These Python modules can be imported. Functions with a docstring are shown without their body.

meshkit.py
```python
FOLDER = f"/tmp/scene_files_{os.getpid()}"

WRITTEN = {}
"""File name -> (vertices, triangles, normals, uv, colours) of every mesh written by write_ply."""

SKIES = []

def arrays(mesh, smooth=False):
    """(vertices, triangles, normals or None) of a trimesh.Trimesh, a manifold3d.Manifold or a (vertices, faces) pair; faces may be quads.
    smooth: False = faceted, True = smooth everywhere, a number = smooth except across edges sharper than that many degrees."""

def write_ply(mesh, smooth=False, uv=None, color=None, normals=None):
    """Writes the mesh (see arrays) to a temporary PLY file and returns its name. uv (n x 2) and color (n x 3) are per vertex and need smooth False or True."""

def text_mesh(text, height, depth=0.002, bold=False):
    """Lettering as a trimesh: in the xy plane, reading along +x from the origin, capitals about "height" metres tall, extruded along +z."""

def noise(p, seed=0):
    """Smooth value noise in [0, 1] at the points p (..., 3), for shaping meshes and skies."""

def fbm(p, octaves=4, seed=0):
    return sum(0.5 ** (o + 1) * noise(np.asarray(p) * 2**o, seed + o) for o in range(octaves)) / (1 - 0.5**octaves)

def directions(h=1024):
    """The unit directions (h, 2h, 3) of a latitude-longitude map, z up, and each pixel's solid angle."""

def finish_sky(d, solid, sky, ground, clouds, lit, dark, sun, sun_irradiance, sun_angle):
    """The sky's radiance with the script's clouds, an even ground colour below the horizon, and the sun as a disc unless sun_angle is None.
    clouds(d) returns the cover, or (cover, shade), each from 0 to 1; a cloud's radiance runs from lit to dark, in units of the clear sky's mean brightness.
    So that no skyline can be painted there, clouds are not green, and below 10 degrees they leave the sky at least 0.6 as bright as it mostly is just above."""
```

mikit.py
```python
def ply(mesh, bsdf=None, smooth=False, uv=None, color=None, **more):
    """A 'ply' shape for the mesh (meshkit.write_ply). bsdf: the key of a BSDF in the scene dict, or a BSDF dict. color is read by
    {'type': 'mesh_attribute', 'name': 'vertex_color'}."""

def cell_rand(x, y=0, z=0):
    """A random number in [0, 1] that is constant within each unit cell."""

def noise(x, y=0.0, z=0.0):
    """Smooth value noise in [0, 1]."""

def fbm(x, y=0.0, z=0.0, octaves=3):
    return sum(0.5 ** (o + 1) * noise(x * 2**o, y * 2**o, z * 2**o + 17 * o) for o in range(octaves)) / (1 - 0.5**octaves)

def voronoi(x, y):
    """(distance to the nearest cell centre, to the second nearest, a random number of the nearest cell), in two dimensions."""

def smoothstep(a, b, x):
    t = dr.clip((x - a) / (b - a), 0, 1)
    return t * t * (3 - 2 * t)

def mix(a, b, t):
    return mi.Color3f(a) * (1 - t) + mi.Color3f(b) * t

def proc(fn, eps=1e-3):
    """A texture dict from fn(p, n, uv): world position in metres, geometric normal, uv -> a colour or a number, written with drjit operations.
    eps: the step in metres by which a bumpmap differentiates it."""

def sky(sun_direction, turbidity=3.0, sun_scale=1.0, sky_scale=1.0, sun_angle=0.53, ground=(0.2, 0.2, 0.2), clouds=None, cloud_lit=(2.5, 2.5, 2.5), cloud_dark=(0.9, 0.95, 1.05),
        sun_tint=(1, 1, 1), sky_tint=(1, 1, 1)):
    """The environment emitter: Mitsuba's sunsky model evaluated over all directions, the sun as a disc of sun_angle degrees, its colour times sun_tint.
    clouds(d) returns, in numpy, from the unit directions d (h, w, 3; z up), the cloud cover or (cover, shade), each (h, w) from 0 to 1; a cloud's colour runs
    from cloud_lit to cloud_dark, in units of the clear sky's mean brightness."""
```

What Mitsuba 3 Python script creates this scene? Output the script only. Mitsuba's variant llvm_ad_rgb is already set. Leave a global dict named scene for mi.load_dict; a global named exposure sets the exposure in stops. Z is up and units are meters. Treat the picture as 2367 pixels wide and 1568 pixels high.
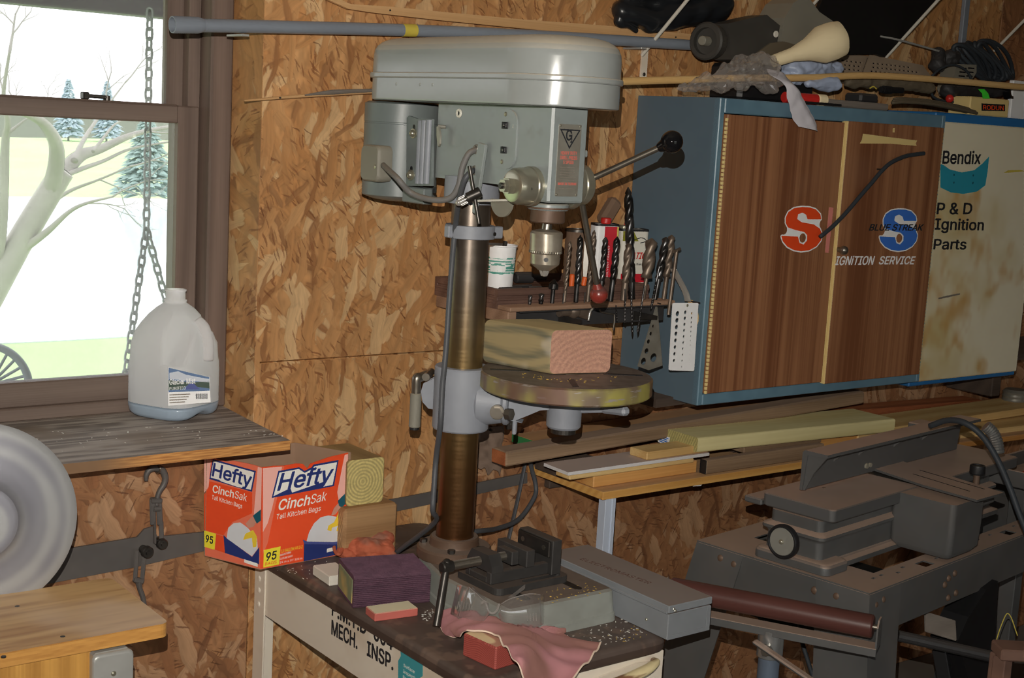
import math, random
import numpy as np, trimesh, drjit as dr, mitsuba as mi, mikit, meshkit
import manifold3d as m3
from shapely.geometry import Polygon, Point, box as sbox
from mikit import noise, fbm, cell_rand, smoothstep, mix, voronoi
random.seed(7); rng = np.random.default_rng(7)
T = mi.ScalarTransform4f
scene, labels = {'type': 'scene'}, {}
exposure = 0.08

# ------------------------------------------------------------------ camera
H = 1.6
F, YAW, PIT, ROL, CX, CY = 3191.15, 0.657211, 0.153193, -0.0557909, 1183.5, 784.0
_f = np.array([math.sin(YAW)*math.cos(PIT), math.cos(YAW)*math.cos(PIT), -math.sin(PIT)])
_r = np.array([math.cos(YAW), -math.sin(YAW), 0]); _d = np.cross(_f, _r)
CAM = np.array([math.cos(ROL)*_r+math.sin(ROL)*_d, -math.sin(ROL)*_r+math.cos(ROL)*_d, _f])
EYE = np.array([0, 0, H])
scene['camera'] = {'type': 'perspective', 'fov': 2*math.degrees(math.atan(CX/F)), 'fov_axis': 'x', 'near_clip': 0.05, 'far_clip': 1000.0,
    'to_world': T().look_at(origin=EYE.tolist(), target=(EYE+CAM[2]).tolist(), up=(-CAM[1]).tolist())}

# ------------------------------------------------------------------ light: overcast sky, flash of the camera
def clouds(d):
    n = meshkit.fbm(d*2.2+5) if hasattr(meshkit, 'fbm') else 0.5
    return 0.97, n*0.5
SKY = 15.0
scene['sky'] = mikit.sky([0.2, 0.5, 0.85], turbidity=4.0, sun_scale=0.0, sky_scale=SKY, ground=(0.2, 0.22, 0.17), clouds=clouds, cloud_lit=(1.45, 1.45, 1.45), cloud_dark=(1.1, 1.12, 1.15))
FLASH = 17
_fp = EYE - CAM[1]*0.10 - CAM[0]*0.01
_ft = EYE + CAM[2]*2.6 - CAM[0]*0.15 - CAM[1]*0.10
scene['flash'] = {'type': 'spot', 'to_world': T().look_at(origin=_fp.tolist(), target=_ft.tolist(), up=[0, 0, 1]),
    'intensity': {'type': 'rgb', 'value': [FLASH, FLASH*0.94, FLASH*0.85]}, 'cutoff_angle': 50.0, 'beam_width': 13.0}

# ------------------------------------------------------------------ helpers
def ray(x, y): return CAM.T@np.array([(x-CX)/F, (y-CY)/F, 1.0])
def pX(x, y, v): d = ray(x, y); return EYE+d*(v/d[0])
def pY(x, y, v): d = ray(x, y); return EYE+d*(v/d[1])
def pZ(x, y, v): d = ray(x, y); return EYE+d*((v-H)/d[2])
def pD(x, y, v): return EYE+ray(x, y)*v
V = lambda *a: np.array(a, float)
def nrm(a): a = np.asarray(a, float); return a/np.linalg.norm(a)
def L(r, g, b):
    c = np.array([r, g, b])/255.0
    return np.where(c <= 0.04045, c/12.92, ((c+0.055)/1.055)**2.4).tolist()
def rgb(c): return {'type': 'rgb', 'value': [float(x) for x in c]}
def mat(name, col, rough=0.5, metal=0.0, spec=0.5, bump=None, scale=0.001, eps=1e-3, **kw):
    c = mikit.proc(col) if callable(col) else rgb(col)
    b = {'type': 'principled', 'base_color': c, 'roughness': mikit.proc(rough) if callable(rough) else float(rough), 'metallic': float(metal), 'specular': float(spec)}
    b.update({k: float(v) for k, v in kw.items()})
    if bump: b = {'type': 'bumpmap', 'arbitrary': mikit.proc(bump, eps), 'scale': float(scale), 'bsdf': b}
    scene[name] = {'type': 'twosided', 'bsdf': b}
    return name
def join(*ms):
    out = []
    for m in ms: out += list(m) if isinstance(m, (list, tuple)) else [m]
    return trimesh.util.concatenate(out)
def obj(key, mesh, m, smooth=False, **kw):
    k, i = key, 0
    while k in scene: i += 1; k = f'{key}_{i:03d}'
    scene[k] = mikit.ply(mesh, m, smooth, **kw)
    return k
def newname(name):
    k, i = name, 0
    while k in labels or k in scene or any(s.startswith(k+'__') for s in scene): i += 1; k = f'{name}_{i:03d}'
    return k
def thing(name, label, cat, group=None, kind=None):
    k = newname(name)
    labels[k] = {'label': label, 'category': cat}
    if group: labels[k]['group'] = group
    return k
def single(name, mesh, m, label, cat, smooth=False, group=None, kind=None):
    k = thing(name, label, cat, group)
    if kind: labels[k]['kind'] = kind
    scene[k] = mikit.ply(mesh, m, smooth)
    return k
def struct(name, label=None):
    labels[name] = {'kind': 'structure'}
    if label: labels[name]['label'] = label
    return name
def plab(key, label): labels[key] = {'label': label}
def hull(pts): return trimesh.convex.convex_hull(np.asarray(pts, float))
def cbox(sx, sy, sz, b=0.002):
    """chamfered box centred on the origin"""
    b = min(b, sx*.45, sy*.45, sz*.45); h = V(sx, sy, sz)/2; P = []
    for s in np.ndindex(2, 2, 2):
        q = (np.array(s)*2-1)*h; i = (np.array(s)*2-1)*(h-b)
        P += [(q[0], i[1], i[2]), (i[0], q[1], i[2]), (i[0], i[1], q[2])]
    return hull(P)
def bx(x0, x1, y0, y1, z0, z1, b=0.002):
    m = cbox(x1-x0, y1-y0, z1-z0, b); m.apply_translation(((x0+x1)/2, (y0+y1)/2, (z0+z1)/2)); return m
def frame(o, x, y):
    x = nrm(x); y = np.asarray(y, float); y = nrm(y-x*(x@y)); M = np.eye(4); M[:3, 0], M[:3, 1], M[:3, 2], M[:3, 3] = x, y, np.cross(x, y), o; return M
def put(m, M): m = m.copy(); m.apply_transform(M); return m
def rotz(deg, o=(0, 0, 0)): return trimesh.transformations.rotation_matrix(math.radians(deg), [0, 0, 1], o)
def rot(deg, ax, o=(0, 0, 0)): return trimesh.transformations.rotation_matrix(math.radians(deg), ax, o)
def obox(o, x, y, sx, sy, sz, b=0.002):
    """chamfered box with corner o, edges along x, y and x cross y"""
    m = cbox(sx, sy, sz, b); m.apply_translation((sx/2, sy/2, sz/2)); return put(m, frame(o, x, y))
def beam(p, q, w, h, up=(0, 0, 1), b=0.002):
    p, q = V(*p), V(*q); l = np.linalg.norm(q-p); x = (q-p)/l; u = np.asarray(up, float); u = V(0, 1, 0) if abs(x@u) > .999 else u; u = nrm(u-x*(x@u)); y = np.cross(u, x)
    return obox(p-y*w/2-u*h/2, x, y, l, w, h, b)
def perp(d):
    d = nrm(d); a = np.cross(d, [0, 0, 1] if abs(d[2]) < .9 else [1, 0, 0]); a = nrm(a); return a, np.cross(d, a)
def lathe(prof, o=(0, 0, 0), d=(0, 0, 1), n=32, a0=0, a1=360, x=None):
    """profile of (radius, height) pairs turned about the axis d through o"""
    if a1-a0 >= 360 and min(prof[0][0], prof[-1][0]) > 1e-6: prof = list(prof)+[prof[0]]
    d = nrm(d); u, w = perp(d) if x is None else (nrm(x), np.cross(d, nrm(x)))
    full = a1-a0 >= 360; t = np.radians(np.linspace(a0, a1, n, endpoint=not full)); P = np.asarray(prof, float)
    ring = np.cos(t)[:, None]*u+np.sin(t)[:, None]*w
    v = (V(*o)+P[:, None, 1:2]*d+P[:, None, 0:1]*ring[None]).reshape(-1, 3); f = []
    for i in range(len(P)-1):
        for j in range(n if full else n-1):
            k = (j+1) % n; f += [(i*n+j, i*n+k, (i+1)*n+k), (i*n+j, (i+1)*n+k, (i+1)*n+j)]
    m = trimesh.Trimesh(v, f, process=False); m.merge_vertices(); m.update_faces(m.nondegenerate_faces()); m.fix_normals(); return m
def cyl(p, q, r, n=20, r2=None, b=0.0):
    p, q = V(*p), V(*q); l = np.linalg.norm(q-p); r2 = r if r2 is None else r2
    pr = [(0, 0), (r-b, 0), (r, b), (r2, l-b), (r2-b, l), (0, l)] if b else [(0, 0), (r, 0), (r2, l), (0, l)]
    return lathe(pr, p, q-p, n)
def ball(c, r, n=20, sz=1.0):
    a = np.linspace(-90, 90, n//2+1); m = lathe([(r*math.cos(math.radians(t)), r*sz*math.sin(math.radians(t))) for t in a], c, (0, 0, 1), n); return m
def spl(pts, n=8):
    """Catmull-Rom through the points"""
    P = np.asarray(pts, float); P = np.vstack([2*P[0]-P[1], P, 2*P[-1]-P[-2]]); out = []
    for i in range(1, len(P)-2):
        t = np.linspace(0, 1, n, endpoint=False)[:, None]; a, b, c, e = P[i-1:i+3]
        out.append(.5*(2*b+(c-a)*t+(2*a-5*b+4*c-e)*t**2+(3*b-a-3*c+e)*t**3))
    return np.vstack(out+[P[-2:-1]])
def tube(pts, r, n=8, s=6, flat=1.0):
    p = spl(pts, s) if s > 1 else np.asarray(pts, float); r = np.interp(np.linspace(0, 1, len(p)), np.linspace(0, 1, np.size(r)), np.atleast_1d(r))
    t = np.gradient(p, axis=0); t /= np.linalg.norm(t, axis=1, keepdims=True)+1e-12
    a = [perp(t[0])[0]]
    for i in range(1, len(p)):
        q = a[-1]-t[i]*(a[-1]@t[i]); a.append(nrm(q))
    a = np.array(a); b = np.cross(t, a)*flat; ang = np.arange(n)*2*np.pi/n
    v = (p[:, None]+r[:, None, None]*(np.cos(ang)[None, :, None]*a[:, None]+np.sin(ang)[None, :, None]*b[:, None])).reshape(-1, 3); f = []
    m_ = len(p)
    for i in range(m_-1):
        for j in range(n):
            k = (j+1) % n; f += [(i*n+j, i*n+k, (i+1)*n+k), (i*n+j, (i+1)*n+k, (i+1)*n+j)]
    v = np.vstack([v, p[:1], p[-1:]])
    for j in range(n): k = (j+1) % n; f += [(m_*n, k, j), (m_*n+1, (m_-1)*n+j, (m_-1)*n+k)]
    m = trimesh.Trimesh(v, f, process=False); m.fix_normals(); return m
def prism(poly, M, depth, b=0):
    """2-d polygon (points or shapely) extruded by depth along z of the frame M"""
    g = poly if hasattr(poly, 'exterior') else Polygon(poly)
    if not g.is_valid: g = g.buffer(0)
    if b:
        cs = [(g.buffer(-b), 0), (g, b), (g, depth-b), (g.buffer(-b), depth)]
        if len(g.interiors) == 0 and len(g.exterior.coords) < 12 and abs(g.convex_hull.area-g.area) < 1e-9:
            return put(hull([(x, y, z) for q, z in cs for x, y in q.exterior.coords]), M)
    return put(trimesh.creation.extrude_polygon(g, depth, engine='earcut'), M)
def rpoly(w, h, r, n=5, c=(0, 0)):
    return sbox(c[0]-w/2+r, c[1]-h/2+r, c[0]+w/2-r, c[1]+h/2-r).buffer(r, quad_segs=n)
def loft(rings, cap=True):
    n = len(rings[0]); v = np.vstack(rings); f = []
    for i in range(len(rings)-1):
        for j in range(n):
            k = (j+1) % n; f += [(i*n+j, i*n+k, (i+1)*n+k), (i*n+j, (i+1)*n+k, (i+1)*n+j)]
    if cap:
        v = np.vstack([v, rings[0].mean(0), rings[-1].mean(0)]); N = len(rings)*n
        for j in range(n): k = (j+1) % n; f += [(N, k, j), (N+1, N-n+j, N-n+k)]
    m = trimesh.Trimesh(v, f, process=False); m.fix_normals(); return m
def quadgrid(c00, c10, c11, c01, nu, nv):
    u, w = np.meshgrid(np.linspace(0, 1, nu+1), np.linspace(0, 1, nv+1), indexing='ij'); u, w = u[..., None], w[..., None]
    P = (1-u)*(1-w)*c00+u*(1-w)*c10+u*w*c11+(1-u)*w*c01; return P
def sheet(P, th=0.0008):
    """grid of points (nu, nv, 3) as a closed thin sheet"""
    a, b = P.shape[:2]; du, dv = np.gradient(P, axis=(0, 1)); n = np.cross(du, dv); n /= np.linalg.norm(n, axis=2, keepdims=True)+1e-12
    v = np.vstack([(P+n*th/2).reshape(-1, 3), (P-n*th/2).reshape(-1, 3)]); N = a*b; f = []; I = np.arange(N).reshape(a, b)
    for q, fl in ((0, 1), (N, 0)):
        A, B, C, D = (x.ravel()+q for x in (I[:-1, :-1], I[1:, :-1], I[1:, 1:], I[:-1, 1:]))
        t = np.vstack([np.c_[A, B, C], np.c_[A, C, D]]); f.append(t if fl else t[:, ::-1])
    e = np.r_[I[:-1, 0], I[-1, :-1], I[:0:-1, -1], I[0, :0:-1]]; g = np.roll(e, -1)
    f.append(np.vstack([np.c_[e, e+N, g+N], np.c_[e, g+N, g]])); return trimesh.Trimesh(v, np.vstack(f), process=False)
def text(s, M, w, h, depth=0.0004, bold=False, shear=0.0):
    """lettering stretched to w x h (capital height about h) on the frame M"""
    m = meshkit.text_mesh(s, 0.1, 0.002, bold); lo, hi = m.bounds; v = m.vertices.copy()
    v[:, 0] = (v[:, 0]-lo[0])/(hi[0]-lo[0])*w; v[:, 1] = v[:, 1]/0.1*h; v[:, 2] = v[:, 2]/0.002*depth; v[:, 0] += shear*v[:, 1]
    return put(trimesh.Trimesh(v, m.faces, process=False), M)
def flatp(poly, M, depth=0.0004, lift=0.0):
    return put(prism(poly, np.eye(4), depth), M@trimesh.transformations.translation_matrix([0, 0, lift]))
def hexprism(c, d, r, l, n=6): return cyl(c, np.asarray(c)+nrm(d)*l, r, n)
def dome(c, d, r, h, n=14):
    return lathe([(0, 0), (r, 0), (r*.95, h*.35), (r*.7, h*.78), (r*.35, h*.96), (0, h)], c, d, n)
def offset_ring(poly, ins, n=120):
    """n points of the outline, each moved inwards by ins"""
    e = poly.exterior; t = np.linspace(0, 1, n, endpoint=False); p = np.array([e.interpolate(x, normalized=True).coords[0] for x in t]); d = np.roll(p, -1, 0)-np.roll(p, 1, 0); d /= np.linalg.norm(d, axis=1, keepdims=True)
    nn = np.c_[d[:, 1], -d[:, 0]]*(1 if e.is_ccw else -1); return p-nn*ins
def diff(a, b):
    A = m3.Manifold(m3.Mesh(np.asarray(a.vertices, np.float32), np.asarray(a.faces, np.uint32))); B = m3.Manifold(m3.Mesh(np.asarray(b.vertices, np.float32), np.asarray(b.faces, np.uint32)))
    o = (A-B).to_mesh(); return trimesh.Trimesh(o.vert_properties[:, :3], o.tri_verts, process=False)
# ------------------------------------------------------------------ materials
def osb_fn(pal, seed=0, angs=(-14, 64, 24, -50, 12, -30, -4)):
    pal = [mi.Color3f(*c) for c in pal]
    def fn(p, n, uv):
        h = dr.select(dr.abs(n.x) > .7, p.y*.45, p.x); v = dr.select(dr.abs(n.z) > .7, p.y, p.z)
        wx, wz = noise(h*13, v*13, seed), noise(h*13, v*13, seed+9); fx, fz = noise(h*70, v*70, seed), noise(h*70, v*70, seed+9)
        hh, vv = h+(wx-.5)*.020+(fx-.5)*.004, v+(wz-.5)*.020+(fz-.5)*.004
        col = mix(pal[1], pal[2], noise(h*20, v*14, 3))*(.8+.4*noise(h*160, v*60, 3))
        def layer(col, k, a, Ls, Ws, dens, op, dark):
            ca, sa = math.cos(math.radians(90+a)), math.sin(math.radians(90+a))
            u = (hh*ca+vv*sa)/Ls+k*3.7; w = (-hh*sa+vv*ca)/Ws+k*1.9+.7*noise(u*.8, k, seed)
            row = dr.floor(w); u = u+cell_rand(row, k*7+seed, 3)*5; i = dr.floor(u)
            r = cell_rand(i, row, k*13+seed); r2 = cell_rand(i, row, k*13+seed+5); r3 = cell_rand(i, row, k*13+seed+9)
            fu, fw = u-i-.5, w-row-.5
            q = fw+(r-.5)*1.0*fu; wid = (.14+.28*r2)*(1-.6*dr.abs(fu)*r)
            e = dr.abs(q)+.10*(noise(u*9, w*4, k)-.5); end = dr.abs(fu+q*(r3-.5)*1.6)+.08*(noise(w*14, u*2, k+7)-.5); ln = .22+.24*r
            on = dr.select(r3 > 1-dens, 1.0, 0.0)
            m = smoothstep(wid+.015, wid-.05, e)*smoothstep(ln+.012, ln-.03, end)*on
            if dark: return mix(col, pal[4]*(.6+.7*r2), m*op*(.4+.6*r))
            g = noise(u*2.6, w*11, k)*.5+noise(u*6, w*26, k+3)*.5
            c = mix(pal[1], pal[2], r*.85+.15*g); c = dr.select(r2 > .76, mix(c, pal[3], .85), dr.select(r2 < .17, mix(c, pal[4], .55), c))
            c = c*(.83+.34*g)*(1-smoothstep(-.9, .9, q/wid)*.14)
            dk = smoothstep(wid+.09, wid, e)*smoothstep(ln+.04, ln, end)*on
            return (col*(1-.12*dk*r))*(1-m*op)+c*(m*op)
        for k, a in enumerate(angs):
            col = layer(col, k, a, .115+.02*(k % 4), .040+.006*(k % 3), .72, .88, False)
            if k in (2, 4, 6): col = layer(col, k+20, a*1.7+30, .030+.006*(k % 3), .0075, .24, .75*smoothstep(.38, .62, fbm(h*16+k, v*13, k)), True)
        s = fbm(h*3+seed, v*2.2, 3)
        return col*(.80+.36*s)
    return fn
mat('m_osb', osb_fn([L(126, 86, 50), L(192, 146, 98), L(172, 120, 72), L(210, 174, 128), L(116, 70, 40)]), .62, spec=.35)
mat('m_osb_brown', osb_fn([L(104, 68, 40), L(160, 116, 80), L(138, 92, 60), L(180, 142, 108), L(94, 58, 38)], 3, (20, -60, 44, -30, 70, -12, 30)), .7, spec=.3)
def wood_fn(axis, c1, c2, f=55, ring=1.0, dust=None, cend=None, cc=(-.013, -.021)):
    """grain along an axis of the world; dust: colour that lies on upward faces; cend: colour of the sawn end"""
    ax = {'x': 0, 'y': 1, 'z': 2}[axis]; c1, c2 = mi.Color3f(*c1), mi.Color3f(*c2)
    def fn(p, n, uv):
        q = [p.x, p.y, p.z]; a = q[ax]; b, c = [q[i] for i in range(3) if i != ax]
        w = noise(a*2.1, b*9, c*9)*1.6+noise(a*.7, b*3, c*3)*2.5
        g = .5+.5*dr.sin(((b+c*.8)*f*2.2+w*3.0)*ring); fine = noise(a*9, b*f*8, c*f*8)
        t = g*.55+fine*.45
        col = c1*(1-t)+c2*t
        if cend is not None:
            nn = [n.x, n.y, n.z][ax]; rr = dr.sqrt(dr.square(b-cc[0])+dr.square(c-cc[1]))
            col = dr.select(dr.abs(nn) > .75, mi.Color3f(*cend)*(.75+.4*(.5+.5*dr.sin(rr*900+w*2)))*(.85+.3*noise(b*300, c*300, a*50)), col)
        if dust is not None:
            col = mix(col, mi.Color3f(*dust), smoothstep(.55, .9, n.z)*(.45+.45*fbm(p.x*9, p.y*9, 1)))
        return col
    return fn
DUST = L(140, 120, 106)
mat('m_pine', wood_fn('x', L(214, 184, 128), L(190, 150, 92), 40), .55)
mat('m_pine_orange', wood_fn('x', L(206, 156, 92), L(176, 118, 60), 40, dust=L(168, 136, 110)), .55)
mat('m_ply_edge', wood_fn('x', L(214, 168, 96), L(186, 132, 66), 120, dust=L(160, 132, 110)), .6)
mat('m_treated', wood_fn('x', L(226, 216, 164), L(204, 190, 132), 20, ring=1.0, cend=L(170, 160, 104)), .6)
mat('m_old_wood', wood_fn('x', L(150, 124, 98), L(112, 90, 68), 50, dust=DUST), .75)
mat('m_grey_wood', wood_fn('x', L(120, 112, 104), L(88, 80, 74), 60, dust=L(128, 120, 112)), .8)
mat('m_dark_wood', wood_fn('x', L(80, 66, 56), L(58, 47, 40), 50, dust=L(92, 78, 68)), .8)
mat('m_red_wood', wood_fn('x', L(170, 104, 66), L(134, 74, 44), 40), .6)
mat('m_pole', wood_fn('x', L(220, 186, 130), L(196, 156, 98), 60), .5)
mat('m_lath', wood_fn('x', L(200, 160, 114), L(172, 130, 84), 60), .6)
mat('m_frame_wood', wood_fn('z', L(116, 98, 88), L(90, 74, 66), 60), .55)
mat('m_frame_wood_x', wood_fn('x', L(116, 100, 90), L(92, 76, 68), 60), .55)
def door_fn(p, n, uv):
    w = noise(p.z*1.1, p.x*14, 2)*.7; g = noise(p.z*1.2+w, p.x*70, 4)*.5+noise(p.z*3, p.x*260, 7)*.3+noise(p.z*.6, p.x*22, 9)*.4
    c = mix(L(112, 70, 46), L(152, 106, 74), smoothstep(.2, .95, g))
    return mix(c, L(150, 118, 96), smoothstep(.55, .95, fbm(p.x*5, p.z*5, 8))*.35)
mat('m_door_veneer', door_fn, .42, spec=.4)
def steel_blue(p, n, uv):
    return mix(L(92, 110, 122), L(76, 94, 108), fbm(p.x*6, p.y*6, p.z*6)*.8)
mat('m_cab_blue', steel_blue, .5, spec=.4)
mat('m_cab_trim', lambda p, n, uv: mix(L(104, 136, 152), L(78, 106, 124), fbm(p.x*14, p.y*20, p.z*14)), .4, spec=.5)
mat('m_blue_bright', L(40, 104, 160), .45)
def white_rust(p, n, uv):
    s = fbm(p.x*5+3, p.z*5, 1, 4); t = fbm(p.x*16, p.z*12, 5, 3)
    c = mix(L(222, 214, 188), L(196, 178, 128), smoothstep(.42, .8, s))
    return mix(c, L(186, 140, 66), smoothstep(.6, .82, t*.6+s*.5)*.75)
mat('m_white_rust', white_rust, .45)
def machine_grey(p, n, uv):
    c = mix(L(134, 140, 138), L(118, 126, 126), fbm(p.x*10, p.y*10, p.z*10))
    d = smoothstep(.2, .9, n.z)*(.4+.5*fbm(p.x*12, p.y*12, 3)); s = smoothstep(.6, .8, fbm(p.x*22, p.y*22, p.z*22, 4))
    c = mix(c, L(160, 150, 132), d); return mix(c, L(98, 92, 82), s*.35)
mat('m_machine', machine_grey, lambda p, n, uv: .22+.3*smoothstep(.1, .7, n.z)+.2*fbm(p.x*14, p.y*14, p.z*14), spec=.6)
def guard_grey(p, n, uv):
    c = mix(L(145, 149, 147), L(135, 140, 139), fbm(p.x*8, p.y*8, p.z*8))
    return mix(c, L(172, 162, 144), smoothstep(.12, .8, n.z)*(.5+.5*fbm(p.x*14, p.y*14, 3)))
mat('m_guard', guard_grey, lambda p, n, uv: .16+.35*smoothstep(.05, .6, n.z)+.1*fbm(p.x*11, p.y*11, p.z*11), spec=.6)
mat('m_cast_grey', lambda p, n, uv: mix(L(140, 144, 152), L(120, 124, 132), fbm(p.x*16, p.y*16, p.z*16)), .5)
mat('m_motor', lambda p, n, uv: mix(L(112, 119, 118), L(96, 104, 104), fbm(p.x*12, p.y*12, p.z*12)), .42)
mat('m_dusty_grey', lambda p, n, uv: mix(L(118, 116, 106), L(142, 132, 114), smoothstep(.3, 1, n.z)*.7+.3*fbm(p.x*20, p.y*20, p.z*20)), .6)
def col_fn(p, n, uv):
    z = p.z; st = noise(p.x*40, p.y*40, z*9); low = smoothstep(1.12, .86, z)
    c = mix(L(132, 122, 112), L(100, 88, 78), fbm(p.x*20, p.y*20, z*24))
    c = mix(c, L(140, 112, 60), smoothstep(1.36, 1.12, z)*.75)
    c = mix(c, L(100, 58, 32), low*(.6+.35*st))
    return c*.85
mat('m_column', col_fn, lambda p, n, uv: .26+.14*noise(p.x*20, p.y*20, p.z*260), .8)
def flange_fn(p, n, uv): return mix(mix(L(104, 84, 70), L(84, 62, 48), fbm(p.x*25, p.y*25, p.z*25)), L(128, 114, 104), smoothstep(.6, .95, n.z)*.7)
mat('m_flange', flange_fn, .55, .2)
def table_fn(p, n, uv):
    top = smoothstep(.7, .95, n.z); a = fbm(p.x*22, p.y*22, p.z*10)
    c = mix(L(116, 100, 84), L(158, 150, 82), smoothstep(.42, .66, a)); c = mix(c, L(150, 142, 134), smoothstep(.62, .74, fbm(p.x*40+3, p.y*40, p.z*160)))
    c = mix(c, L(104, 74, 62), smoothstep(.58, .7, fbm(p.x*13+9, p.y*13, 2))*.8)
    return mix(c, mix(L(110, 100, 92), L(86, 74, 66), fbm(p.x*60, p.y*60, 3)), top)
mat('m_dp_table', table_fn, .5, .25)
mat('m_chrome', L(206, 202, 194), .22, .7)
mat('m_steel', lambda p, n, uv: mix(L(160, 154, 144), L(126, 118, 106), fbm(p.x*40, p.y*40, p.z*40)), .32, .9)
mat('m_chuck', lambda p, n, uv: mix(L(176, 168, 154), L(140, 128, 110), fbm(p.x*30, p.y*30, p.z*60)), .28, .6)
mat('m_nickel', lambda p, n, uv: mix(L(186, 182, 166), L(150, 146, 124), fbm(p.x*30, p.y*30, p.z*30)), .25, .75)
mat('m_dark_steel', lambda p, n, uv: mix(L(92, 88, 84), L(60, 58, 56), fbm(p.x*60, p.y*60, p.z*60)), .35, .8)
mat('m_bit', lambda p, n, uv: mix(L(104, 102, 102), L(58, 56, 55), smoothstep(.35, .65, fbm(p.x*50, p.y*50, p.z*30))), .28, .85)
mat('m_bit_brown', lambda p, n, uv: mix(L(138, 122, 108), L(92, 80, 70), fbm(p.x*50, p.y*50, p.z*50)), .45, .6)
mat('m_iron_black', lambda p, n, uv: mix(mix(L(62, 60, 58), L(46, 45, 45), fbm(p.x*40, p.y*40, p.z*40)), L(98, 86, 78), smoothstep(.6, 1, n.z)*.7), .45, .2)
mat('m_black_gloss', L(16, 16, 18), .06, spec=.6)
mat('m_black', L(24, 24, 26), .5)
mat('m_black_dusty', lambda p, n, uv: mix(L(44, 43, 44), L(86, 78, 72), smoothstep(.3, 1, n.z)*.5*(.5+fbm(p.x*20, p.y*20, 1))), .6)
mat('m_red_ball', lambda p, n, uv: mix(L(124, 46, 38), L(92, 58, 54), smoothstep(.0, .6, n.z)), .3)
mat('m_cable', lambda p, n, uv: mix(L(104, 102, 100), L(124, 112, 98), smoothstep(0, 1, n.z)*.7), .6)
mat('m_cable_dark', L(70, 72, 76), .55)
mat('m_plate', lambda p, n, uv: mix(L(160, 158, 148), L(132, 126, 114), fbm(p.x*40, 3, p.z*40)), .35, .5)
mat('m_ink_black', L(30, 32, 36), .6)
mat('m_ink_red', L(196, 96, 84), .6)
mat('m_ink_grey', L(118, 110, 100), .6)
mat('m_white_paint', lambda p, n, uv: mix(L(216, 206, 190), L(190, 172, 150), smoothstep(.45, .8, fbm(p.x*9, p.y*9, p.z*9, 4))*.7), .45)
mat('m_white', L(232, 232, 232), .45)
mat('m_offwhite', L(206, 202, 190), .5)
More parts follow.
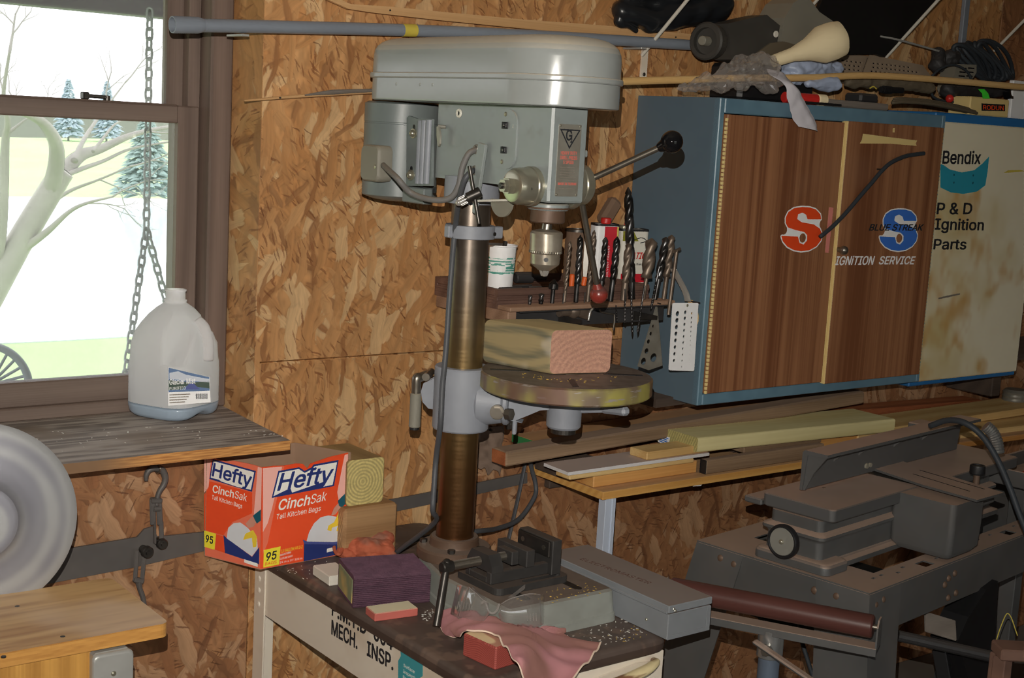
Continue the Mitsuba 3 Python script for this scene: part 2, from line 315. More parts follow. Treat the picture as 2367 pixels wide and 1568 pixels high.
def btop(p, n, uv):
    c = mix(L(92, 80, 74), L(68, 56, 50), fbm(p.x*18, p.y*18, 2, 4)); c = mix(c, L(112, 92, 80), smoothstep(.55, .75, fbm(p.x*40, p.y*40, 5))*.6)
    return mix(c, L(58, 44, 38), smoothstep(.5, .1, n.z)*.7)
mat('m_bench_top', btop, .5)
mat('m_handle', lambda p, n, uv: mix(L(222, 206, 160), L(132, 96, 70), smoothstep(.5, .62, fbm(p.x*20, p.y*40, p.z*60))), .35)
mat('m_teal', L(60, 142, 150), .5); mat('m_cream_ink', L(220, 222, 214), .5)
def slab_fn(p, n, uv):
    c = mix(L(136, 140, 134), L(120, 122, 116), fbm(p.x*30, p.y*30, p.z*30)); return mix(c, mix(L(112, 94, 82), L(88, 74, 66), fbm(p.x*25, p.y*25, 1)), smoothstep(.7, .95, n.z)*.9)
mat('m_base_slab', slab_fn, .55)
mat('m_toolbox', lambda p, n, uv: mix(mix(L(126, 130, 134), L(112, 116, 120), fbm(p.x*20, p.y*20, p.z*20)), mix(L(136, 122, 114), L(124, 112, 106), fbm(p.x*7, p.y*7, 2)), smoothstep(.7, .98, n.z)*.9), .42, spec=.5)
mat('m_toolbox_ink', L(96, 70, 62), .6)
mat('m_rag', lambda p, n, uv: mix(L(176, 122, 126), L(150, 106, 98), smoothstep(.35, .7, fbm(p.x*11, p.y*11, p.z*11))), .95, bump=lambda p, n, uv: noise(p.x*900, p.y*900, p.z*900), scale=.0004, sheen=.5)
mat('m_stitch', L(222, 200, 180), .9)
mat('m_glove', lambda p, n, uv: mix(mix(L(190, 104, 74), L(160, 78, 54), fbm(p.x*30, p.y*30, p.z*30)), L(122, 96, 82), smoothstep(.5, .7, fbm(p.x*22+3, p.y*22, p.z*22))*.75), .9, bump=lambda p, n, uv: fbm(p.x*140, p.y*140, p.z*140), scale=.002)
mat('m_purple', lambda p, n, uv: mix(L(100, 68, 84), L(64, 44, 58), fbm(p.x*60, p.y*60, p.z*200)), .8, bump=lambda p, n, uv: noise(p.x*700, p.y*700, p.z*700), scale=.0012)
def green_end(p, n, uv): return mix(L(116, 122, 92), L(172, 148, 92), smoothstep(.35, .65, fbm(p.x*22, p.y*30, p.z*18)))
mat('m_green_end', green_end, .8)
def blk_fn(p, n, uv):
    # weathered, green treated 4 x 6 block with a fresh pink sawn end facing the room
    o = V(1.6, 1.97, 1.19); g = nrm(V(-.044, .15, 0)); a = p.x*g[0]+p.y*g[1]; b = p.x*g[1]-p.y*g[0]
    w = noise(a*6, b*10, p.z*18)*1.5; s = .5+.5*dr.sin(p.z*260+w*9+a*22)
    c = mix(L(146, 130, 94), L(94, 92, 74), smoothstep(.35, 1.0, s*.45+.25*noise(a*30, b*200, p.z*300)+.4*fbm(a*9, b*9, p.z*26)))
    c = mix(c, L(186, 176, 160), smoothstep(.62, .8, fbm(a*14, b*14, p.z*20))*.5)
    cz, cb = p.z-1.12, b-(1.70*g[1]-1.95*g[0]); rr = dr.sqrt(dr.square(cz)+dr.square(cb))
    e = mix(L(176, 134, 114), L(164, 122, 104), .5+.5*dr.sin(rr*620+noise(b*60, p.z*60, 1)*3)); e = e*(.85+.3*noise(b*500, p.z*500, 3))
    fac = -(n.x*g[0]+n.y*g[1])
    return dr.select(fac > .7, e, mix(c, L(170, 150, 108), smoothstep(.6, .9, n.z)*.6))
mat('m_block', blk_fn, .8)
def cedar_fn(p, n, uv):
    t = .5+.5*dr.sin((p.z*1.0+dr.sqrt(dr.square(p.x-1.36)+dr.square(p.y-1.76)))*1700+noise(p.x*40, p.y*40, p.z*40)*4)
    c = mix(L(160, 78, 68), L(136, 58, 52), t); s = smoothstep(.55, .7, noise(p.x*30, p.y*24, 3)); top = smoothstep(.7, .95, n.z)
    return mix(c, mix(L(178, 130, 108), L(216, 190, 150), s), top)
mat('m_cedar', cedar_fn, .6)
mat('m_cream_red', lambda p, n, uv: mix(L(176, 92, 82), L(206, 196, 166), smoothstep(.6, .9, n.z)), .7)
mat('m_block_tan', wood_fn('x', L(168, 132, 92), L(134, 98, 62), 45, cend=L(160, 124, 84)), .75)
mat('m_post_end', wood_fn('y', L(146, 124, 84), L(118, 96, 62), 45, cend=L(188, 172, 112), cc=(1.452, .862)), .75)
mat('m_galv', lambda p, n, uv: mix(L(168, 168, 164), L(146, 146, 142), fbm(p.x*20, p.y*20, p.z*20)), .4, .25)
def dish_fn(p, n, uv):
    r = dr.sqrt(dr.square(p.x-DISH[0])+dr.square(p.z-DISH[2])); t = noise(r*60, 3, 1)*.6+fbm(p.x*10, p.z*10, 2)*.4
    return mix(L(160, 161, 162), L(130, 130, 138), smoothstep(.3, .75, t))
DISH = pY(-53, 1205.6, 2.215)
mat('m_dish', dish_fn, .42, .35)
def tabletop_fn(p, n, uv):
    w = noise(p.y*9, p.x*2.5, 2)*2; g = noise(p.x*6+w, p.y*60, 3)*.5+noise(p.x*20, p.y*160, 5)*.3
    c = mix(L(200, 164, 116), L(166, 124, 84), smoothstep(.2, .8, g)); return mix(c, L(206, 184, 164), smoothstep(.4, .75, fbm(p.x*5+1, p.y*6, 3))*.6)
mat('m_tabletop', tabletop_fn, .35, spec=.5)
def plyedge(p, n, uv):
    k = dr.floor(p.z/.0042); return mix(L(204, 152, 82), L(150, 96, 44), cell_rand(k, 1, 3)*.7+.3*noise(p.x*60, p.y*60, k))
mat('m_ply', plyedge, .6)
mat('m_apron', wood_fn('z', L(198, 148, 72), L(160, 112, 48), 60), .6)
mat('m_jointer', lambda p, n, uv: mix(mix(L(82, 86, 88), L(66, 68, 68), fbm(p.x*9, p.y*9, p.z*9)), L(164, 140, 124), smoothstep(.25, .9, n.z)*.85+.12*fbm(p.x*14, p.y*14, p.z*8)), .55, .15)
mat('m_jointer_table', lambda p, n, uv: mix(L(84, 84, 84), mix(L(176, 152, 138), L(154, 132, 118), fbm(p.x*9, p.y*9, 2)), smoothstep(.6, .95, n.z)), .5, .2)
mat('m_rust_bolt', L(104, 84, 70), .6, .3)
mat('m_wheel_face', L(150, 150, 142), .4, .4)
mat('m_roller', lambda p, n, uv: mix(L(92, 56, 50), L(72, 42, 38), fbm(p.x*8, p.y*8, p.z*30)), .35)
mat('m_alu', L(170, 172, 172), .3, .8)
mat('m_pale_post', L(184, 194, 210), .45, .1)
mat('m_blue_post', L(94, 106, 122), .45, .2)
mat('m_pvc', lambda p, n, uv: mix(L(128, 136, 146), L(112, 118, 128), fbm(p.x*5, p.y*20, p.z*20)), .4)
mat('m_yellow', L(196, 178, 74), .5)
mat('m_masking', L(214, 190, 128), .7)
mat('m_pink_strip', L(206, 128, 118), .5)
mat('m_orange_red', L(222, 74, 34), .35); mat('m_logo_blue', L(60, 112, 200), .35)
mat('m_rubber', L(46, 52, 58), .6)
mat('m_bendix_blue', L(44, 146, 168), .45)
mat('m_plastic_bag_black', L(28, 30, 33), .3, spec=.5)
mat('m_panel_black', L(14, 13, 14), .6)
mat('m_paper', L(222, 206, 168), .8)
mat('m_bag_blue', L(160, 172, 196), .35)
mat('m_grille', L(150, 132, 112), .7)
mat('m_olive', L(92, 82, 66), .7)
mat('m_plastic_dark', lambda p, n, uv: mix(L(66, 64, 60), L(48, 46, 44), fbm(p.x*20, p.y*20, p.z*20)), .5)
mat('m_red', L(186, 40, 36), .4); mat('m_orange', L(222, 100, 44), .5)
mat('m_can_red', L(190, 30, 44), .35, .1); mat('m_can_yellow', L(206, 190, 96), .35, .1); mat('m_can_green', L(130, 128, 40), .4)
mat('m_brown_card', lambda p, n, uv: mix(L(122, 98, 80), L(98, 76, 60), fbm(p.x*16, p.y*16, p.z*16)), .85)
mat('m_leather', lambda p, n, uv: mix(L(132, 112, 98), L(98, 80, 68), fbm(p.x*22, p.y*22, p.z*22, 4)), .85)
mat('m_green_paint', L(50, 120, 70), .6)
mat('m_tray', wood_fn('x', L(112, 84, 72), L(80, 58, 50), 60), .6)
mat('m_rack', wood_fn('x', L(150, 120, 98), L(116, 88, 68), 50, dust=L(168, 132, 108)), .7)
mat('m_scale', lambda p, n, uv: mix(L(98, 93, 89), L(78, 75, 74), fbm(p.x*20, p.y*20, p.z*20)), .55, .15)
mat('m_lime', L(70, 220, 60), .5)
mat('m_concrete', lambda p, n, uv: mix(L(120, 112, 104), L(96, 90, 84), fbm(p.x*3, p.y*3, 2)), .8)
mat('m_ceiling', L(160, 150, 138), .8)
mat('m_wall_plain', L(150, 120, 84), .8)
# trash-bag box print
mat('m_box_orange', lambda p, n, uv: mix(L(232, 84, 44), L(222, 70, 34), fbm(p.x*9, p.y*9, p.z*9)), .45)
mat('m_box_fade', L(226, 112, 84), .5); mat('m_box_pale', L(236, 178, 166), .5); mat('m_box_navy', L(38, 52, 112), .45); mat('m_box_blue', L(70, 80, 140), .45)
mat('m_box_white', L(232, 230, 222), .5); mat('m_box_bag', L(206, 208, 212), .5); mat('m_box_yellow', L(232, 216, 56), .5); mat('m_card', L(150, 122, 100), .85)
mat('m_skin_print', L(196, 140, 120), .5); mat('m_sleeve_print', L(24, 84, 100), .5); mat('m_box_strap', L(226, 196, 60), .5)
# clear things
scene['m_glass'] = {'type': 'blendbsdf', 'weight': 0.12, 'a': {'type': 'thindielectric'}, 'b': {'type': 'principledthin', 'base_color': rgb(L(214, 220, 226)), 'roughness': .9, 'spec_trans': 0.0, 'diff_trans': 1.2}}
scene['m_clear_plastic'] = {'type': 'blendbsdf', 'weight': .17, 'a': {'type': 'thindielectric', 'int_ior': 1.5}, 'b': {'type': 'principledthin', 'base_color': rgb(L(226, 220, 216)), 'roughness': .3, 'spec_trans': 0.0, 'diff_trans': .8}}
scene['m_goggle'] = {'type': 'blendbsdf', 'weight': .09, 'a': {'type': 'thindielectric', 'int_ior': 1.5}, 'b': {'type': 'principledthin', 'base_color': rgb(L(206, 200, 196)), 'roughness': .15, 'spec_trans': 0.0, 'diff_trans': .8}}
scene['m_hdpe'] = {'type': 'principledthin', 'base_color': rgb(L(246, 246, 247)), 'roughness': .3, 'spec_trans': 0.0, 'diff_trans': 1.3, 'eta': 1.5}
scene['m_frost_bag'] = {'type': 'principledthin', 'base_color': rgb(L(226, 224, 230)), 'roughness': .3, 'spec_trans': 0.0, 'diff_trans': .8, 'eta': 1.5}
mat('m_jug_water', L(150, 166, 182), .2)
# outdoors
mat('m_lawn', lambda p, n, uv: mix(L(150, 178, 126), L(168, 194, 140), fbm(p.x*.6, p.y*.6, 1)), .9)
mat('m_pond', L(196, 206, 210), .08, spec=.8)
mat('m_bark', lambda p, n, uv: mix(L(170, 166, 160), L(146, 142, 136), fbm(p.x*4, p.y*4, p.z*4)), .9)
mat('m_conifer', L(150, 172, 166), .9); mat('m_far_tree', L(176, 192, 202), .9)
mat('m_porch', lambda p, n, uv: mix(L(140, 128, 142), L(116, 106, 118), fbm(p.x*6, p.y*6, p.z*30)), .6)
mat('m_chain', L(176, 182, 186), .5, .2)
mat('m_wicker', L(140, 146, 152), .5)
# ------------------------------------------------------------------ the room
YW, YG, XC = 2.502, 2.695, 1.275           # face of the back wall, plane of the window, return of the window bay
ZC = 2.62
def panel(holder, x0, x1, z0, z1, m, y=YW, th=.012): return obj(holder+'__panel', bx(x0+.001, x1-.001, y, y+th, z0+.001, z1-.001, .0012), m)
struct('wall_back')
for x0, x1, z0, z1, m in ((-1.2, .25, 0, 1.095, 'm_osb'), (.25, XC, 0, .955, 'm_osb_brown'), (XC, 1.84, 0, 1.095, 'm_osb'), (1.84, 3.06, 0, 1.095, 'm_osb_brown'), (3.06, 4.28, 0, 1.095, 'm_osb_brown'), (4.28, 5.6, 0, 1.095, 'm_osb_brown'),
                          (-1.2, .25, 1.095, ZC, 'm_osb'), (.25, XC, 2.25, ZC, 'm_osb'), (XC, 2.495, 1.095, ZC, 'm_osb'), (2.495, 3.715, 1.095, ZC, 'm_osb'), (3.715, 5.6, 1.095, ZC, 'm_osb_brown')):
    panel('wall_back', x0, x1, z0, z1, m)
obj('wall_back__backing', join(bx(-1.2, .25, YW+.014, 2.80, 0, ZC), bx(XC+.013, 5.6, YW+.014, 2.80, 0, ZC), bx(.25, XC+.013, YW+.014, 2.80, 0, .94), bx(.25, XC+.013, YW+.014, 2.80, 2.26, ZC)), 'm_dark_wood')
struct('wall_bay'); obj('wall_bay__panel', bx(XC, XC+.012, YW-.0, 2.80, .955, 2.25, .001), 'm_osb'); obj('wall_bay__panel', bx(.238, .25, YW, 2.80, .955, 2.25, .001), 'm_osb_brown')
struct('wall_left'); obj('wall_left', bx(-1.32, -1.2, -4, 2.8, 0, ZC), 'm_wall_plain')
struct('wall_right'); obj('wall_right', bx(5.6, 5.72, -4, 2.8, 0, ZC), 'm_wall_plain')
struct('wall_rear'); obj('wall_rear', join(bx(-1.3, -.4, -4.12, -4, 0, ZC), bx(2.2, 5.7, -4.12, -4, 0, ZC), bx(-.4, 2.2, -4.12, -4, 2.2, ZC)), 'm_wall_plain')
struct('floor'); obj('floor', bx(-1.32, 5.72, -4.12, 2.8, -.12, 0), 'm_concrete')
struct('ceiling'); obj('ceiling', bx(-1.32, 5.72, -4.12, 2.8, ZC, ZC+.1), 'm_ceiling')

# ---- double hung window: outer trim, lower sash (inside), upper sash (outside), panes
struct('window_1')
gx0, gx1 = .36, 1.176
zb, zm0, zm1 = 1.052, 1.567, 1.609        # glass bottom, meeting rail bottom and top
zt = 2.17
for nm, m, ms in (('side_trim', join(bx(1.226, 1.2745, 2.63, 2.74, .98, 2.25, .004)), 'm_frame_wood'), ('side_trim', bx(.2505, .31, 2.63, 2.74, .98, 2.25, .004), 'm_frame_wood'),
                  ('jamb', bx(1.2, 1.227, 2.68, 2.78, .985, 2.25, .003), 'm_frame_wood'), ('jamb', bx(.31, .336, 2.68, 2.78, .985, 2.25, .003), 'm_frame_wood'),
                  ('head_trim', bx(.3, 1.2265, 2.63, 2.78, zt+.05, 2.2495, .004), 'm_frame_wood_x'), ('sill_board', bx(.2505, 1.2745, 2.655, 2.79, .978, zb-.047, .003), 'm_frame_wood_x'),
                  ('lower_stile', bx(gx1, 1.222, 2.672, 2.705, zb-.05, zm0+.036, .003), 'm_frame_wood'), ('lower_stile', bx(.315, gx0, 2.672, 2.705, zb-.05, zm0+.036, .003), 'm_frame_wood'),
                  ('bottom_rail', bx(gx0, gx1, 2.672, 2.705, zb-.05, zb, .003), 'm_frame_wood_x'), ('meeting_rail', join(bx(gx0, gx1, 2.672, 2.705, zm0, zm0+.036, .003), bx(gx0, gx1, 2.678, 2.735, zm0+.034, zm1-.004, .003)), 'm_frame_wood_x'),
                  ('upper_stile', bx(1.166, 1.204, 2.71, 2.738, zm0+.02, zt+.055, .003), 'm_frame_wood'), ('upper_stile', bx(.33, .372, 2.71, 2.738, zm0+.02, zt+.055, .003), 'm_frame_wood'),
                  ('top_rail', bx(.372, 1.166, 2.71, 2.738, zt, zt+.055, .003), 'm_frame_wood_x')):
    obj('window_1__'+nm, m, ms)
obj('window_1__pane', bx(gx0, gx1, 2.688, 2.688+.0006, zb, zm0, 0.0001), 'm_glass') if 0 else None
def pane(x0, x1, z0, z1, y): return (V((x0, y, z0), (x1, y, z0), (x1, y, z1), (x0, y, z1)) if 0 else np.array([(x0, y, z0), (x1, y, z0), (x1, y, z1), (x0, y, z1)]), np.array([(0, 1, 2, 3)]))
obj('window_1__pane', pane(gx0-.004, gx1+.004, zb-.004, zm0+.004, 2.69), 'm_glass')
obj('window_1__pane', pane(.368, 1.17, zm0+.03, zt+.004, 2.724), 'm_glass')
c = pY(205, 228, 2.70); c[2] = zm1-.004
obj('window_1__latch', join(bx(c[0]-.016, c[0]-.004, 2.684, 2.704, c[2], c[2]+.014, .002), beam((c[0]-.012, 2.69, c[2]+.007), (c[0]+.038, 2.694, c[2]+.006), .012, .007), cyl((c[0]+.034, 2.694, c[2]), (c[0]+.034, 2.694, c[2]+.009), .007, 12)), 'm_dark_steel')
a, b = pY(427, 158, 2.712), pY(427, 200, 2.712)
obj('window_1__tilt_clip', join(tube([a+V(0, -.004, 0), (a+b)/2+V(0, -.008, 0), b+V(0, -.004, 0)], .0022, 6), ball(a+V(0, -.004, 0), .004, 10), ball(b+V(0, -.004, 0), .004, 10)), 'm_nickel')
# weathered shelf board in the bay, proud of the wall
ws = thing('window_shelf', 'dusty weathered grey plywood shelf board under the window, carrying the plastic jug', 'shelf')
sh = Polygon([(.256, YG-.04), (1.273, YG-.04), (1.262, YW), (1.252, 2.300), (.1, 2.300), (.1, YW-.002), (.256, YW-.002)])
def shelf_fn(p, n, uv):
    w = noise(p.x*3, p.y*20, 1)*2; g = noise(p.x*8+w, p.y*130, 3)*.6+noise(p.x*25, p.y*60, 5)*.4
    c = mix(L(150, 140, 132), L(104, 94, 88), smoothstep(.25, .8, g)); c = mix(c, L(120, 106, 94), smoothstep(.5, .75, fbm(p.x*7, p.y*9, 3)))
    e = mix(L(204, 148, 84), L(150, 96, 48), noise(p.x*50, p.y*50, p.z*400)); e = mix(e, L(120, 92, 66), smoothstep(1.0, .86, p.x))
    return dr.select(n.z > .6, c, e)
mat('m_shelf', shelf_fn, .75)
sp = prism(sh, np.eye(4), .019); sp.apply_translation((0, 0, .961)); obj(ws+'__board', sp, 'm_shelf')
obj(ws+'__cleat', bx(.3, 1.2, YW-.022, YW-.002, .93, .9605, .002), 'm_dark_wood')

# ------------------------------------------------------------------ outside the window
GZ = -.75
lawn = [pZ(*q, GZ)[:2] for q in ((-900, 352), (-200, 322), (0, 317), (300, 322), (560, 330), (1200, 360))]
struct('ground_lawn', 'bright green lawn beyond the window around a white pond'); labels['ground_lawn'] = {'label': 'bright green lawn seen through the window, sloping down to a pond', 'kind': 'structure'}
lw = Polygon([(-30, 2.9), (40, 2.9)]+[tuple(q) for q in lawn[::-1]]).buffer(0)
g = prism(lw, np.eye(4), .3); g.apply_translation((0, 0, GZ-.3)); obj('ground_lawn', g, 'm_lawn')
pond = [pZ(*q, GZ)[:2] for q in ((-300, 812), (0, 796), (150, 789), (300, 780), (430, 768), (560, 740), (640, 600), (600, 478), (420, 462), (300, 459), (120, 456), (0, 455), (-200, 452), (-500, 470), (-560, 700))]
g = prism(Polygon(pond).buffer(0), np.eye(4), .03); g.apply_translation((0, 0, GZ-.02)); labels['pond'] = {'label': 'still pond shining white outside the window beyond the lawn', 'kind': 'structure'}; obj('pond', g, 'm_pond')
# bare tree on the near bank
DT = 13.0
tr = thing('bare_tree', 'pale leafless tree with leaning limbs standing by the pond outside the window', 'tree')
def limb(pts, w, key, D=DT, dd=0):
    p = [pD(x, y, D+dd*i) for i, (x, y) in enumerate(pts)]; w = np.array(w)*D/F/2
    return obj(tr+'__'+key, tube(p, w, 8, 5), 'm_bark', True)
limb([(-150, 900), (-60, 740), (10, 620), (75, 510), (130, 420), (150, 395)], (84, 74, 60, 56, 46), 'trunk')
limb([(115, 445), (150, 395), (185, 360), (230, 345), (290, 318), (340, 303), (420, 290), (520, 280)], (44, 36, 24, 16, 10, 6), 'limb', dd=.2)
limb([(118, 440), (130, 380), (128, 330), (105, 290), (72, 268), (30, 256)], (46, 36, 28, 20, 8), 'limb', dd=-.2)
limb([(20, 590), (45, 555), (100, 500), (120, 470), (165, 440), (230, 415), (300, 385)], (22, 18, 14, 10, 6, 4), 'limb', dd=.15)
limb([(55, 575), (110, 535), (160, 490), (200, 470), (260, 455)], (22, 16, 10, 7, 4), 'limb', dd=-.1)
limb([(-20, 640), (0, 560), (8, 450), (12, 330), (18, 280), (8, 220), (22, 120)], (34, 26, 22, 16, 10, 6), 'limb', dd=-.15)
limb([(14, 310), (34, 296), (60, 276), (90, 262)], (12, 8, 5, 3), 'limb')
limb([(172, 372), (190, 330), (215, 290), (240, 255), (290, 190)], (18, 12, 9, 6, 3), 'limb', dd=.3)
limb([(215, 350), (240, 318), (265, 288), (300, 270)], (9, 7, 5, 3), 'limb', dd=.2)
limb([(135, 412), (190, 390), (240, 372), (300, 345), (380, 330), (450, 320)], (14, 11, 8, 5, 3), 'limb', dd=.3)
r2 = random.Random(3); tw = [0]
def branch(x, y, a, l, w, dep, dd=0.0):
    p = [(x, y)]
    for i in range(4): a += r2.uniform(-.22, .22); x += l/4*math.cos(a); y += l/4*math.sin(a); p.append((x, y))
    m_ = tube([pD(q[0], q[1], DT+dd+.05*i) for i, q in enumerate(p)], np.linspace(w, w*.5, 4)*DT/F/2, 5, 2); k = f'{tr}__twig'+(f'_{tw[0]:03d}' if tw[0] else ''); tw[0] += 1; scene[k] = mikit.ply(m_, 'm_bark', True)
    if dep:
        for t, s in ((2, 1), (3, -1), (4, r2.choice((1, -1)))): branch(*p[t], a+s*r2.uniform(.25, .75), l*r2.uniform(.5, .75), max(1.3, w*.5), dep-1, dd+r2.uniform(-.2, .2))
for x, y, a, l, w in ((22, 122, -1.3, 90, 8), (8, 220, -1.9, 70, 5), (60, 268, -2.3, 70, 6), (290, 190, -.8, 80, 4), (300, 270, -.5, 90, 4), (420, 290, -.35, 80, 6), (260, 455, -.4, 110, 5), (300, 385, -.35, 100, 5), (240, 255, -1.5, 90, 5), (450, 320, -.2, 60, 4), (95, 262, -.9, 60, 3), (340, 303, .12, 90, 5), (200, 470, .1, 90, 4), (230, 415, .25, 90, 4)): branch(x, y, a, l, w, 2)
# evergreens on the far bank
def conifer(x, ytop, ybot, w, label, m, n=900, seed=1):
    base = pZ(x, ybot, GZ); D = (base-EYE)@CAM[2]; h = (ybot-ytop)*D/F; R = w*D/F/2; q = np.random.default_rng(seed)
    t = thing('evergreen_tree', label, 'tree', None); t_ = q.random(n)**.75; ang = q.random(n)*2*np.pi; rr = R*(1-t_*.93)*(.45+.55*q.random(n))
    c = base+np.c_[rr*np.cos(ang), rr*np.sin(ang), h*(.06+.94*t_)]; s = .075*h*(1.15-.75*t_)
    d = np.c_[np.cos(ang), np.sin(ang), -.35+.3*q.random(n)]; e = np.c_[-np.sin(ang), np.cos(ang), 0*ang+.1]
    a, b, f_ = c-e*s[:, None]*.7-d*s[:, None]*.4, c+e*s[:, None]*.7-d*s[:, None]*.4, c+d*s[:, None]*1.2
    u = c+np.array([0, 0, 1])*s[:, None]*.45
    v = np.stack([a, b, f_, u], 1).reshape(-1, 3); k = np.arange(n)[:, None]*4
    f = np.vstack([k+[0, 1, 3], k+[1, 2, 3], k+[2, 0, 3], k+[0, 2, 1]])
    obj(t+'__foliage', trimesh.Trimesh(v, f, process=False), m); obj(t+'__trunk', cyl(base-V(0, 0, .3), base+V(0, 0, h*.9), R*.08, 8, R*.02), 'm_bark')
conifer(338, 262, 470, 150, 'grey-green evergreen tree on the far bank of the pond', 'm_conifer', 1000, 1)
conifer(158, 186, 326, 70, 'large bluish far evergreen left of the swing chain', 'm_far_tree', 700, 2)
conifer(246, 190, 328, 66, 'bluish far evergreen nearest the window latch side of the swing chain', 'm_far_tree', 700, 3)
labels['evergreen_tree_001']['label'] = 'bluish far evergreen, the left one of the close pair on the skyline'
labels['evergreen_tree_002']['label'] = 'bluish far evergreen, the right one of the close pair on the skyline'
# porch with a swing chain and a wicker chair
YP = 3.75
pb0, pb1 = pY(0, 4, YP), pY(395, 42, YP)
pz = (pb0[2]+pb1[2])/2
labels['porch_roof'] = {'label': 'dark porch roof with its front beam above the window outside', 'kind': 'structure'}
obj('porch_roof__beam', bx(-3, 5, YP, YP+.09, pz, pz+.24, .004), 'm_porch'); obj('porch_roof__soffit', bx(-3, 5, 2.81, YP+.3, pz+.24, pz+.3, .004), 'm_porch')
link = lathe([(.0032*math.cos(a)+.0072, .0032*math.sin(a)) for a in np.linspace(0, 2*np.pi, 7)], (0, 0, 0), (0, 1, 0), 12)
link.apply_scale((1, 1, 1)); link.vertices[:, 2] += np.sign(link.vertices[:, 2])*.0085*(np.abs(link.vertices[:, 2]) > .001)
LK = mikit.ply(link, 'm_chain', True)
ch = thing('swing_chain', 'steel link chain hanging outside the window and splitting in two lower down', 'chain')
ci = [0]
def chain(p, q):
    p, q = V(*p), V(*q); l = np.linalg.norm(q-p); n = max(1, int(round(l/.0255))); d = (p-q)/l; a, b = perp(d)
    for i in range(n):
        c = p+(q-p)*((i+.5)/n); x = a if i % 2 else b; x = nrm(x+.5*(b if i % 2 else a)); M = np.eye(4); M[:3, 0], M[:3, 1], M[:3, 2], M[:3, 3] = x, np.cross(d, x), d, c
        k = ch+'__link'+(f'_{ci[0]:03d}' if ci[0] else ''); ci[0] += 1; scene[k] = {**LK, 'to_world': T(M)}
DC = 3.55
top = pD(346, 30, DC); mid = pD(338, 530, DC); chain((top[0], top[1], pz), mid); 
cl, cr = pD(288, 880, DC-.12), pD(392, 720, DC+.10); chain(mid, cl); chain(mid, pD(420, 830, DC+.16))
wk = thing('wicker_chair', 'grey wicker porch chair back with a fan of canes, bottom left in the window', 'chair')
wc = pD(-25, 890, 4.1); ex, ez = CAM[0]*V(1, 1, 0), V(0, 0, 1); ex = nrm(ex)
k = 4.1/F
arc = [wc+ex*(92*k*math.cos(t))+ez*(92*k*math.sin(t)) for t in np.linspace(-.3, math.pi+.3, 18)]
obj(wk+'__back_rim', tube(arc, .012, 8, 3), 'm_wicker', True)
for t in np.linspace(.05, math.pi-.05, 13): obj(wk+'__cane', tube([wc+ex*(20*k*math.cos(t))+ez*(18*k*math.sin(t)), wc+ex*(90*k*math.cos(t))+ez*(90*k*math.sin(t))], .0045, 5, 1), 'm_wicker', True)
obj(wk+'__seat', join(cyl(wc-ez*.1, wc-ez*.04, .2, 24, b=.01), *[cyl(wc-ez*.1+ex*a_+nrm(np.cross(ex, ez))*b_, V(0, 0, GZ)+(wc+ex*a_+nrm(np.cross(ex, ez))*b_)*V(1, 1, 0), .014, 8) for a_ in (-.15, .15) for b_ in (-.13, .13)]), 'm_wicker')
# ------------------------------------------------------------------ shop table with the drill press on it
BZ = .71
X0, X1, Y0, Y1 = 1.272, 1.706, 1.688, 2.498
st = thing('shop_table', 'white painted steel shop table with dark brown top, stencilled apron and front drawer', 'table')
tp = sbox(X0, Y0, X1, Y1).buffer(-.035).buffer(.035, quad_segs=6)
rings = []
for z, ins in ((-.030, .006), (-.027, .002), (-.022, 0), (-.012, 0), (-.006, .0025), (-.002, .006), (0, .013)):
    c = np.array(tp.buffer(-ins, quad_segs=6).exterior.coords)[:-1]; n_ = 64
    ls = tp.buffer(-ins, quad_segs=6).exterior; pts = np.array([ls.interpolate(t, normalized=True).coords[0] for t in np.linspace(0, 1, n_, endpoint=False)])
    rings.append(np.c_[pts, np.full(n_, BZ+z)])
def shop_ring(ins, z): pass
ang_fix = []
base = np.array([tp.exterior.interpolate(t, normalized=True).coords[0] for t in np.linspace(0, 1, 160, endpoint=False)])
cen = V((X0+X1)/2, (Y0+Y1)/2)
def inset(ins):
    s = V((X1-X0)/2, (Y1-Y0)/2); return cen+(base-cen)*(s-ins)/s
rings = [np.c_[inset(i_), np.full(160, BZ+z)] for z, i_ in ((-.030, .006), (-.027, .002), (-.022, 0), (-.012, 0), (-.006, .0025), (-.002, .006), (0, .013))]
obj(st+'__top', loft(rings), 'm_bench_top', 40)
az0, az1 = BZ-.134, BZ-.031
ax0 = X0+.012
obj(st+'__apron', join(bx(ax0, ax0+.004, Y0+.05, Y1-.05, az0, az1, .0008), bx(ax0, ax0+.012, Y0+.05, Y1-.05, az0, az0+.004, .001)), 'm_white_paint')
obj(st+'__apron', bx(X1-.016, X1-.012, Y0+.05, Y1-.05, az0, az1, .0008), 'm_white_paint')
obj(st+'__apron', bx(ax0+.05, X1-.05, Y1-.018, Y1-.014, az0, az1, .0008), 'm_white_paint')
def leg(x, y, sx, sy):
    return join(bx(min(x, x+sx*.045), max(x, x+sx*.045), min(y, y+sy*.004), max(y, y+sy*.004), 0, az1, .001), bx(min(x, x+sx*.004), max(x, x+sx*.004), min(y, y+sy*.045), max(y, y+sy*.045), 0, az1, .001), cyl((x+sx*.02, y+sy*.02, 0), (x+sx*.02, y+sy*.02, .012), .018, 12))
for x, y, sx, sy in ((ax0-.004, Y1-.012, 1, -1), (ax0-.004, Y0+.012, 1, 1), (X1-.008, Y1-.012, -1, -1), (X1-.008, Y0+.012, -1, 1)):
    k = obj(st+'__leg', leg(x, y, sx, sy), 'm_white_paint')
    for z in (BZ-.06, BZ-.085, BZ-.115): obj(st+'__bolt', dome((x-sx*.0003 if sx > 0 else x+.0003, y+sy*.022, z), (-sx, 0, 0), .0065, .003, 10), 'm_white_paint')
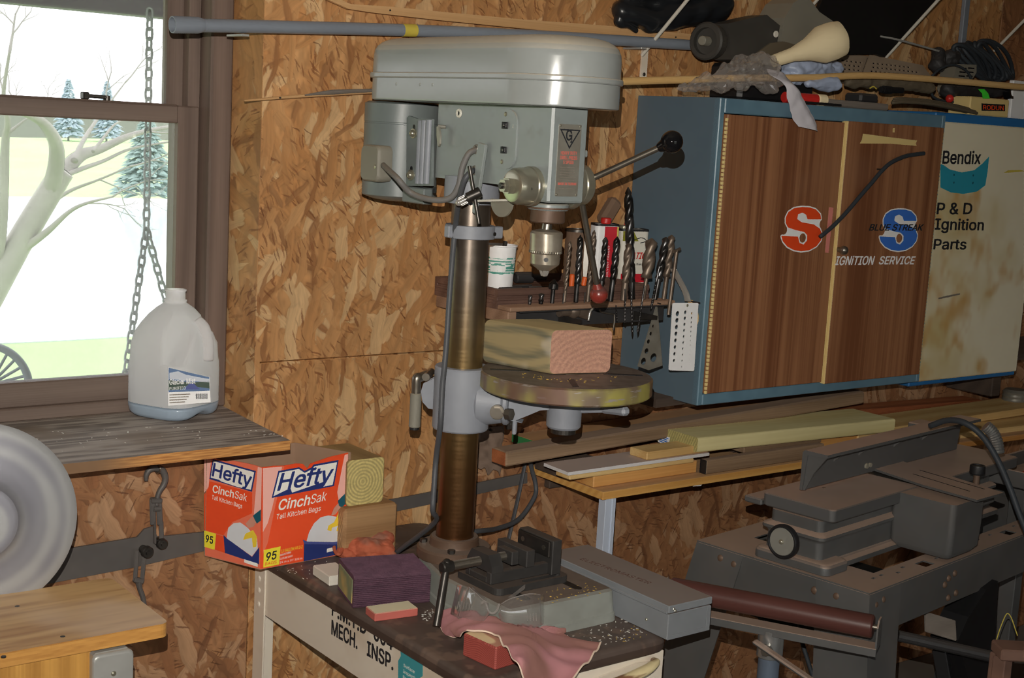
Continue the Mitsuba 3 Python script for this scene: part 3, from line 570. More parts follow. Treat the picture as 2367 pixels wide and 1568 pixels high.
obj(st+'__drawer_front', bx(ax0+.05, X1-.05, Y0+.010, Y0+.016, az0, az1, .002), 'm_white_paint')
# curved pull under the front edge of the top
hp = [(1.445, Y0+.002, BZ-.068), (1.47, Y0-.012, BZ-.060), (1.54, Y0-.022, BZ-.052), (1.62, Y0-.018, BZ-.045), (1.660, Y0-.006, BZ-.041), (1.668, Y0+.006, BZ-.041)]
obj(st+'__drawer_pull', tube(hp, (.006, .0105, .012, .012, .009, .006), 10, 6, .75), 'm_handle', True)
obj(st+'__drawer_pull_plate', prism(Polygon([(-.12, -.02), (.11, -.006), (.12, .004), (.115, .014), (.08, .018), (-.12, 0)]), frame((1.55, Y0+.009, BZ-.058), (1, 0, 0), (0, 0, 1)), .003), 'm_white_paint')
# stencils and sticker on the apron
fx = ax0-.0004
def on_apron(x, y): return pX(x, y, fx)
def apron_text(s, bl, br, tl, **k):
    a, b, c = on_apron(*bl), on_apron(*br), on_apron(*tl); M = frame(a, b-a, c-a)
    obj(st+'__stencil_lettering', text(s, M, np.linalg.norm(b-a), abs((c-a)@M[:3, 1]), .0003, **k), 'm_ink_black')
apron_text('P.M.T.D-664', (767, 1422), (907, 1504), (763, 1385), bold=True)
apron_text('MECH.', (766, 1466), (826, 1501), (764, 1432), bold=True)
apron_text('INSP.', (848, 1515), (909, 1550), (848, 1482), bold=True)
a = on_apron(922, 1500); b = on_apron(973, 1538); c = on_apron(925, 1560)
M = frame((a+c)/2, (0, -1, 0), (0, 0, 1)); wd = abs(b[1]-a[1])
obj(st+'__sticker', flatp(Polygon([(0, -.055), (wd*.95, -.055), (wd*.86, -.01), (wd*1.04, .0), (wd*1.02, .02), (wd*.8, .028), (wd*.55, .045), (wd*.3, .032), (-.002, .036), (.004, .012), (-.004, .0)]), M), 'm_teal')
for i, (s, w) in enumerate((('Surface', .5), ('Inspection', .66), ('Program', .56))):
    obj(st+'__sticker_lettering', text(s, frame(M[:3, 3]+V(-.0006, -wd*.2, -.004-.011*i), (0, -1, 0), (0, 0, 1)), wd*w, .006, .0002), 'm_cream_ink')

# ---- drill press
dp = thing('drill_press', 'grey bench drill press with belt guard and steel column on the white shop table', 'drill press')
CXX, CYY = 1.510, 2.104
def zc(y):
    """height of the column axis at an image row"""
    lo, hi = 0.0, 2.2
    for _ in range(50):
        m_ = (lo+hi)/2; q = CAM@(V(CXX, CYY, m_)-EYE); lo, hi = (m_, hi) if CY+F*q[1]/q[2] > y else (lo, m_)
    return lo
C0 = V(CXX, CYY, 0); UP = V(0, 0, 1)
SZ = .770                                                             # top of the base slab
bpoly = sbox(1.408, 1.793, 1.670, 2.025).buffer(-.02).buffer(.02, quad_segs=6).union(Point(CXX, CYY).buffer(.075)).convex_hull
obj(dp+'__base', loft([np.c_[offset_ring(bpoly, i), np.full(120, BZ+z)] for z, i in ((.0002, 0), (.014, .001), (.017, .004), (SZ-BZ-.004, .0085), (SZ-BZ, .014))]), 'm_base_slab', 30)
for (sx, sy) in ((1.60, 1.855), (1.48, 1.855)): obj(dp+'__base_slot', prism(rpoly(.016, .055, .008), frame((sx, sy, SZ-.0022), (1, 0, 0), (0, 1, 0)), .003), 'm_dark_steel')
obj(dp+'__column_flange', lathe([(0, 0), (.072, 0), (.0725, .003), (.0725, .017), (.069, .021), (.049, .023), (.0475, .026), (.0475, .037), (.045, .040), (.037, .040)], (CXX, CYY, SZ), UP, 48), 'm_flange', 35)
for t in (20, 140, 230, 290): obj(dp+'__flange_bolt', hexprism((CXX+.06*math.cos(math.radians(t)), CYY+.06*math.sin(math.radians(t)), SZ+.0215), UP, .0075, .007), 'm_dark_steel')
obj(dp+'__column', cyl((CXX, CYY, SZ+.02), (CXX, CYY, zc(440)+.02), .0365, 48), 'm_column', 40)
obj(dp+'__column_collar', join(lathe([(.0365, 0), (.046, 0), (.047, .001), (.047, .0235), (.046, .0245), (.0365, .0245)], (CXX, CYY, zc(550)), UP, 40), bx(CXX-.054, CXX-.03, CYY-.008, CYY+.008, zc(550)+.001, zc(550)+.0235), bx(CXX+.02, CXX+.056, CYY-.03, CYY-.012, zc(550)+.001, zc(550)+.0235)), 'm_cast_grey', 30)
obj(dp+'__set_screw', cyl((CXX+.0276, CYY-.036, zc(537)), (CXX+.029, CYY-.0405, zc(537)), .0035, 10), 'm_dark_steel')
# table bracket: sleeve, ears with locking lever, tilting flange, arm
z0, z1 = zc(990), zc(846)
sl = obj(dp+'__bracket_sleeve', lathe([(.037, 0), (.052, 0), (.054, .003), (.054, z1-z0-.003), (.052, z1-z0), (.037, z1-z0)], (CXX, CYY, z0), UP, 48), 'm_cast_grey', 30)
ead = nrm(CAM[0]*V(-1, -1, 0)+V(-.1, .25, 0)); eu = V(-ead[1], ead[0], 0)
for s in (-1, 1): obj(sl+'__clamp_ear' if 0 else dp+'__clamp_ear', prism(Polygon([(0.03, -.045), (.062, -.042), (.074, -.03), (.078, -.01), (.074, .006), (.05, .02), (.03, .03)]), frame(V(CXX, CYY, (z0+z1)/2+.016)+eu*(s*.011-.004), ead, UP), .009), 'm_cast_grey')
lv = V(CXX, CYY, 0)+ead*.066+V(0, 0, zc(872))
lk = pD(963, 875, (lv-EYE)@CAM[2]-.02)
obj(dp+'__clamp_lever', join(cyl(lv-eu*.03, lv+eu*.03, .0075, 14), tube([lv+V(0, 0, .0)+(lk-lv)*.1, lk+(lv-lk)*.25, lk, lk-V(0, 0, .02), lk-V(0, 0, .03)], .009, 12)), 'm_steel', 40)
obj(dp+'__lever_grip', cyl(lk-V(0, 0, .028), lk-V(0, 0, .095), .0105, 20, .0112, .002), 'm_dusty_grey', 40)
obj(dp+'__lever_grip_cap', cyl(lk-V(0, 0, .094), lk-V(0, 0, .099), .0095, 16), 'm_black')
TC = pZ(1310, 862, 1.145)                                              # centre of the round table, its top
ad = nrm((TC-V(CXX, CYY, 1.145))*V(1, 1, 0)); an = V(-ad[1], ad[0], 0)
zt_ = (zc(870)+zc(985))/2+.004
obj(dp+'__tilt_flange', join(cyl(V(CXX, CYY, zt_)+ad*.03, V(CXX, CYY, zt_)+ad*.083, .049, 36, .040, .004), cyl(V(CXX, CYY, zt_)+ad*.081, V(CXX, CYY, zt_)+ad*.093, .043, 36, b=.003)), 'm_cast_grey', 30)
tb = pD(1110, 935, 2.49)
tb = V(CXX, CYY, zc(935))+ad*.075-an*.047
obj(dp+'__tilt_bolt', join(hexprism(tb-an*.012, an, .0115, .014), cyl(tb-an*.002, tb+an*.01, .014, 18), hexprism(tb+ad*.018-an*.006, ad*.4-an*.2, .011, .012)), 'm_steel')
ta = np.linalg.norm((TC-V(CXX, CYY, 1.145))[:2]); zu = TC[2]-.034
armp = Polygon([(.090, zu-.003), (ta+.055, zu-.003), (ta+.06, zu-.018), (ta+.046, zu-.027), (ta+.028, zu-.028), (ta-.026, zu-.036), (ta-.045, zu-.039), (ta-.066, zu-.05), (ta-.09, zu-.062), (.12, zu-.066), (.092, zu-.062)])
A_ = frame(V(CXX, CYY, 0)-an*.0+np.cross(ad, UP)*-.017, ad, UP); obj(dp+'__table_arm', prism(armp, A_, .034, .003), 'm_cast_grey', 30)
bc = TC*V(1, 1, 0)
obj(dp+'__table_boss', lathe([(0, zu-.072), (.030, zu-.072), (.033, zu-.068), (.0335, zu-.01), (.045, zu-.0005), (0, zu-.0005)], bc, UP, 36), 'm_cast_grey', 30)
obj(dp+'__table_spigot', cyl(bc+UP*(zu-.082), bc+UP*(zu-.071), .024, 24), 'm_dark_steel')
obj(dp+'__table_lug', bx(-.004, .004, -.009, .009, -.03, 0) .apply_transform(frame(V(CXX, CYY, zu-.062)+ad*.105, ad, an)), 'm_cast_grey')
lz = pD(1395, 945, 2.60); l2_ = pD(1450, 952, 2.55)
obj(dp+'__table_lock', join(beam(lz, l2_, .02, .016, b=.005), cyl(bc+UP*(zu-.035)+ad*.02, lz, .008, 12)), 'm_cast_grey', 30)
tr_ = .163
obj(dp+'__table', lathe([(0, -.030), (tr_-.012, -.034), (tr_-.003, -.033), (tr_, -.030), (tr_, -.003), (tr_-.003, 0), (tr_-.012, .0006), (.02, 0), (.018, -.012), (0, -.012)], TC, UP, 90), 'm_dp_table', 30)
for t in (45, 135, 225, 315):
    d_ = V(math.cos(math.radians(t+12)), math.sin(math.radians(t+12)), 0); obj(dp+'__table_slot', obox(TC+d_*.07-np.cross(UP, d_)*.006+UP*-.001, d_, np.cross(UP, d_), .075, .012, .0022, .0004), 'm_black')
# head
HXL, HXR, HYF = 1.466, 1.545, 1.822
zh1 = 1.634; zhb = zc(415)+.007; zq = 1.6-.1255
Yb = pX(1010, 330, HXL)[1]
prof = Polygon([(HYF, zh1), (Yb, zh1), (Yb, 1.6-.1055), (HYF+.13, 1.6-.1035), (HYF+.09, zq), (HYF, zq)])
hd = Polygon([(HXL+.004, HYF), (HXR-.004, HYF), (HXR, HYF+.004), (HXR, Yb), (HXL, Yb), (HXL, HYF+.004)])
h1 = prism(hd, np.eye(4), zh1-(1.6-.104)); h1.apply_translation((0, 0, 1.6-.104))
hd2 = Polygon([(HXL+.004, HYF), (HXR-.004, HYF), (HXR, HYF+.004), (HXR, HYF+.10), (HXR-.016, HYF+.13), (HXL+.016, HYF+.13), (HXL, HYF+.10), (HXL, HYF+.004)])
h2 = loft([np.c_[np.array(hd2.exterior.coords)[:-1], np.full(8, z)] for z in (zq+.003, 1.6-.1041)]); h2b = loft([np.c_[cen2+(np.array(hd2.exterior.coords)[:-1]-cen2)*s, np.full(8, z)] for z, s in ((zq, .96), (zq+.003, 1.0)) for cen2 in [V((HXL+HXR)/2, HYF+.06)]])
hd_k = obj(dp+'__head', join(h1, h2, h2b), 'm_machine')
obj(dp+'__head_neck', lathe([(0, 0), (.050, 0), (.052, .004), (.052, .05), (0, .05)], (CXX, CYY, zc(470)), UP, 40), 'm_cast_grey', 30)
obj(dp+'__depth_stop_lug', cyl(pX(1240, 412, HXL)+V(-.004, 0, 0), pX(1240, 412, HXL)+V(.01, 0, 0), .009, 16, b=.001), 'm_machine', 40)
obj(dp+'__lug_screw', cyl(pX(1240, 412, HXL-.0042)-V(.001, 0, 0), pX(1240, 412, HXL-.0042), .005, 12), 'm_dark_steel')
SX, SY = (HXL+HXR)/2+.002, 1.872
zs = lambda y: pX(1273, y, SX)[2]
obj(dp+'__quill_collar', lathe([(0, zs(479)), (.037, zs(479)), (.037, zs(483)), (.030, zs(485)), (.0305, zs(513)), (.028, zs(516)), (0, zs(516))][::-1], (SX, SY, 0), UP, 36), 'm_flange', 30)
obj(dp+'__quill_cap', cyl((SX, SY, zs(486)), (SX, SY, zs(470)), .036, 36, b=.002), 'm_machine', 30)
obj(dp+'__spindle', cyl((SX, SY, zs(534)), (SX, SY, zs(515)), .0095, 20, .0085), 'm_steel', 30)
ck = obj(dp+'__chuck', lathe([(0, zs(534)), (.012, zs(531)), (.026, zs(536)), (.0285, zs(541)), (.0285, zs(583)), (.0285, zs(585)), (.026, zs(589)), (.0255, zs(612)), (.025, zs(613)), (.021, zs(618)), (.0145, zs(624)), (.012, zs(627)), (0, zs(627))], (SX, SY, 0), UP, 48), 'm_chuck', 25)
gear = []
for i in range(44):
    t = 2*math.pi*i/44; d_ = V(math.cos(t), math.sin(t), 0); gear.append(obox(V(SX, SY, zs(587))+d_*.024-np.cross(UP, d_)*.0011, d_, np.cross(UP, d_), .0053, .0022, zs(581)-zs(587), .0006))
obj(ck+'__gear_ring', join(gear), 'm_steel')
for t in (-120, 0, 120):
    d_ = V(math.cos(math.radians(t-125)), math.sin(math.radians(t-125)), 0); obj(ck+'__jaw', beam(V(SX, SY, zs(626))+d_*.0075, V(SX, SY, zs(641))+d_*.0026, .0065, .005, up=d_, b=.001), 'm_chrome')
for t in (-125, -35): d_ = V(math.cos(math.radians(t)), math.sin(math.radians(t)), 0); obj(ck+'__key_hole', cyl(V(SX, SY, zs(600))+d_*.0245, V(SX, SY, zs(600))+d_*.0262, .004, 12), 'm_black')
# belt guard
GL, GR, GF, GB = .1105, .1105, 1.868, 2.335
GXC = 1.505
def gout(ins):
    R = GL-ins; p = [(GXC+R*math.cos(t), GF+R*math.sin(t)) for t in np.linspace(math.pi, 2*math.pi, 40)]; rr = .07
    yb = GB-ins; r_ = max(rr-ins*.6, .01)
    for cx_, t0 in ((GXC+R-r_, 0), (GXC-R+r_, math.pi/2)): p += [(cx_+r_*math.cos(t), yb-r_+r_*math.sin(t)) for t in np.linspace(t0, t0+math.pi/2, 14)]
    return np.array(p)
def gl(prof): return loft([np.c_[gout(i), np.full(len(gout(i)), z)] for z, i in prof])
obj(dp+'__belt_guard_base', gl([(1.6345, .004), (1.636, .001), (1.638, 0), (1.6755, 0), (1.6757, .01)]), 'm_guard', 35)
obj(dp+'__belt_guard_rim', gl([(1.6755, .004), (1.676, -.003), (1.678, -.0045), (1.684, -.0045), (1.686, -.003), (1.6865, .004)]), 'm_guard', 35)
obj(dp+'__belt_guard_cover', gl([(1.6862, .004), (1.6864, 0), (1.716, .0005), (1.727, .002), (1.736, .0065), (1.743, .014), (1.748, .024), (1.7515, .038), (1.7535, .058), (1.7545, .08), (1.755, .1)]), 'm_guard', 50)
for y in (2.08, 2.12, 2.2): obj(dp+'__rivet', dome((GXC-GL, y, 1.664), (-1, 0, 0), .003, .0015, 8), 'm_guard', 40)
# motor
MC = V(*(pY(926, 350, 2.325)[:2]), 0); mr = .0735
obj(dp+'__motor', lathe([(0, 1.4425), (.03, 1.4405), (.055, 1.4445), (.071, 1.450), (mr, 1.452), (mr, 1.590), (mr-.001, 1.591), (mr-.001, 1.593), (mr, 1.594), (mr, 1.629), (.066, 1.633), (0, 1.634)], MC, UP, 56), 'm_motor', 30)
obj(dp+'__motor_seam', lathe([(mr-.002, 1.588), (mr+.0012, 1.589), (mr+.0012, 1.5925), (mr-.002, 1.5935)], MC, UP, 48, 150, 330), 'm_motor', 30)
jc = pX(853, 377, MC[0]-.094); ring_ = np.array(rpoly(.066, .070, .012, 5).exterior.coords)[:-1]
M = frame(jc+V(.02, 0, 0), (0, -1, 0), UP)
obj(dp+'__junction_box', put(loft([np.c_[ring_*s_, np.full(len(ring_), z)] for z, s_ in ((-.012, .97), (0, 1.0), (.013, 1.0), (.017, .975), (.020, .9))]), M), 'm_dusty_grey', 35)
obj(dp+'__junction_box_screw', dome(M[:3, 3]+M[:3, :3]@V(.022, -.006, .019), M[:3, 2], .005, .002, 10), 'm_nickel')
# motor mount plate with slots, bright slide and bolts
mpx = 1.462
mp = lambda x, y: pX(x, y, mpx)
a, b, c = mp(945, 430), mp(1003, 430), mp(950, 268)
M = frame(a, b-a, UP); w_ = np.linalg.norm((b-a)[:2]); h_ = c[2]-a[2]
obj(dp+'__motor_bracket', prism(Polygon([(0, 0), (w_, 0), (w_, h_*.93), (w_*.4, h_*.95), (w_*.08, h_), (0, h_*.97)]), M@trimesh.transformations.translation_matrix([0, 0, 0]), .006, .001), 'm_motor')
obj(dp+'__motor_bracket', obox(a+V(.004, -.002, -.03), V(0, -1, 0), UP, .075, .03, .02, .002), 'm_motor')
for u_ in (.5, .64, .82): obj(dp+'__slide_rib', cyl(a+M[:3, 0]*w_*u_+M[:3, 2]*.006+UP*.004, a+M[:3, 0]*w_*u_+M[:3, 2]*.006+UP*h_*.92, w_*.085, 12), 'm_cast_grey', 40)
for (x, y, r_) in ((963, 309, .0095), (957, 405, .0105)):
    q = mp(x, y)+M[:3, 2]*.006; obj(dp+'__slot', prism(rpoly(.008, .026, .004), frame(q+UP*.004, M[:3, 0], UP), .0005), 'm_black'); obj(dp+'__bolt', join(cyl(q, q+M[:3, 2]*.003, r_, 18), dome(q+M[:3, 2]*.003, M[:3, 2], r_*.72, .007)), 'm_nickel', 40)
for (x, y) in ((978, 437), (1008, 440)): q = pX(x, y, mpx+.004); obj(dp+'__slot', prism(rpoly(.011, .011, .003), frame(q-V(.003, 0, 0), V(0, -1, 0), UP), .001), 'm_black')
hs = lambda x, y, o=0.0: pX(x, y, HXL-o)
NX = V(-1, 0, 0); SH = frame((0, 0, 0), (0, -1, 0), (0, 0, 1))
# side fittings of the head
q = hs(1062, 262); obj(dp+'__plug_ring', lathe([(.004, 0), (.008, 0), (.0085, .001), (.0075, .0028), (.0045, .003), (.004, .001)], q, NX, 24), 'm_offwhite', 40); obj(dp+'__plug_hole', cyl(q, q+NX*.001, .0042, 14), 'm_black')
q = hs(1030, 294); e_ = hs(1012, 292, .012); obj(dp+'__belt_lock_screw', join(cyl(q, e_, .0035, 12), prism(Polygon([(-.003, .003), (.003, .004), (.009, -.012), (.0095, -.028), (.006, -.033), (.0025, -.03), (-.002, -.012)]), frame(hs(1015, 297, .013), (0, -1, 0), UP), .004)), 'm_plate', 30)
a, b, c = hs(1137, 386), hs(1193, 386), hs(1145, 256)
sw, shh = abs(b[1]-a[1]), c[2]-a[2]+.004; cq = (a+hs(1199, 256))/2
obj(dp+'__switch_plate', prism(rpoly(sw, shh, sw*.33), frame(V(HXL, cq[1], cq[2]), (0, -1, 0), UP), .0035, .001), 'm_machine')
for (x, y) in ((1168, 290), (1165, 347)):
    q = hs(x, y, .0035); k = obj(dp+'__switch', bx(-.0085, .0085, -.006, .006, 0, .002, .0006).apply_transform(frame(q, (0, -1, 0), UP)), 'm_black'); obj(k+'__toggle', bx(0, .007, -.0045, .0045, .0015, .006, .001).apply_transform(frame(q, (0, -1, 0), UP)), 'm_black_gloss'); obj(k+'__toggle_mark', bx(.0015, .0055, -.0004, .0004, .006, .0063, .0001).apply_transform(frame(q, (0, -1, 0), UP)), 'm_offwhite')
for (x, y) in ((1169, 264), (1160, 374)): obj(dp+'__screw', dome(hs(x, y, .0035), NX, .0042, .002, 10), 'm_nickel')
obj(dp+'__switch_lettering', text('1', frame(hs(1185, 296, .0037), (0, -1, 0), UP), .002, .006), 'm_offwhite')
for (x, y) in ((1102, 345), (1098, 394)): q = hs(x, y); obj(dp+'__grommet', lathe([(.005, .0), (.0088, 0), (.009, .002), (.007, .0045), (.0055, .003)], q, NX, 20), 'm_plate', 40); obj(dp+'__grommet_hole', cyl(q, q+NX*.0006, .0055, 14), 'm_black')
jq = M_j = jc
c1 = [jc+V(.012, -.032, -.002), pD(916, 410, 2.52), pD(950, 446, 2.53), pD(1000, 462, 2.51), pD(1040, 458, 2.50), pD(1060, 430, 2.49), pD(1068, 390, 2.485), pD(1083, 356, 2.48), hs(1102, 346, -.002)]
obj(dp+'__motor_cable', tube(c1, .0056, 10), 'm_cable', True)
cD = lambda z, x: None
pts = [hs(1098, 394, -.002), pD(1088, 398, 2.47), pD(1072, 420, 2.47), pD(1060, 470, 2.50)]
for (x, y) in ((1052, 530), (1044, 620), (1038, 700), (1033, 780), (1028, 840)): pts.append(pD(x, y, 2.555-.0))
for (x, y) in ((1022, 900), (1018, 980), (1008, 1060), (1003, 1130), (1000, 1180)): pts.append(pD(x, y, 2.545 if y < 995 else 2.60))
pts += [pD(1003, 1210, 2.68), V(1.50, 2.30, BZ+.006)]
obj(dp+'__power_cord', tube(pts, .0052, 10), 'm_cable_dark', True)
obj(dp+'__power_cord', tube([V(1.50, 2.30, BZ+.006), V(1.6, 2.36, BZ+.008), pZ(1100, 1229, BZ+.012), pY(1150, 1222, 2.40), pY(1200, 1200, 2.44), pY(1235, 1150, 2.46), pY(1238, 1120, 2.47), pY(1229, 1085, 2.47), pY(1222, 1050, 2.46)], .0055, 10), 'm_cable_dark', True)
obj(dp+'__power_cord', tube([pY(1215, 1066, 2.485), pY(1200, 1140, 2.485), pY(1183, 1215, 2.49), pY(1175, 1250, 2.49)], .006, 8, 5, .6), 'm_cable_dark', True)
# guard arm with half-round plate
q0, q1 = hs(1120, 332, .006), hs(1152, 478, .016)
obj(dp+'__pointer_arm', prism(Polygon([(-.010, 0), (.010, 0), (.012, -.004), (.010, -.075), (.0085, -.118), (.004, -.126), (-.001, -.124), (-.006, -.08), (-.012, -.02)]), frame(q0, (0, -1, -.14), (.0, .0, 1)), .007, .001), 'm_machine')
obj(dp+'__half_plate', prism(Polygon([(-.028, 0), (.036, 0)]+[(.004+.032*math.cos(t), .0+.03*math.sin(t)) for t in np.linspace(0, -math.pi, 18)]), frame(hs(1160, 462, .010), (0, -1, 0), UP), .004), 'm_dusty_grey')
# return spring cap with nut
q = hs(1232, 428); q1 = pX(1185, 430, HXL-.042)
obj(dp+'__spring_cap', join(lathe([(0, .046), (.020, .046), (.027, .044), (.0305, .038), (.0315, .03), (.0325, .012), (.034, .010), (.034, 0), (0, 0)], V(HXL, (q1[1]+q[1])/2, q1[2]), NX, 40)), 'm_nickel', 30)
q2 = V(HXL-.046, (q1[1]+q[1])/2, q1[2]); obj(dp+'__cap_nut', join(hexprism(q2, NX, .0145, .011), hexprism(q2+NX*.011, NX, .0115, .008)), 'm_nickel'); obj(dp+'__cap_stud', cyl(q2, q2+NX*.024, .0055, 14, b=.001), 'm_dark_steel')
obj(dp+'__cap_index', bx(-.003, .003, -.002, .002, 0, .001).apply_transform(frame(pX(1228, 436, HXL-.02)+V(-.006, -.01, 0), (-.5, -1, 0), UP)), 'm_black')
# name plate on the front
fy = HYF
fp = lambda x, y: pY(x, y, fy)
a, b, c, d_ = fp(1284, 454), fp(1338, 454), fp(1293, 286), fp(1344, 284)
FM = frame(V(HXL+.014, fy, a[2]), (1, 0, 0), UP); nw, nh = HXR-HXL-.03, c[2]-a[2]
npk = obj(dp+'__name_plate', prism(rpoly(nw, nh, .002, 3, (nw/2, nh/2)), FM, .0012), 'm_plate')
NM = lambda u, v, o=.0012: frame(FM[:3, 3]+V(u*nw, -o, v*nh), (1, 0, 0), UP)
tri = Polygon([(-.46*nw, 0), (.46*nw, 0), (0, -.27*nh)]); tri = tri.difference(tri.buffer(-.0022))
obj(npk+'__logo', join(flatp(tri, NM(.5, .93)), text('G', NM(.32, .78), .013, .017, bold=True), text('1', NM(.53, .75), .005, .013, bold=True)), 'm_ink_black')
for s, v, w, h in (('HEAVY DUTY', .58, .72, .0058), ('DRILL PRESS', .515, .76, .0058), ('5 SPEED', .455, .46, .0052), ('MADE IN TAIWAN', .16, .82, .0042)): obj(npk+'__red_lettering', text(s, NM(.5-w/2, v), nw*w, h, bold=True), 'm_ink_red')
for v in (.40, .365, .33, .295, .26, .225, .105): obj(npk+'__small_print', flatp(Polygon([(-.34*nw, 0), (.34*nw, 0), (.34*nw, .0012), (-.34*nw, .0012)]), NM(.5, v)), 'm_ink_grey')
for u, v in ((.06, .025), (.94, .025), (.06, .975), (.94, .975)): obj(npk+'__pin', dome(NM(u, v)[:3, 3], (0, -1, 0), .0022, .001, 8), 'm_nickel', 40)
# feed hub with two handles
hq = V(HXR, 1.872, pX(1362, 430, HXR+.03)[2])
obj(dp+'__feed_hub', lathe([(0, 0), (.042, 0), (.043, .004), (.043, .012), (.036, .016), (.034, .020), (.036, .022), (.036, .036), (.033, .04), (0, .042)], hq, (1, 0, 0), 40), 'm_nickel', 30)
obj(dp+'__stop_tab', bx(HXR, HXR+.012, HYF+.01, HYF+.028, 1.6-.047, 1.6-.035), 'm_machine')
def handle(end, rb, mb, n1, n2):
    s = hq+V(.028, 0, 0); d_ = nrm(end-s); st_ = s+d_*.026
    k = obj(dp+'__feed_handle', cyl(st_, end-d_*rb*.6, .0055, 16), 'm_steel', 40); obj(k+'__knob', join(ball(end, rb, 28), lathe([(.0065, -rb*1.35), (rb*.42, -rb*1.25), (rb*.6, -rb*.75)], end, d_, 20)), mb, 40); return k
handle(pX(1553, 328, 1.665), .0195, 'm_black_gloss', 0, 0)
k = handle(pX(1384, 681, 1.655), .0168, 'm_red_ball', 0, 0)
# chuck key hung in its rod
kc = hs(1085, 456, .05)
key = thing('chuck_key', 'steel T-handled chuck key resting in the holder beside the drill press column', 'chuck key')
kd = nrm(hs(1065, 465, .06)-hs(1100, 447, .04))
obj(key+'__body', join(cyl(kc-kd*.022, kc+kd*.004, .0095, 18, b=.001), cyl(kc+kd*.002, kc+kd*.013, .0065, 14)), 'm_dark_steel', 40)
obj(key+'__pinion', join(cyl(kc+kd*.008, kc+kd*.020, .0075, 12), ball(kc+kd*.021, .0062, 12), *[obox(kc+kd*.006+perp(kd)[0]*.0072*math.cos(t)+perp(kd)[1]*.0072*math.sin(t)-perp(kd)[0]*.001-perp(kd)[1]*.001, kd, perp(kd)[0], .013, .002, .002, .0004) for t in np.linspace(0, 2*math.pi, 8, endpoint=False)]), 'm_chrome', 30)
ke = [hs(1082, 386, .052), hs(1105, 520, .040)]; kb = (ke[0]+ke[1])/2; sh_ = (kc-kd*.012)-kb; obj(key+'__handle', cyl(ke[0]+sh_*.5, ke[1]+sh_*.5, .0037, 14, b=.0006), 'm_dark_steel', 40)
obj(dp+'__key_holder', join(cyl(hs(1092, 465, .03), hs(1203, 462, .020), .0022, 10), cyl(hs(1092, 465, .03), hs(1095, 468, .0), .0022, 10)), 'm_offwhite', 40)
# treated block on the round table
n0, r0, l0 = (pZ(*q, TC[2]+.001) for q in ((1268, 866), (1411, 862), (1114, 838)))
ex_ = nrm(r0-n0); ey_ = nrm(l0-n0); ey_ = nrm(ey_-ex_*(ex_@ey_)); w_, d_ = np.linalg.norm(r0-n0), (l0-n0)@ey_
rk_ = np.array(rpoly(w_, .084, .011, 5, (w_/2, .042)).exterior.coords)[:-1]; sec = n0+rk_[:, :1]*ex_+rk_[:, 1:]*UP; lv_ = (l0-n0)*V(1, 1, 0); ev_ = nrm(lv_); cs_ = sec.mean(0)
bk = loft([cs_+(sec-cs_)*.975, sec+ev_*.003, sec+lv_-ev_*.003, cs_+lv_+(sec-cs_)*.975])
single('timber_block', put(bk, np.eye(4)), 'm_block', 'weathered greenish timber block with pink sawn end on the drill press table', 'wood block', 30)
r3 = np.random.default_rng(5)
def shavings(n, pick, z, s=(.0015, .0055)):
    ms = []
    for i in range(n):
        p = pick(); a_ = r3.uniform(0, 6.28); l_ = r3.uniform(*s); w__ = l_*r3.uniform(.12, .3)
        m_ = bx(-l_/2, l_/2, -w__/2, w__/2, 0, .0007, .0001); m_.apply_transform(rot(r3.uniform(0, 25), [1, .5, 0])); m_.apply_transform(rotz(math.degrees(a_))); m_.apply_translation((p[0], p[1], z+.0002)); ms.append(m_)
    return join(ms)
mat('m_chip_yellow', L(214, 176, 80), .5); mat('m_chip_white', L(226, 224, 216), .4)
def on(quad):
    Q = [pZ(*q, quad[4]) for q in quad[:4]]
    def f():
        u, v = r3.uniform(0, 1, 2); return (1-u)*(1-v)*Q[0]+u*(1-v)*Q[1]+u*v*Q[2]+(1-u)*v*Q[3]
    return f
def swarf(label, parts, m):
    single('wood_chips', join(*parts), m, label, 'wood chips', kind='stuff')
swarf('yellow drilling chips scattered on the round drill press table', [shavings(16, on([(1180, 858), (1260, 872), (1300, 882), (1210, 874), TC[2]+.0007]), TC[2]+.0007), shavings(20, on([(1280, 875), (1440, 868), (1450, 880), (1300, 890), TC[2]+.0007]), TC[2]+.0007)], 'm_chip_yellow')
# ------------------------------------------------------------------ things on the shop table
def pP(x, y, M):
    """pixel ray on the plane of a frame, as (u, v) in it"""
    d = ray(x, y); n = M[:3, 2]; p = EYE+d*(((M[:3, 3]-EYE)@n)/(d@n)); q = p-M[:3, 3]; return V(q@M[:3, 0], q@M[:3, 1])
def decal(key, pts, M, m, lift=0.0, depth=.0003): return obj(key, flatp(Polygon([tuple(pP(x, y, M)) for x, y in pts]).buffer(0), M, depth, lift), m)
def ptext(key, s, bl, br, tl, M, m, bold=False, lift=0.0, depth=.0003):
    a, b, c = pP(*bl, M), pP(*br, M), pP(*tl, M); M2 = np.eye(4); ang = math.atan2(*(b-a)[::-1]); ca, sa = math.cos(ang), math.sin(ang)
    R = np.eye(4); R[:2, :2] = [[ca, -sa], [sa, ca]]; R[:2, 3] = a; R[2, 3] = lift; t = c-a; h = -sa*t[0]+ca*t[1]; sx = ca*t[0]+sa*t[1]
    return obj(key, text(s, M@R, np.linalg.norm(b-a), h, depth, bold, sx/h), m)
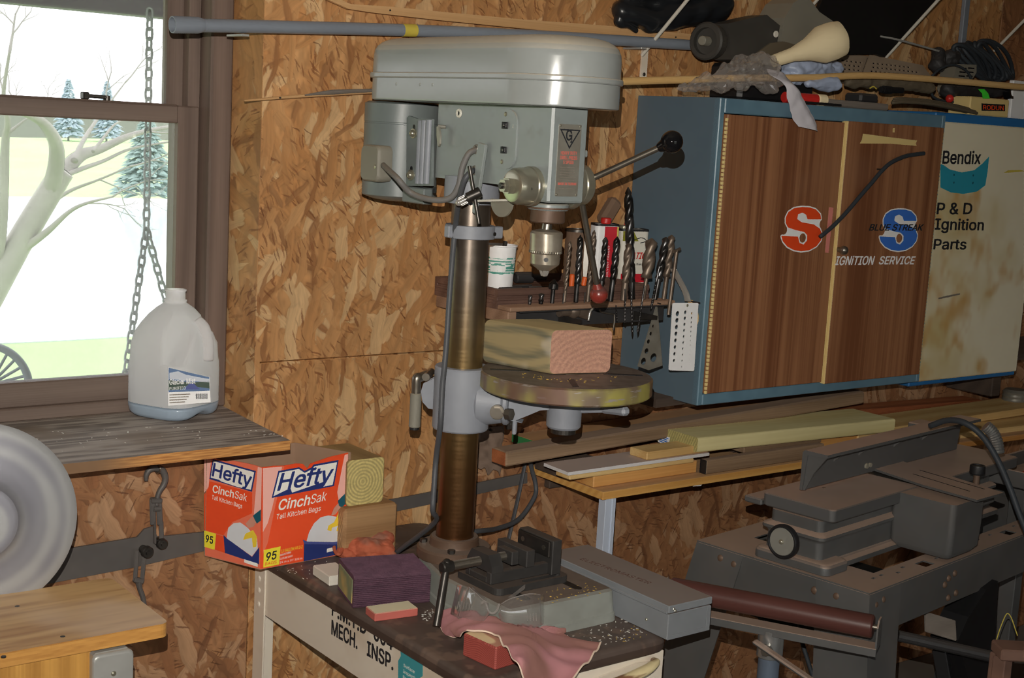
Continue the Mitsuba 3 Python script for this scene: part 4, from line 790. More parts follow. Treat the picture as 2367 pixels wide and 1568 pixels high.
# ---- orange box of kitchen bags, torn open at the top
tbx = thing('trash_bag_box', 'torn-open orange and white cardboard box of tall kitchen bags, left corner of the shop table', 'box')
N_ = pZ(601, 1318, BZ); R_ = pY(803, 1272, 2.362)*V(1, 1, 0)+V(0, 0, BZ); Lf_ = pY(472, 1278, 2.482)*V(1, 1, 0)+V(0, 0, BZ); bh = .208
B_ = Lf_+R_-N_
FR = frame(N_+V(0, 0, .001), R_-N_, UP); FL = frame(Lf_+V(0, 0, .001), N_-Lf_, UP)
FRo, FLo = FR.copy(), FL.copy()
wr, wl = np.linalg.norm(R_-N_), np.linalg.norm(N_-Lf_)
K4 = lambda x, y: (440+x/3.92, 950+y/3.92)
def panel_px(M, w, top):
    t = [tuple(pP(*K4(*q), M)) for q in top]; return Polygon([(0, 0), (w, 0)]+t[::-1]).buffer(0)
FRb, FLb = FR@trimesh.transformations.translation_matrix([0, 0, -.002]), FL@trimesh.transformations.translation_matrix([0, 0, -.002])
prR = panel_px(FR, wr, [(655, 512), (760, 500), (850, 498), (960, 478), (1020, 482), (1062, 524), (1090, 480), (1140, 462), (1260, 420), (1430, 380)]); prR = prR.intersection(sbox(0, 0, wr, .3))
prL = panel_px(FL, wl, [(125, 380), (200, 410), (235, 440), (330, 462), (380, 452), (480, 470), (560, 488), (650, 514)]); prL = prL.intersection(sbox(0, 0, wl, .3))
obj(tbx+'__front_panel', prism(prR, FRb, .002), 'm_box_orange'); obj(tbx+'__side_panel', prism(prL, FLb, .002), 'm_box_fade')
FB = frame(B_+V(0, 0, .001), Lf_-B_, UP); FS = frame(R_+V(0, 0, .001), B_-R_, UP)
obj(tbx+'__back_panel', prism(Polygon([(0, 0), (wr, 0), (wr, .2), (.6*wr, .206), (0, .212)]), FB@trimesh.transformations.translation_matrix([0, 0, -.002]), .002), 'm_card')
obj(tbx+'__back_panel', prism(Polygon([(0, 0), (wl, 0), (wl, .212), (0, pP(*K4(1430, 380), FR)[1])]), FS@trimesh.transformations.translation_matrix([0, 0, -.002]), .002), 'm_card')
obj(tbx+'__bottom', prism(Polygon([tuple(q[:2]) for q in (N_, R_, B_, Lf_)]), trimesh.transformations.translation_matrix([0, 0, BZ+.0004]), .002), 'm_card')
def dR(n, pts, m, lift=.0, M=None): decal(tbx+'__'+n, [K4(*q) for q in pts], FR if M is None else M, m, lift)
def dL(n, pts, m, lift=.0): dR(n, pts, m, lift, FL)
dR('print_pale_band', [(657, 520), (832, 505), (735, 900), (700, 1020), (657, 1100)], 'm_box_pale'); dR('print_fade', [(832, 505), (850, 503), (770, 860), (700, 1200), (657, 1300), (657, 1100), (700, 1020), (735, 900)], 'm_box_fade')
dR('print_pale_band', [(1398, 400), (1428, 392), (1424, 730), (1345, 815), (1330, 740)], 'm_box_pale')
dR('print_logo_border', [(736, 790), (796, 546), (985, 512), (1035, 545), (1100, 512), (1115, 488), (1342, 446), (1300, 682)], 'm_box_navy', .0002); dR('print_logo_panel', [(752, 774), (806, 560), (980, 527), (1035, 562), (1105, 527), (1122, 503), (1328, 465), (1288, 670), (1195, 690), (1215, 640), (920, 742), (905, 700)], 'm_box_white', .0004)
ptext(tbx+'__print_lettering', 'Hefty', K4(785, 722), K4(1268, 640), K4(826, 570), FR, 'm_box_navy', True, .0006)
ptext(tbx+'__print_lettering', 'Cinch', K4(790, 902), K4(1075, 850), K4(812, 808), FR, 'm_box_white', True, .0003); ptext(tbx+'__print_lettering', 'Sak', K4(1085, 845), K4(1226, 812), K4(1103, 758), FR, 'm_box_white', False, .0003)
ptext(tbx+'__print_lettering', 'Tall Kitchen Bags', K4(775, 985), K4(1178, 905), K4(782, 938), FR, 'm_box_white', False, .0003)
dR('print_bag', [(1050, 1190), (1075, 1100), (1120, 1020), (1180, 965), (1250, 948), (1320, 960), (1372, 1000), (1380, 1190)], 'm_box_bag', .0003); dR('print_tie', [(1240, 1080), (1250, 1040), (1300, 1010), (1350, 905), (1368, 950), (1370, 1080), (1320, 1092), (1335, 1040), (1280, 1060), (1275, 1092)], 'm_box_strap', .0006)
dR('print_hand', [(1272, 950), (1300, 880), (1345, 830), (1380, 850), (1350, 890), (1310, 940)], 'm_skin_print', .0006); dR('print_sleeve', [(1335, 815), (1408, 742), (1404, 840), (1368, 878), (1345, 860)], 'm_sleeve_print', .0008)
dR('print_bin', [(1030, 1200), (1416, 1195), (1416, 1285), (1026, 1365)], 'm_box_navy', .0003); dR('print_bin_rim', [(1018, 1168), (1060, 1185), (1300, 1190), (1418, 1165), (1418, 1196), (1300, 1212), (1030, 1208)], 'm_box_blue', .0005)
dR('print_count_panel', [(664, 1262), (817, 1228), (802, 1392), (660, 1422)], 'm_box_yellow', .0003); ptext(tbx+'__print_lettering', '95', K4(680, 1362), K4(775, 1340), K4(690, 1288), FR, 'm_ink_black', True, .0006); ptext(tbx+'__print_lettering', 'BAGS', K4(674, 1402), K4(780, 1380), K4(676, 1376), FR, 'm_box_orange', False, .0006)
ptext(tbx+'__print_lettering', '13 GALLON (49.2 L)', K4(822, 1286), K4(1015, 1244), K4(824, 1258), FR, 'm_box_yellow', False, .0003)
for i, (x1, y1) in enumerate(((910, 1302), (925, 1332), (1012, 1350))): ptext(tbx+'__print_lettering', ('DRAWSTRING', 'CLOSURE BAGS', '24 in x 27 3/8 in')[i], K4(808, 1320+i*32), K4(x1, y1-12+i*3), K4(810, 1302+i*32), FR, 'm_box_white', False, .0003)
dR('print_tag', [(1236, 1250), (1300, 1235), (1300, 1268), (1234, 1284)], 'm_box_white', .0006)
dL('print_pale_band', [(126, 392), (190, 420), (165, 690), (126, 745)], 'm_box_pale'); dL('print_pale_band', [(612, 508), (648, 520), (640, 900), (575, 950)], 'm_box_pale'); dL('print_red', [(126, 760), (165, 700), (175, 640), (560, 740), (560, 930), (380, 1010), (300, 1130), (126, 1080)], 'm_box_orange'); dL('print_red', [(236, 1120), (310, 1140), (316, 1290), (224, 1258)], 'm_box_orange')
dL('print_logo_border', [(174, 618), (204, 438), (594, 546), (558, 734)], 'm_box_navy', .0002); dL('print_logo_panel', [(186, 606), (212, 455), (580, 556), (550, 716), (430, 690), (280, 640), (262, 625)], 'm_box_white', .0004)
ptext(tbx+'__print_lettering', 'Hefty', K4(196, 588), K4(548, 688), K4(214, 474), FL, 'm_box_navy', True, .0006)
ptext(tbx+'__print_lettering', 'Cinch', K4(200, 736), K4(392, 788), K4(208, 672), FL, 'm_box_white', True, .0003); ptext(tbx+'__print_lettering', 'Sak', K4(402, 790), K4(510, 822), K4(410, 724), FL, 'm_box_white', False, .0003); ptext(tbx+'__print_lettering', 'Tall Kitchen Bags', K4(195, 800), K4(470, 884), K4(198, 762), FL, 'm_box_white', False, .0003)
dL('print_bag', [(330, 1155), (345, 1060), (395, 1018), (455, 1012), (520, 1060), (605, 1160), (612, 1250), (560, 1320)], 'm_box_bag', .0003); dL('print_tie', [(480, 1170), (500, 1115), (570, 1080), (605, 1140), (600, 1230), (570, 1240), (560, 1150)], 'm_box_strap', .0006)
dL('print_hand', [(502, 1022), (565, 955), (600, 1010), (575, 1050), (530, 1062)], 'm_skin_print', .0006); dL('print_sleeve', [(570, 950), (640, 895), (640, 995), (605, 1022)], 'm_sleeve_print', .0008)
dL('print_bin', [(302, 1128), (330, 1155), (560, 1325), (625, 1235), (622, 1392), (315, 1288)], 'm_box_navy', .0002); dL('print_count_panel', [(127, 1085), (234, 1114), (220, 1260), (127, 1232)], 'm_box_yellow', .0003); ptext(tbx+'__print_lettering', '95', K4(140, 1188), K4(206, 1206), K4(144, 1124), FL, 'm_ink_black', True, .0006); dL('print_tag', [(490, 1345), (612, 1384), (612, 1415), (490, 1374)], 'm_box_white', .0005)
# ---- blocks behind the box
b0 = pZ(808, 1292, BZ); BY = 2.335
bw0, bw1 = pY(803, 1285, BY)[0], pY(916, 1285, BY)[0]
bzt = pY(916, 1163, BY)[2]
single('wood_block', bx(bw0-.01, bw1, BY, 2.49, BZ+.0005, bzt, .006), 'm_block_tan', 'tan squared wood block under the ringed post end, behind the orange glove', 'wood block')
px0, px1 = pY(800, 1160, BY+.02)[0], pY(884, 1160, BY+.02)[0]; pzt = pY(842, 1062, BY+.02)[2]
pp = prism(rpoly(px1-px0, pzt-bzt, .008, 4, ((px0+px1)/2, (pzt+bzt)/2+.0005)), frame((0, 2.49, 0), (1, 0, 0), UP), 2.49-BY-.02)
single('timber_offcut', pp, 'm_post_end', 'short greenish timber offcut showing growth rings, on top of the tan block', 'wood block', 30)
# ---- leather glove
def lump(pts, s=.004, it=2):
    m = pts; return m
def blob(chains, res=.004, sm=12):
    """joined hulls of spheres, refined and smoothed"""
    M_ = None
    for ch_ in chains:
        for (p, r), (q, r_) in zip(ch_[:-1], ch_[1:]):
            a = m3.Manifold.sphere(r, 14).translate(tuple(p)); b = m3.Manifold.sphere(r_, 14).translate(tuple(q)); h_ = m3.Manifold.batch_hull([a, b]); M_ = h_ if M_ is None else M_+h_
    o = M_.refine_to_length(res).to_mesh(); t = trimesh.Trimesh(o.vert_properties[:, :3], o.tri_verts, process=True); trimesh.smoothing.filter_taubin(t, iterations=sm); return t
G = lambda x, y, z: pZ(x, y, BZ+z)
gl_ = blob([[(G(800, 1262, .020), .018), (G(850, 1268, .024), .022), (G(892, 1270, .020), .019)], [(G(788, 1245, .024), .012), (G(830, 1245, .03), .016), (G(890, 1250, .026), .018)], [(G(870, 1280, .012), .012), (G(905, 1285, .010), .010)],
            [(G(850, 1285, .011), .011), (G(885, 1292, .009), .009)], [(G(785, 1258, .02), .010), (G(790, 1275, .014), .011), (G(812, 1284, .010), .010)]], .0035, 14)
gl_.vertices += gl_.vertex_normals*((meshkit.fbm(gl_.vertices*55)-.5)*.016)[:, None] if hasattr(meshkit, 'fbm') else 0
gl_.vertices[:, 2] = np.maximum(gl_.vertices[:, 2], BZ+.0004)
gv = thing('work_glove', 'crumpled orange leather work glove lying in front of the tan block', 'glove')
obj(gv+'__body', gl_, 'm_glove', True)
cuff = [G(782+10*math.cos(t)*1.0, 1262+20*math.sin(t), .020) for t in np.linspace(0, 2*math.pi, 14)]
obj(gv+'__cuff', tube(cuff, .0035, 8, 3), 'm_glove', True)
# ---- ridged purple sanding block, small blocks
pn, pr_, pl_ = pZ(809, 1409, BZ)+V(.006, 0, 0), pZ(992, 1394, BZ), pZ(765, 1362, BZ)
xx = nrm(pr_-pn); yy = V(-xx[1], xx[0], 0); ww, dd = np.linalg.norm(pr_-pn), abs((pl_-pn)@yy); hh_ = .0605
rg = []
nr = 15
for i in range(nr): rg += [(0.0, .003+i*(hh_-.006)/nr), (-.0026, .003+(i+.5)*(hh_-.006)/nr)]
nt = 21
for i in range(nt): rg += [(.003+i*(dd-.006)/nt, hh_), (.003+(i+.5)*(dd-.006)/nt, hh_+.0019)]
rg += [(dd, hh_-.002), (dd, .0005), (.002, .0005)]
pb_ = thing('sanding_block', 'big wood block wrapped in ridged purple abrasive cloth on the table edge', 'sanding block')
MP = frame(pn+xx*ww, yy, UP)                                           # z of this frame runs back along -x
MP = np.eye(4); MP[:3, 0], MP[:3, 1], MP[:3, 2], MP[:3, 3] = yy, UP, np.cross(yy, UP), pn
wrap = prism(Polygon(rg), MP, ww); 
if (np.cross(yy, UP)@xx) < 0: wrap.apply_translation(xx*ww)
obj(pb_+'__abrasive_wrap', wrap, 'm_purple')
obj(pb_+'__wood_core', obox(pn-xx*.0015+yy*.002+UP*.002, xx, yy, .03, dd-.005, hh_-.005, .006), 'm_green_end')
cn, cr_, cl_ = pZ(866, 1439, BZ), pZ(966, 1425, BZ), pZ(828, 1413, BZ)
xx2 = nrm(cr_-cn); yy2 = V(-xx2[1], xx2[0], 0); cd_ = max(.02, abs((cl_-cn)@yy2)); chh = .0155
single('wood_strip', obox(cn+UP*.0004, xx2, yy2, np.linalg.norm(cr_-cn), min(cd_, .042), chh, .0015), 'm_cream_red', 'small strip of wood with cream top and red edge in front of the purple block', 'wood strip')
gn, gr_ = pZ(722, 1330, BZ), pZ(765, 1360, BZ); gx_ = nrm(gr_-gn)
single('wood_block', obox(gn+UP*.0004, gx_, V(-gx_[1], gx_[0], 0), .075, .05, .02, .002), 'm_offwhite', 'pale grey-white wood block half hidden behind the purple sanding block', 'wood block')
# ---- drill vise on the base slab
vz = SZ+.0008
vn, vr_, vl_ = pZ(1149, 1380, vz), pZ(1317, 1345, vz), pZ(1013, 1328, vz)
vx = nrm(vr_-vn); vy = V(-vx[1], vx[0], 0); VL, VW = np.linalg.norm(vr_-vn), min(abs((vl_-vn)@vy), .13); VM = np.eye(4); VM[:3, 0], VM[:3, 1], VM[:3, 3] = vx, vy, vn
vs = thing('drill_vise', 'black cast iron drill press vise with threaded screw on the drill press base', 'vise')
def vb(x0, x1, y0, y1, z0, z1, b=.0015): return put(bx(x0, x1, y0, y1, z0, z1, b), VM)
b_ = VW
bp = rpoly(VL, b_, .014, 5, (VL/2, b_/2)).difference(rpoly(VL*.52, .012, .006, 4, (VL*.66, .014))).difference(rpoly(VL*.52, .012, .006, 4, (VL*.66, b_-.014)))
obj(vs+'__base', put(prism(bp, np.eye(4), .0125), VM), 'm_iron_black')
obj(vs+'__bed', join(vb(.004, VL-.012, .026, .040, .0125, .034), vb(.004, VL-.012, b_-.040, b_-.026, .0125, .034), vb(.004, VL-.012, .039, b_-.039, .0125, .024)), 'm_iron_black')
obj(vs+'__screw_block', put(prism(Polygon([(.026, .033), (b_-.026, .033), (b_-.028, .045), (b_-.04, .064), (.04, .064), (.028, .045)]), frame(V(.036, 0, 0), (0, 1, 0), UP), .026).apply_translation((-.030, 0, 0)), VM), 'm_iron_black')
jx0 = VL*.47
obj(vs+'__moving_jaw', join(vb(jx0, jx0+.020, .020, b_-.020, .0342, .066), vb(jx0-.016, jx0, b_/2-.022, b_/2+.022, .0342, .060), vb(jx0+.005, jx0+.026, .03, b_-.03, .0342, .052)), 'm_iron_black')
jf = VL*.80
obj(vs+'__fixed_jaw', join(vb(jf, jf+.022, .014, b_-.014, .0125, .078), vb(jf+.020, jf+.03, .03, b_-.03, .0125, .05)), 'm_iron_black')
obj(vs+'__jaw_plate', vb(jf-.006, jf-.0003, .018, b_-.018, .046, .076), 'm_dark_steel')
for y_ in (.034, b_-.034): obj(vs+'__jaw_screw', put(cyl((jf-.0064, y_, .062), (jf-.0058, y_, .062), .005, 12), VM), 'm_steel')
sp_ = []
for t in np.linspace(-.055, jx0-.01, 70): sp_ += [(.0072, t), (.0085, t+.0008)]
obj(vs+'__screw', put(lathe([(0, -.0565), (.0072, -.0563)]+sp_+[(0, sp_[-1][1]+.001)], (0, b_/2, .047), (1, 0, 0), 16), VM), 'm_steel')
hx = V(-.068, b_/2, .047)
obj(vs+'__screw_head', put(cyl(hx-V(.010, 0, 0), hx+V(.014, 0, 0), .0105, 18, b=.002), VM), 'm_dark_steel', 30)
ht = VM[:3, :3]@hx+vn
he = pD(1009, 1448, (ht-EYE)@CAM[2]-.03); ht2 = ht+(ht-he)*.06; he[2] = max(he[2], BZ+.008)
obj(vs+'__handle_bar', join(cyl(ht2, he, .0068, 16, .0075), ball(ht2, .0088, 16)), 'm_dark_steel', 40)
# ---- cedar block and pink rag, goggles
en, el_, er_ = pZ(1144, 1552, BZ), pZ(1048, 1518, BZ), pZ(1198, 1535, BZ); exx = nrm(er_-en); eyy = V(-exx[1], exx[0], 0)
CW, CD_ = .092, .082
CO = en+UP*.0004; CH = .040
single('cedar_block', obox(CO, exx, eyy, CW, CD_, CH, .0025), 'm_cedar', 'red cedar block with rough pale patch on top, half under the pink rag', 'wood block')
net = [[(1010, 1422, .006), (1015, 1440, .007), (1030, 1462, .004), (1062, 1474, .004)], [(1060, 1402, .012), (1062, 1425, .030), (1075, 1448, .042), (1090, 1460, .046)], [(1130, 1395, .02), (1130, 1425, .040), (1135, 1448, .048), (1140, 1464, .0475)],
       [(1200, 1408, .016), (1195, 1440, .040), (1178, 1475, .049), (1164, 1490, .049)], [(1258, 1432, .006), (1250, 1470, .024), (1222, 1506, .048), (1196, 1535, .044)], [(1310, 1468, .004), (1300, 1508, .010), (1262, 1550, .012), (1216, 1580, .008)], [(1388, 1486, .003), (1374, 1512, .003), (1335, 1555, .000), (1282, 1606, -.02)]]
P0 = np.array([[pZ(x, y, BZ+z) for x, y, z in r] for r in net])
from scipy.interpolate import RectBivariateSpline
uu, vv_ = np.linspace(0, 1, 7), np.linspace(0, 1, 4); U_, V_ = np.linspace(0, 1, 84), np.linspace(0, 1, 48)
P1 = np.stack([RectBivariateSpline(uu, vv_, P0[..., k], kx=3, ky=3, s=0)(U_, V_) for k in range(3)], -1)
fold = np.sin(P1[..., 0]*60+P1[..., 1]*95+4*meshkit.noise(P1*14))*.0035+(meshkit.noise(P1*50, 3)-.5)*.004
P1[..., 2] += fold; 
P1[..., :2] += ((meshkit.noise(P1*26, 5)-.5)*.008)[..., None]
# the cloth lies on what is under it
for i in range(P1.shape[0]):
    for j in range(P1.shape[1]):
        p = P1[i, j]; q = p-CO; a, b = q@exx, q@eyy; fl_ = BZ+.0022
        if p[1] < Y0+.004: fl_ = -9
        if -.003 < a < CW+.003 and -.003 < b < CD_+.003: fl_ = BZ+CH+.0026
        if 1.404 < p[0] < 1.672 and p[1] > 1.788:                              # beside the slab, not through it
            if p[0]-1.404 < p[1]-1.788: p[0] = 1.404
            else: p[1] = 1.788
            p[2] = min(p[2], BZ+.004+.02*meshkit.noise(p*40))
        P1[i, j, 2] = max(p[2], fl_)
rg_ = thing('rag', 'faded pink cotton rag draped over the cedar block and the table edge', 'rag')
obj(rg_+'__cloth', sheet(P1, .0016), 'm_rag', True)
edge = np.vstack([P1[:, 0], P1[-1, 1:], P1[-2::-1, -1], P1[0, -2:0:-1]])
for nm_, e in (('hem', P1[:, -1]), ('hem', P1[-1, :]), ('hem', P1[0, :])): obj(rg_+'__'+nm_, tube(e[::2]+V(0, 0, .0006), .0017, 6, 2), 'm_stitch', True)
gg = thing('safety_glasses', 'clear plastic safety glasses with vented side shields on the pink rag', 'safety glasses')
DG = 2.385
K5 = lambda x, y, d=0.0: pD(950+x/5.2275, 1180+y/5.2275, DG+d)
def lens(pts_t, pts_b, key, dz):
    n_ = len(pts_t); t_ = spl([K5(*p, d) for p, d in zip(pts_t, dz)], 5); b2 = spl([K5(*p, d) for p, d in zip(pts_b, dz)], 5)
    P = np.stack([t_*(1-s)+b2*s-CAM[2]*.012*math.sin(math.pi*s) for s in np.linspace(0, 1, 9)], 1); obj(gg+'__'+key, sheet(P, .0016), 'm_goggle', True); return t_, b2
t1, b1_ = lens([(700, 930), (780, 1000), (860, 1075), (930, 1120)], [(560, 1290), (680, 1360), (840, 1360), (940, 1250)], 'left_lens', (.03, .01, 0, -.004))
t2, b2_ = lens([(1090, 1135), (1180, 1080), (1300, 1040), (1440, 1010), (1560, 1020)], [(1060, 1250), (1120, 1370), (1260, 1425), (1440, 1425), (1570, 1385)], 'right_lens', (-.004, 0, .004, .012, .03))
t3, b3_ = lens([(560, 900), (620, 905), (700, 930)], [(480, 1255), (510, 1270), (560, 1290)], 'side_shield', (.07, .05, .03))
t4, b4_ = lens([(1560, 1020), (1590, 1020), (1605, 1015)], [(1570, 1385), (1595, 1375), (1605, 1360)], 'side_shield', (.03, .05, .075))
for e in (t1, b1_, t2, b2_): obj(gg+'__lens_rim', tube(e, .0011, 6, 2), 'm_clear_plastic', True)
obj(gg+'__nose_bridge', tube([K5(850, 1130), K5(890, 1105), K5(915, 1150), K5(935, 1215), K5(970, 1245), K5(1010, 1240), K5(1045, 1200), K5(1060, 1150), K5(1075, 1130)], .002, 8, 4), 'm_clear_plastic', True)
for i in range(5): obj(gg+'__vent', tube([K5(575+i*36, 1105+i*3, .03-.006*i), K5(560+i*36, 1190+i*3, .03-.006*i)], .0009, 5, 1), 'm_clear_plastic')
for i in range(6): obj(gg+'__vent', tube([K5(1330+i*36, 1240, .0), K5(1335+i*36, 1340, .0)], .0009, 5, 1), 'm_clear_plastic')
obj(gg+'__temple', sheet(np.stack([spl([K5(740, 930, .02), K5(850, 1030, .05), K5(960, 1085, .07), K5(1100, 1085, .08), K5(1230, 1010, .07), K5(1380, 895, .06)], 5), spl([K5(750, 960, .02), K5(860, 1062, .05), K5(965, 1118, .07), K5(1110, 1118, .08), K5(1240, 1050, .07), K5(1375, 950, .06)], 5)], 1), .002), 'm_goggle', True)
# ---- long grey tool box
tbk = thing('tool_box', 'long grey steel tool box overhanging the front right corner of the table', 'tool box')
q0 = pZ(1541, 1481, BZ+.0008)
tx0, ty0, tx1, ty1 = q0[0], q0[1], q0[0]+.106, 2.022; tz0, tzl, tz1 = BZ+.0008, BZ+.049, BZ+.0645
obj(tbk+'__body', join(bx(tx0, tx1, ty0, ty1, tz0, tzl-.0006, .0012), bx(tx0+.010, tx1-.012, ty0-.0008, ty0+.001, tz0+.006, tzl-.006, .0007) if 0 else bx(tx0, tx0+.008, ty0-.0012, ty0, tz0, tzl-.001, .0005), bx(tx1-.010, tx1, ty0-.0012, ty0, tz0, tzl-.001, .0005), bx(tx0, tx1, ty0-.0012, ty0, tz0, tz0+.008, .0005)), 'm_toolbox')
obj(tbk+'__lid', join(bx(tx0-.0015, tx1+.0015, ty0-.0015, ty1+.0015, tzl+.0015, tz1, .0015), bx(tx0-.003, tx0, ty0+.002, ty1, tzl, tzl+.005, .0008)), 'm_toolbox')
for y_, z_ in ((ty0-.002, tzl+.009), (ty0-.002, tzl+.005)): obj(tbk+'__rivet', dome((tx0+.010+(.004 if z_ < tzl+.007 else 0), y_, z_), (0, -1, 0), .003, .002, 8), 'm_nickel')
obj(tbk+'__rivet', dome((tx0-.0002, ty0+.055, BZ+.022), (-1, 0, 0), .003, .002, 8), 'm_nickel')
obj(tbk+'__lettering', text('ELECTROMASTER', frame((tx0+.028, 1.955, tz1), (0.12, -1, 0), (1, .12, 0)), .175, .013, .0002), 'm_toolbox_ink')
swarf('pale paint flakes and debris scattered over the window shelf', [shavings(34, on([(20, 1000), (420, 985), (600, 1010), (120, 1050), .980]), .980), shavings(14, on([(540, 990), (650, 1000), (660, 1012), (560, 1014), .980]), .980)], 'm_chip_white')
# ---- swarf
swarf('white metal chips scattered on the dark table top beside the tool box', [shavings(60, on([(1310, 1470), (1440, 1432), (1500, 1470), (1400, 1500), BZ]), BZ), shavings(26, on([(975, 1420), (1000, 1400), (1010, 1425), (980, 1440), BZ]), BZ), shavings(26, on([(640, 1320), (760, 1290), (780, 1330), (700, 1340), BZ]), BZ)], 'm_chip_white')
swarf('yellow chips scattered on the grey base slab around the vise', [shavings(40, on([(1190, 1385), (1350, 1345), (1400, 1370), (1240, 1405), SZ]), SZ), shavings(14, on([(1380, 1465), (1460, 1440), (1500, 1470), (1420, 1490), BZ]), BZ)], 'm_chip_yellow')
# ------------------------------------------------------------------ left: jug, steelyard, dish, tool stand
jg = thing('water_jug', 'translucent one gallon plastic water jug without cap on the window shelf', 'jug')
JB = pZ(401, 957, .9805); JB[2] = .9805
jr = math.radians(-62)
def jring(w, z, p=3.4, bite=0.0, n=64):
    t = np.linspace(0, 2*np.pi, n, endpoint=False); c, s = np.cos(t), np.sin(t); r = (np.abs(c)**p+np.abs(s)**p)**(-1/p)
    x, y = w*r*c, w*r*s; return np.c_[JB[0]+x*math.cos(jr)-y*math.sin(jr), JB[1]+x*math.sin(jr)+y*math.cos(jr), np.full(n, JB[2]+z)]
pf = [(.000, .060, 3.2), (.003, .069, 3.4), (.010, .0745, 3.6), (.022, .0765, 3.8)]
lob = []
for z, w, p in pf:
    r_ = jring(w, z, p); k_ = np.maximum(0, np.cos(2*np.arctan2(r_[:, 1]-JB[1], r_[:, 0]-JB[0])-2*(jr+.0)))**3; r_[:, 2] += k_*.012*(1-z/.022); lob.append(r_)
bodyp = [(.030, .0765, 3.8), (.09, .0765, 3.8), (.112, .0765, 3.6), (.116, .0755, 3.6), (.15, .0745, 3.4), (.172, .070, 3.0), (.190, .061, 2.6), (.206, .050, 2.3), (.219, .037, 2.1), (.227, .026, 2), (.231, .0205, 2), (.2325, .0225, 2), (.2355, .0225, 2), (.237, .0195, 2), (.253, .0195, 2), (.2535, .0215, 2), (.2565, .0215, 2), (.2568, .0175, 2), (.236, .0165, 2)]
jbody = loft([lob[-1]]+[jring(w, z, p) for z, w, p in bodyp], False)
# hand hole at the right corner
hdir = nrm(CAM[0]*V(1, 1, 0)*.86+CAM[2]*V(1, 1, 0)*-.32); hside = V(-hdir[1], hdir[0], 0)
vtx = jbody.vertices.copy(); q = vtx-JB; a_ = q@hdir; z_ = q[:, 2]; s_ = q@hside
inb = np.exp(-((z_-.166)/.034)**4)*np.exp(-((a_-.047)/.017)**4)
vtx -= (np.sign(s_)*np.minimum(np.abs(s_), .04)*inb*.75)[:, None]*hside
jbody.vertices = vtx; obj(jg+'__body', jbody, 'm_hdpe', True)
obj(jg+'__handle', tube([JB+hdir*a+UP*z for a, z in ((.052, .197), (.066, .185), (.075, .165), (.078, .14), (.078, .12))], (.012, .0125, .012, .012, .011), 12, 5), 'm_hdpe', True)
obj(jg+'__water', loft(lob+[jring(.0766, .0295, 3.8)], True), 'm_jug_water', True); labels[jg+'__water'] = {'label': 'grey-blue water left in the bottom of the jug'}
LM = frame(pD(390, 936, (JB-EYE)@CAM[2]-.081)*1.0, CAM[0]*V(1, 1, 0)*.985+CAM[2]*V(1, 1, 0)*.10, UP)
lfn = {}
LMx = LM[:3, 0]; nl = np.cross(LMx, UP)
t_face = max((jring(.0772, .05, 3.8)-JB)@nl); LM[:3, 3] = LM[:3, 3]-nl*((LM[:3, 3]-JB)@nl)+nl*(t_face-.0012)
dl = lambda n, pts, m, l_: decal(jg+'__'+n, pts, LM, m, l_)
mat('m_lab_sky', L(86, 112, 150), .4); mat('m_lab_snow', L(190, 196, 206), .4); mat('m_lab_green', L(58, 76, 66), .4)
lk_ = obj(jg+'__label', flatp(Polygon([tuple(pP(*q, LM)) for q in ((389, 849), (485, 872), (487, 930), (389, 938))]), LM, .0016), 'm_white'); lb = lk_
dl2 = lambda n, pts, m, l_: decal(lb+'__'+n, pts, LM, m, l_)
dl2('picture', [(390, 850), (484, 872), (485, 903), (390, 907)], 'm_lab_sky', .0016); dl2('mountain', [(392, 862), (412, 858), (430, 866), (460, 872), (484, 876), (484, 884), (392, 876)], 'm_lab_snow', .0019); dl2('trees', [(390, 878), (420, 882), (450, 884), (484, 880), (485, 898), (455, 894), (440, 886), (420, 900), (390, 902)], 'm_lab_green', .0019); dl2('waterfall', [(428, 900), (438, 886), (448, 886), (462, 900)], 'm_box_blue', .0021)
ptext(lb+'__lettering', 'Glacier Mist', (392, 889), (452, 886), (392, 877), LM, 'm_white', True, .0023); ptext(lb+'__lettering', 'PURIFIED', (392, 902), (430, 900), (392, 895), LM, 'm_white', False, .0023)
for i in range(4): dl2('small_print', [(392, 912+i*6), (440-4*i, 910+i*6), (440-4*i, 912+i*6), (392, 914+i*6)], 'm_ink_grey', .0018)
for i in range(12): dl2('barcode_bar', [(453+i*2.3, 910), (454.2+i*2.3, 910), (454.2+i*2.3, 922), (453+i*2.3, 922.5)], 'm_ink_black', .0018)
# steelyard (beam scale) under the shelf
sc_ = thing('beam_scale', 'dark iron beam scale hung by its hook from the underside of the window shelf', 'scale')
YB = 2.4935
Sb = lambda x, y, Y=YB: pY(x, y, Y)
bm = [(60, 1290), (165, 1266), (315, 1241), (332, 1222), (352, 1216), (362, 1240), (469, 1229), (700, 1185), (920, 1151), (1100, 1116), (1216, 1092), (1216, 1116), (1100, 1142), (920, 1180), (700, 1222), (469, 1273), (315, 1309), (132, 1344), (50, 1362)]
FBm = frame((0, YB, 0), (1, 0, 0), UP)
obj(sc_+'__beam', flatp(Polygon([(Sb(*q)[0], Sb(*q)[2]) for q in bm]), FBm, .005), 'm_scale')
YH = 2.470
hk = [Sb(372, 1040, YH)*V(1, 1, 0)+V(0, 0, .9595), Sb(364, 1075, YH), Sb(366, 1092, YH)]
obj(sc_+'__eye', join(tube(hk, .002, 8), lathe([(.009+.002*math.cos(t), .002*math.sin(t)) for t in np.linspace(0, 2*math.pi, 9)], Sb(364, 1083, YH), (1, .2, 0), 18)), 'm_steel', True)
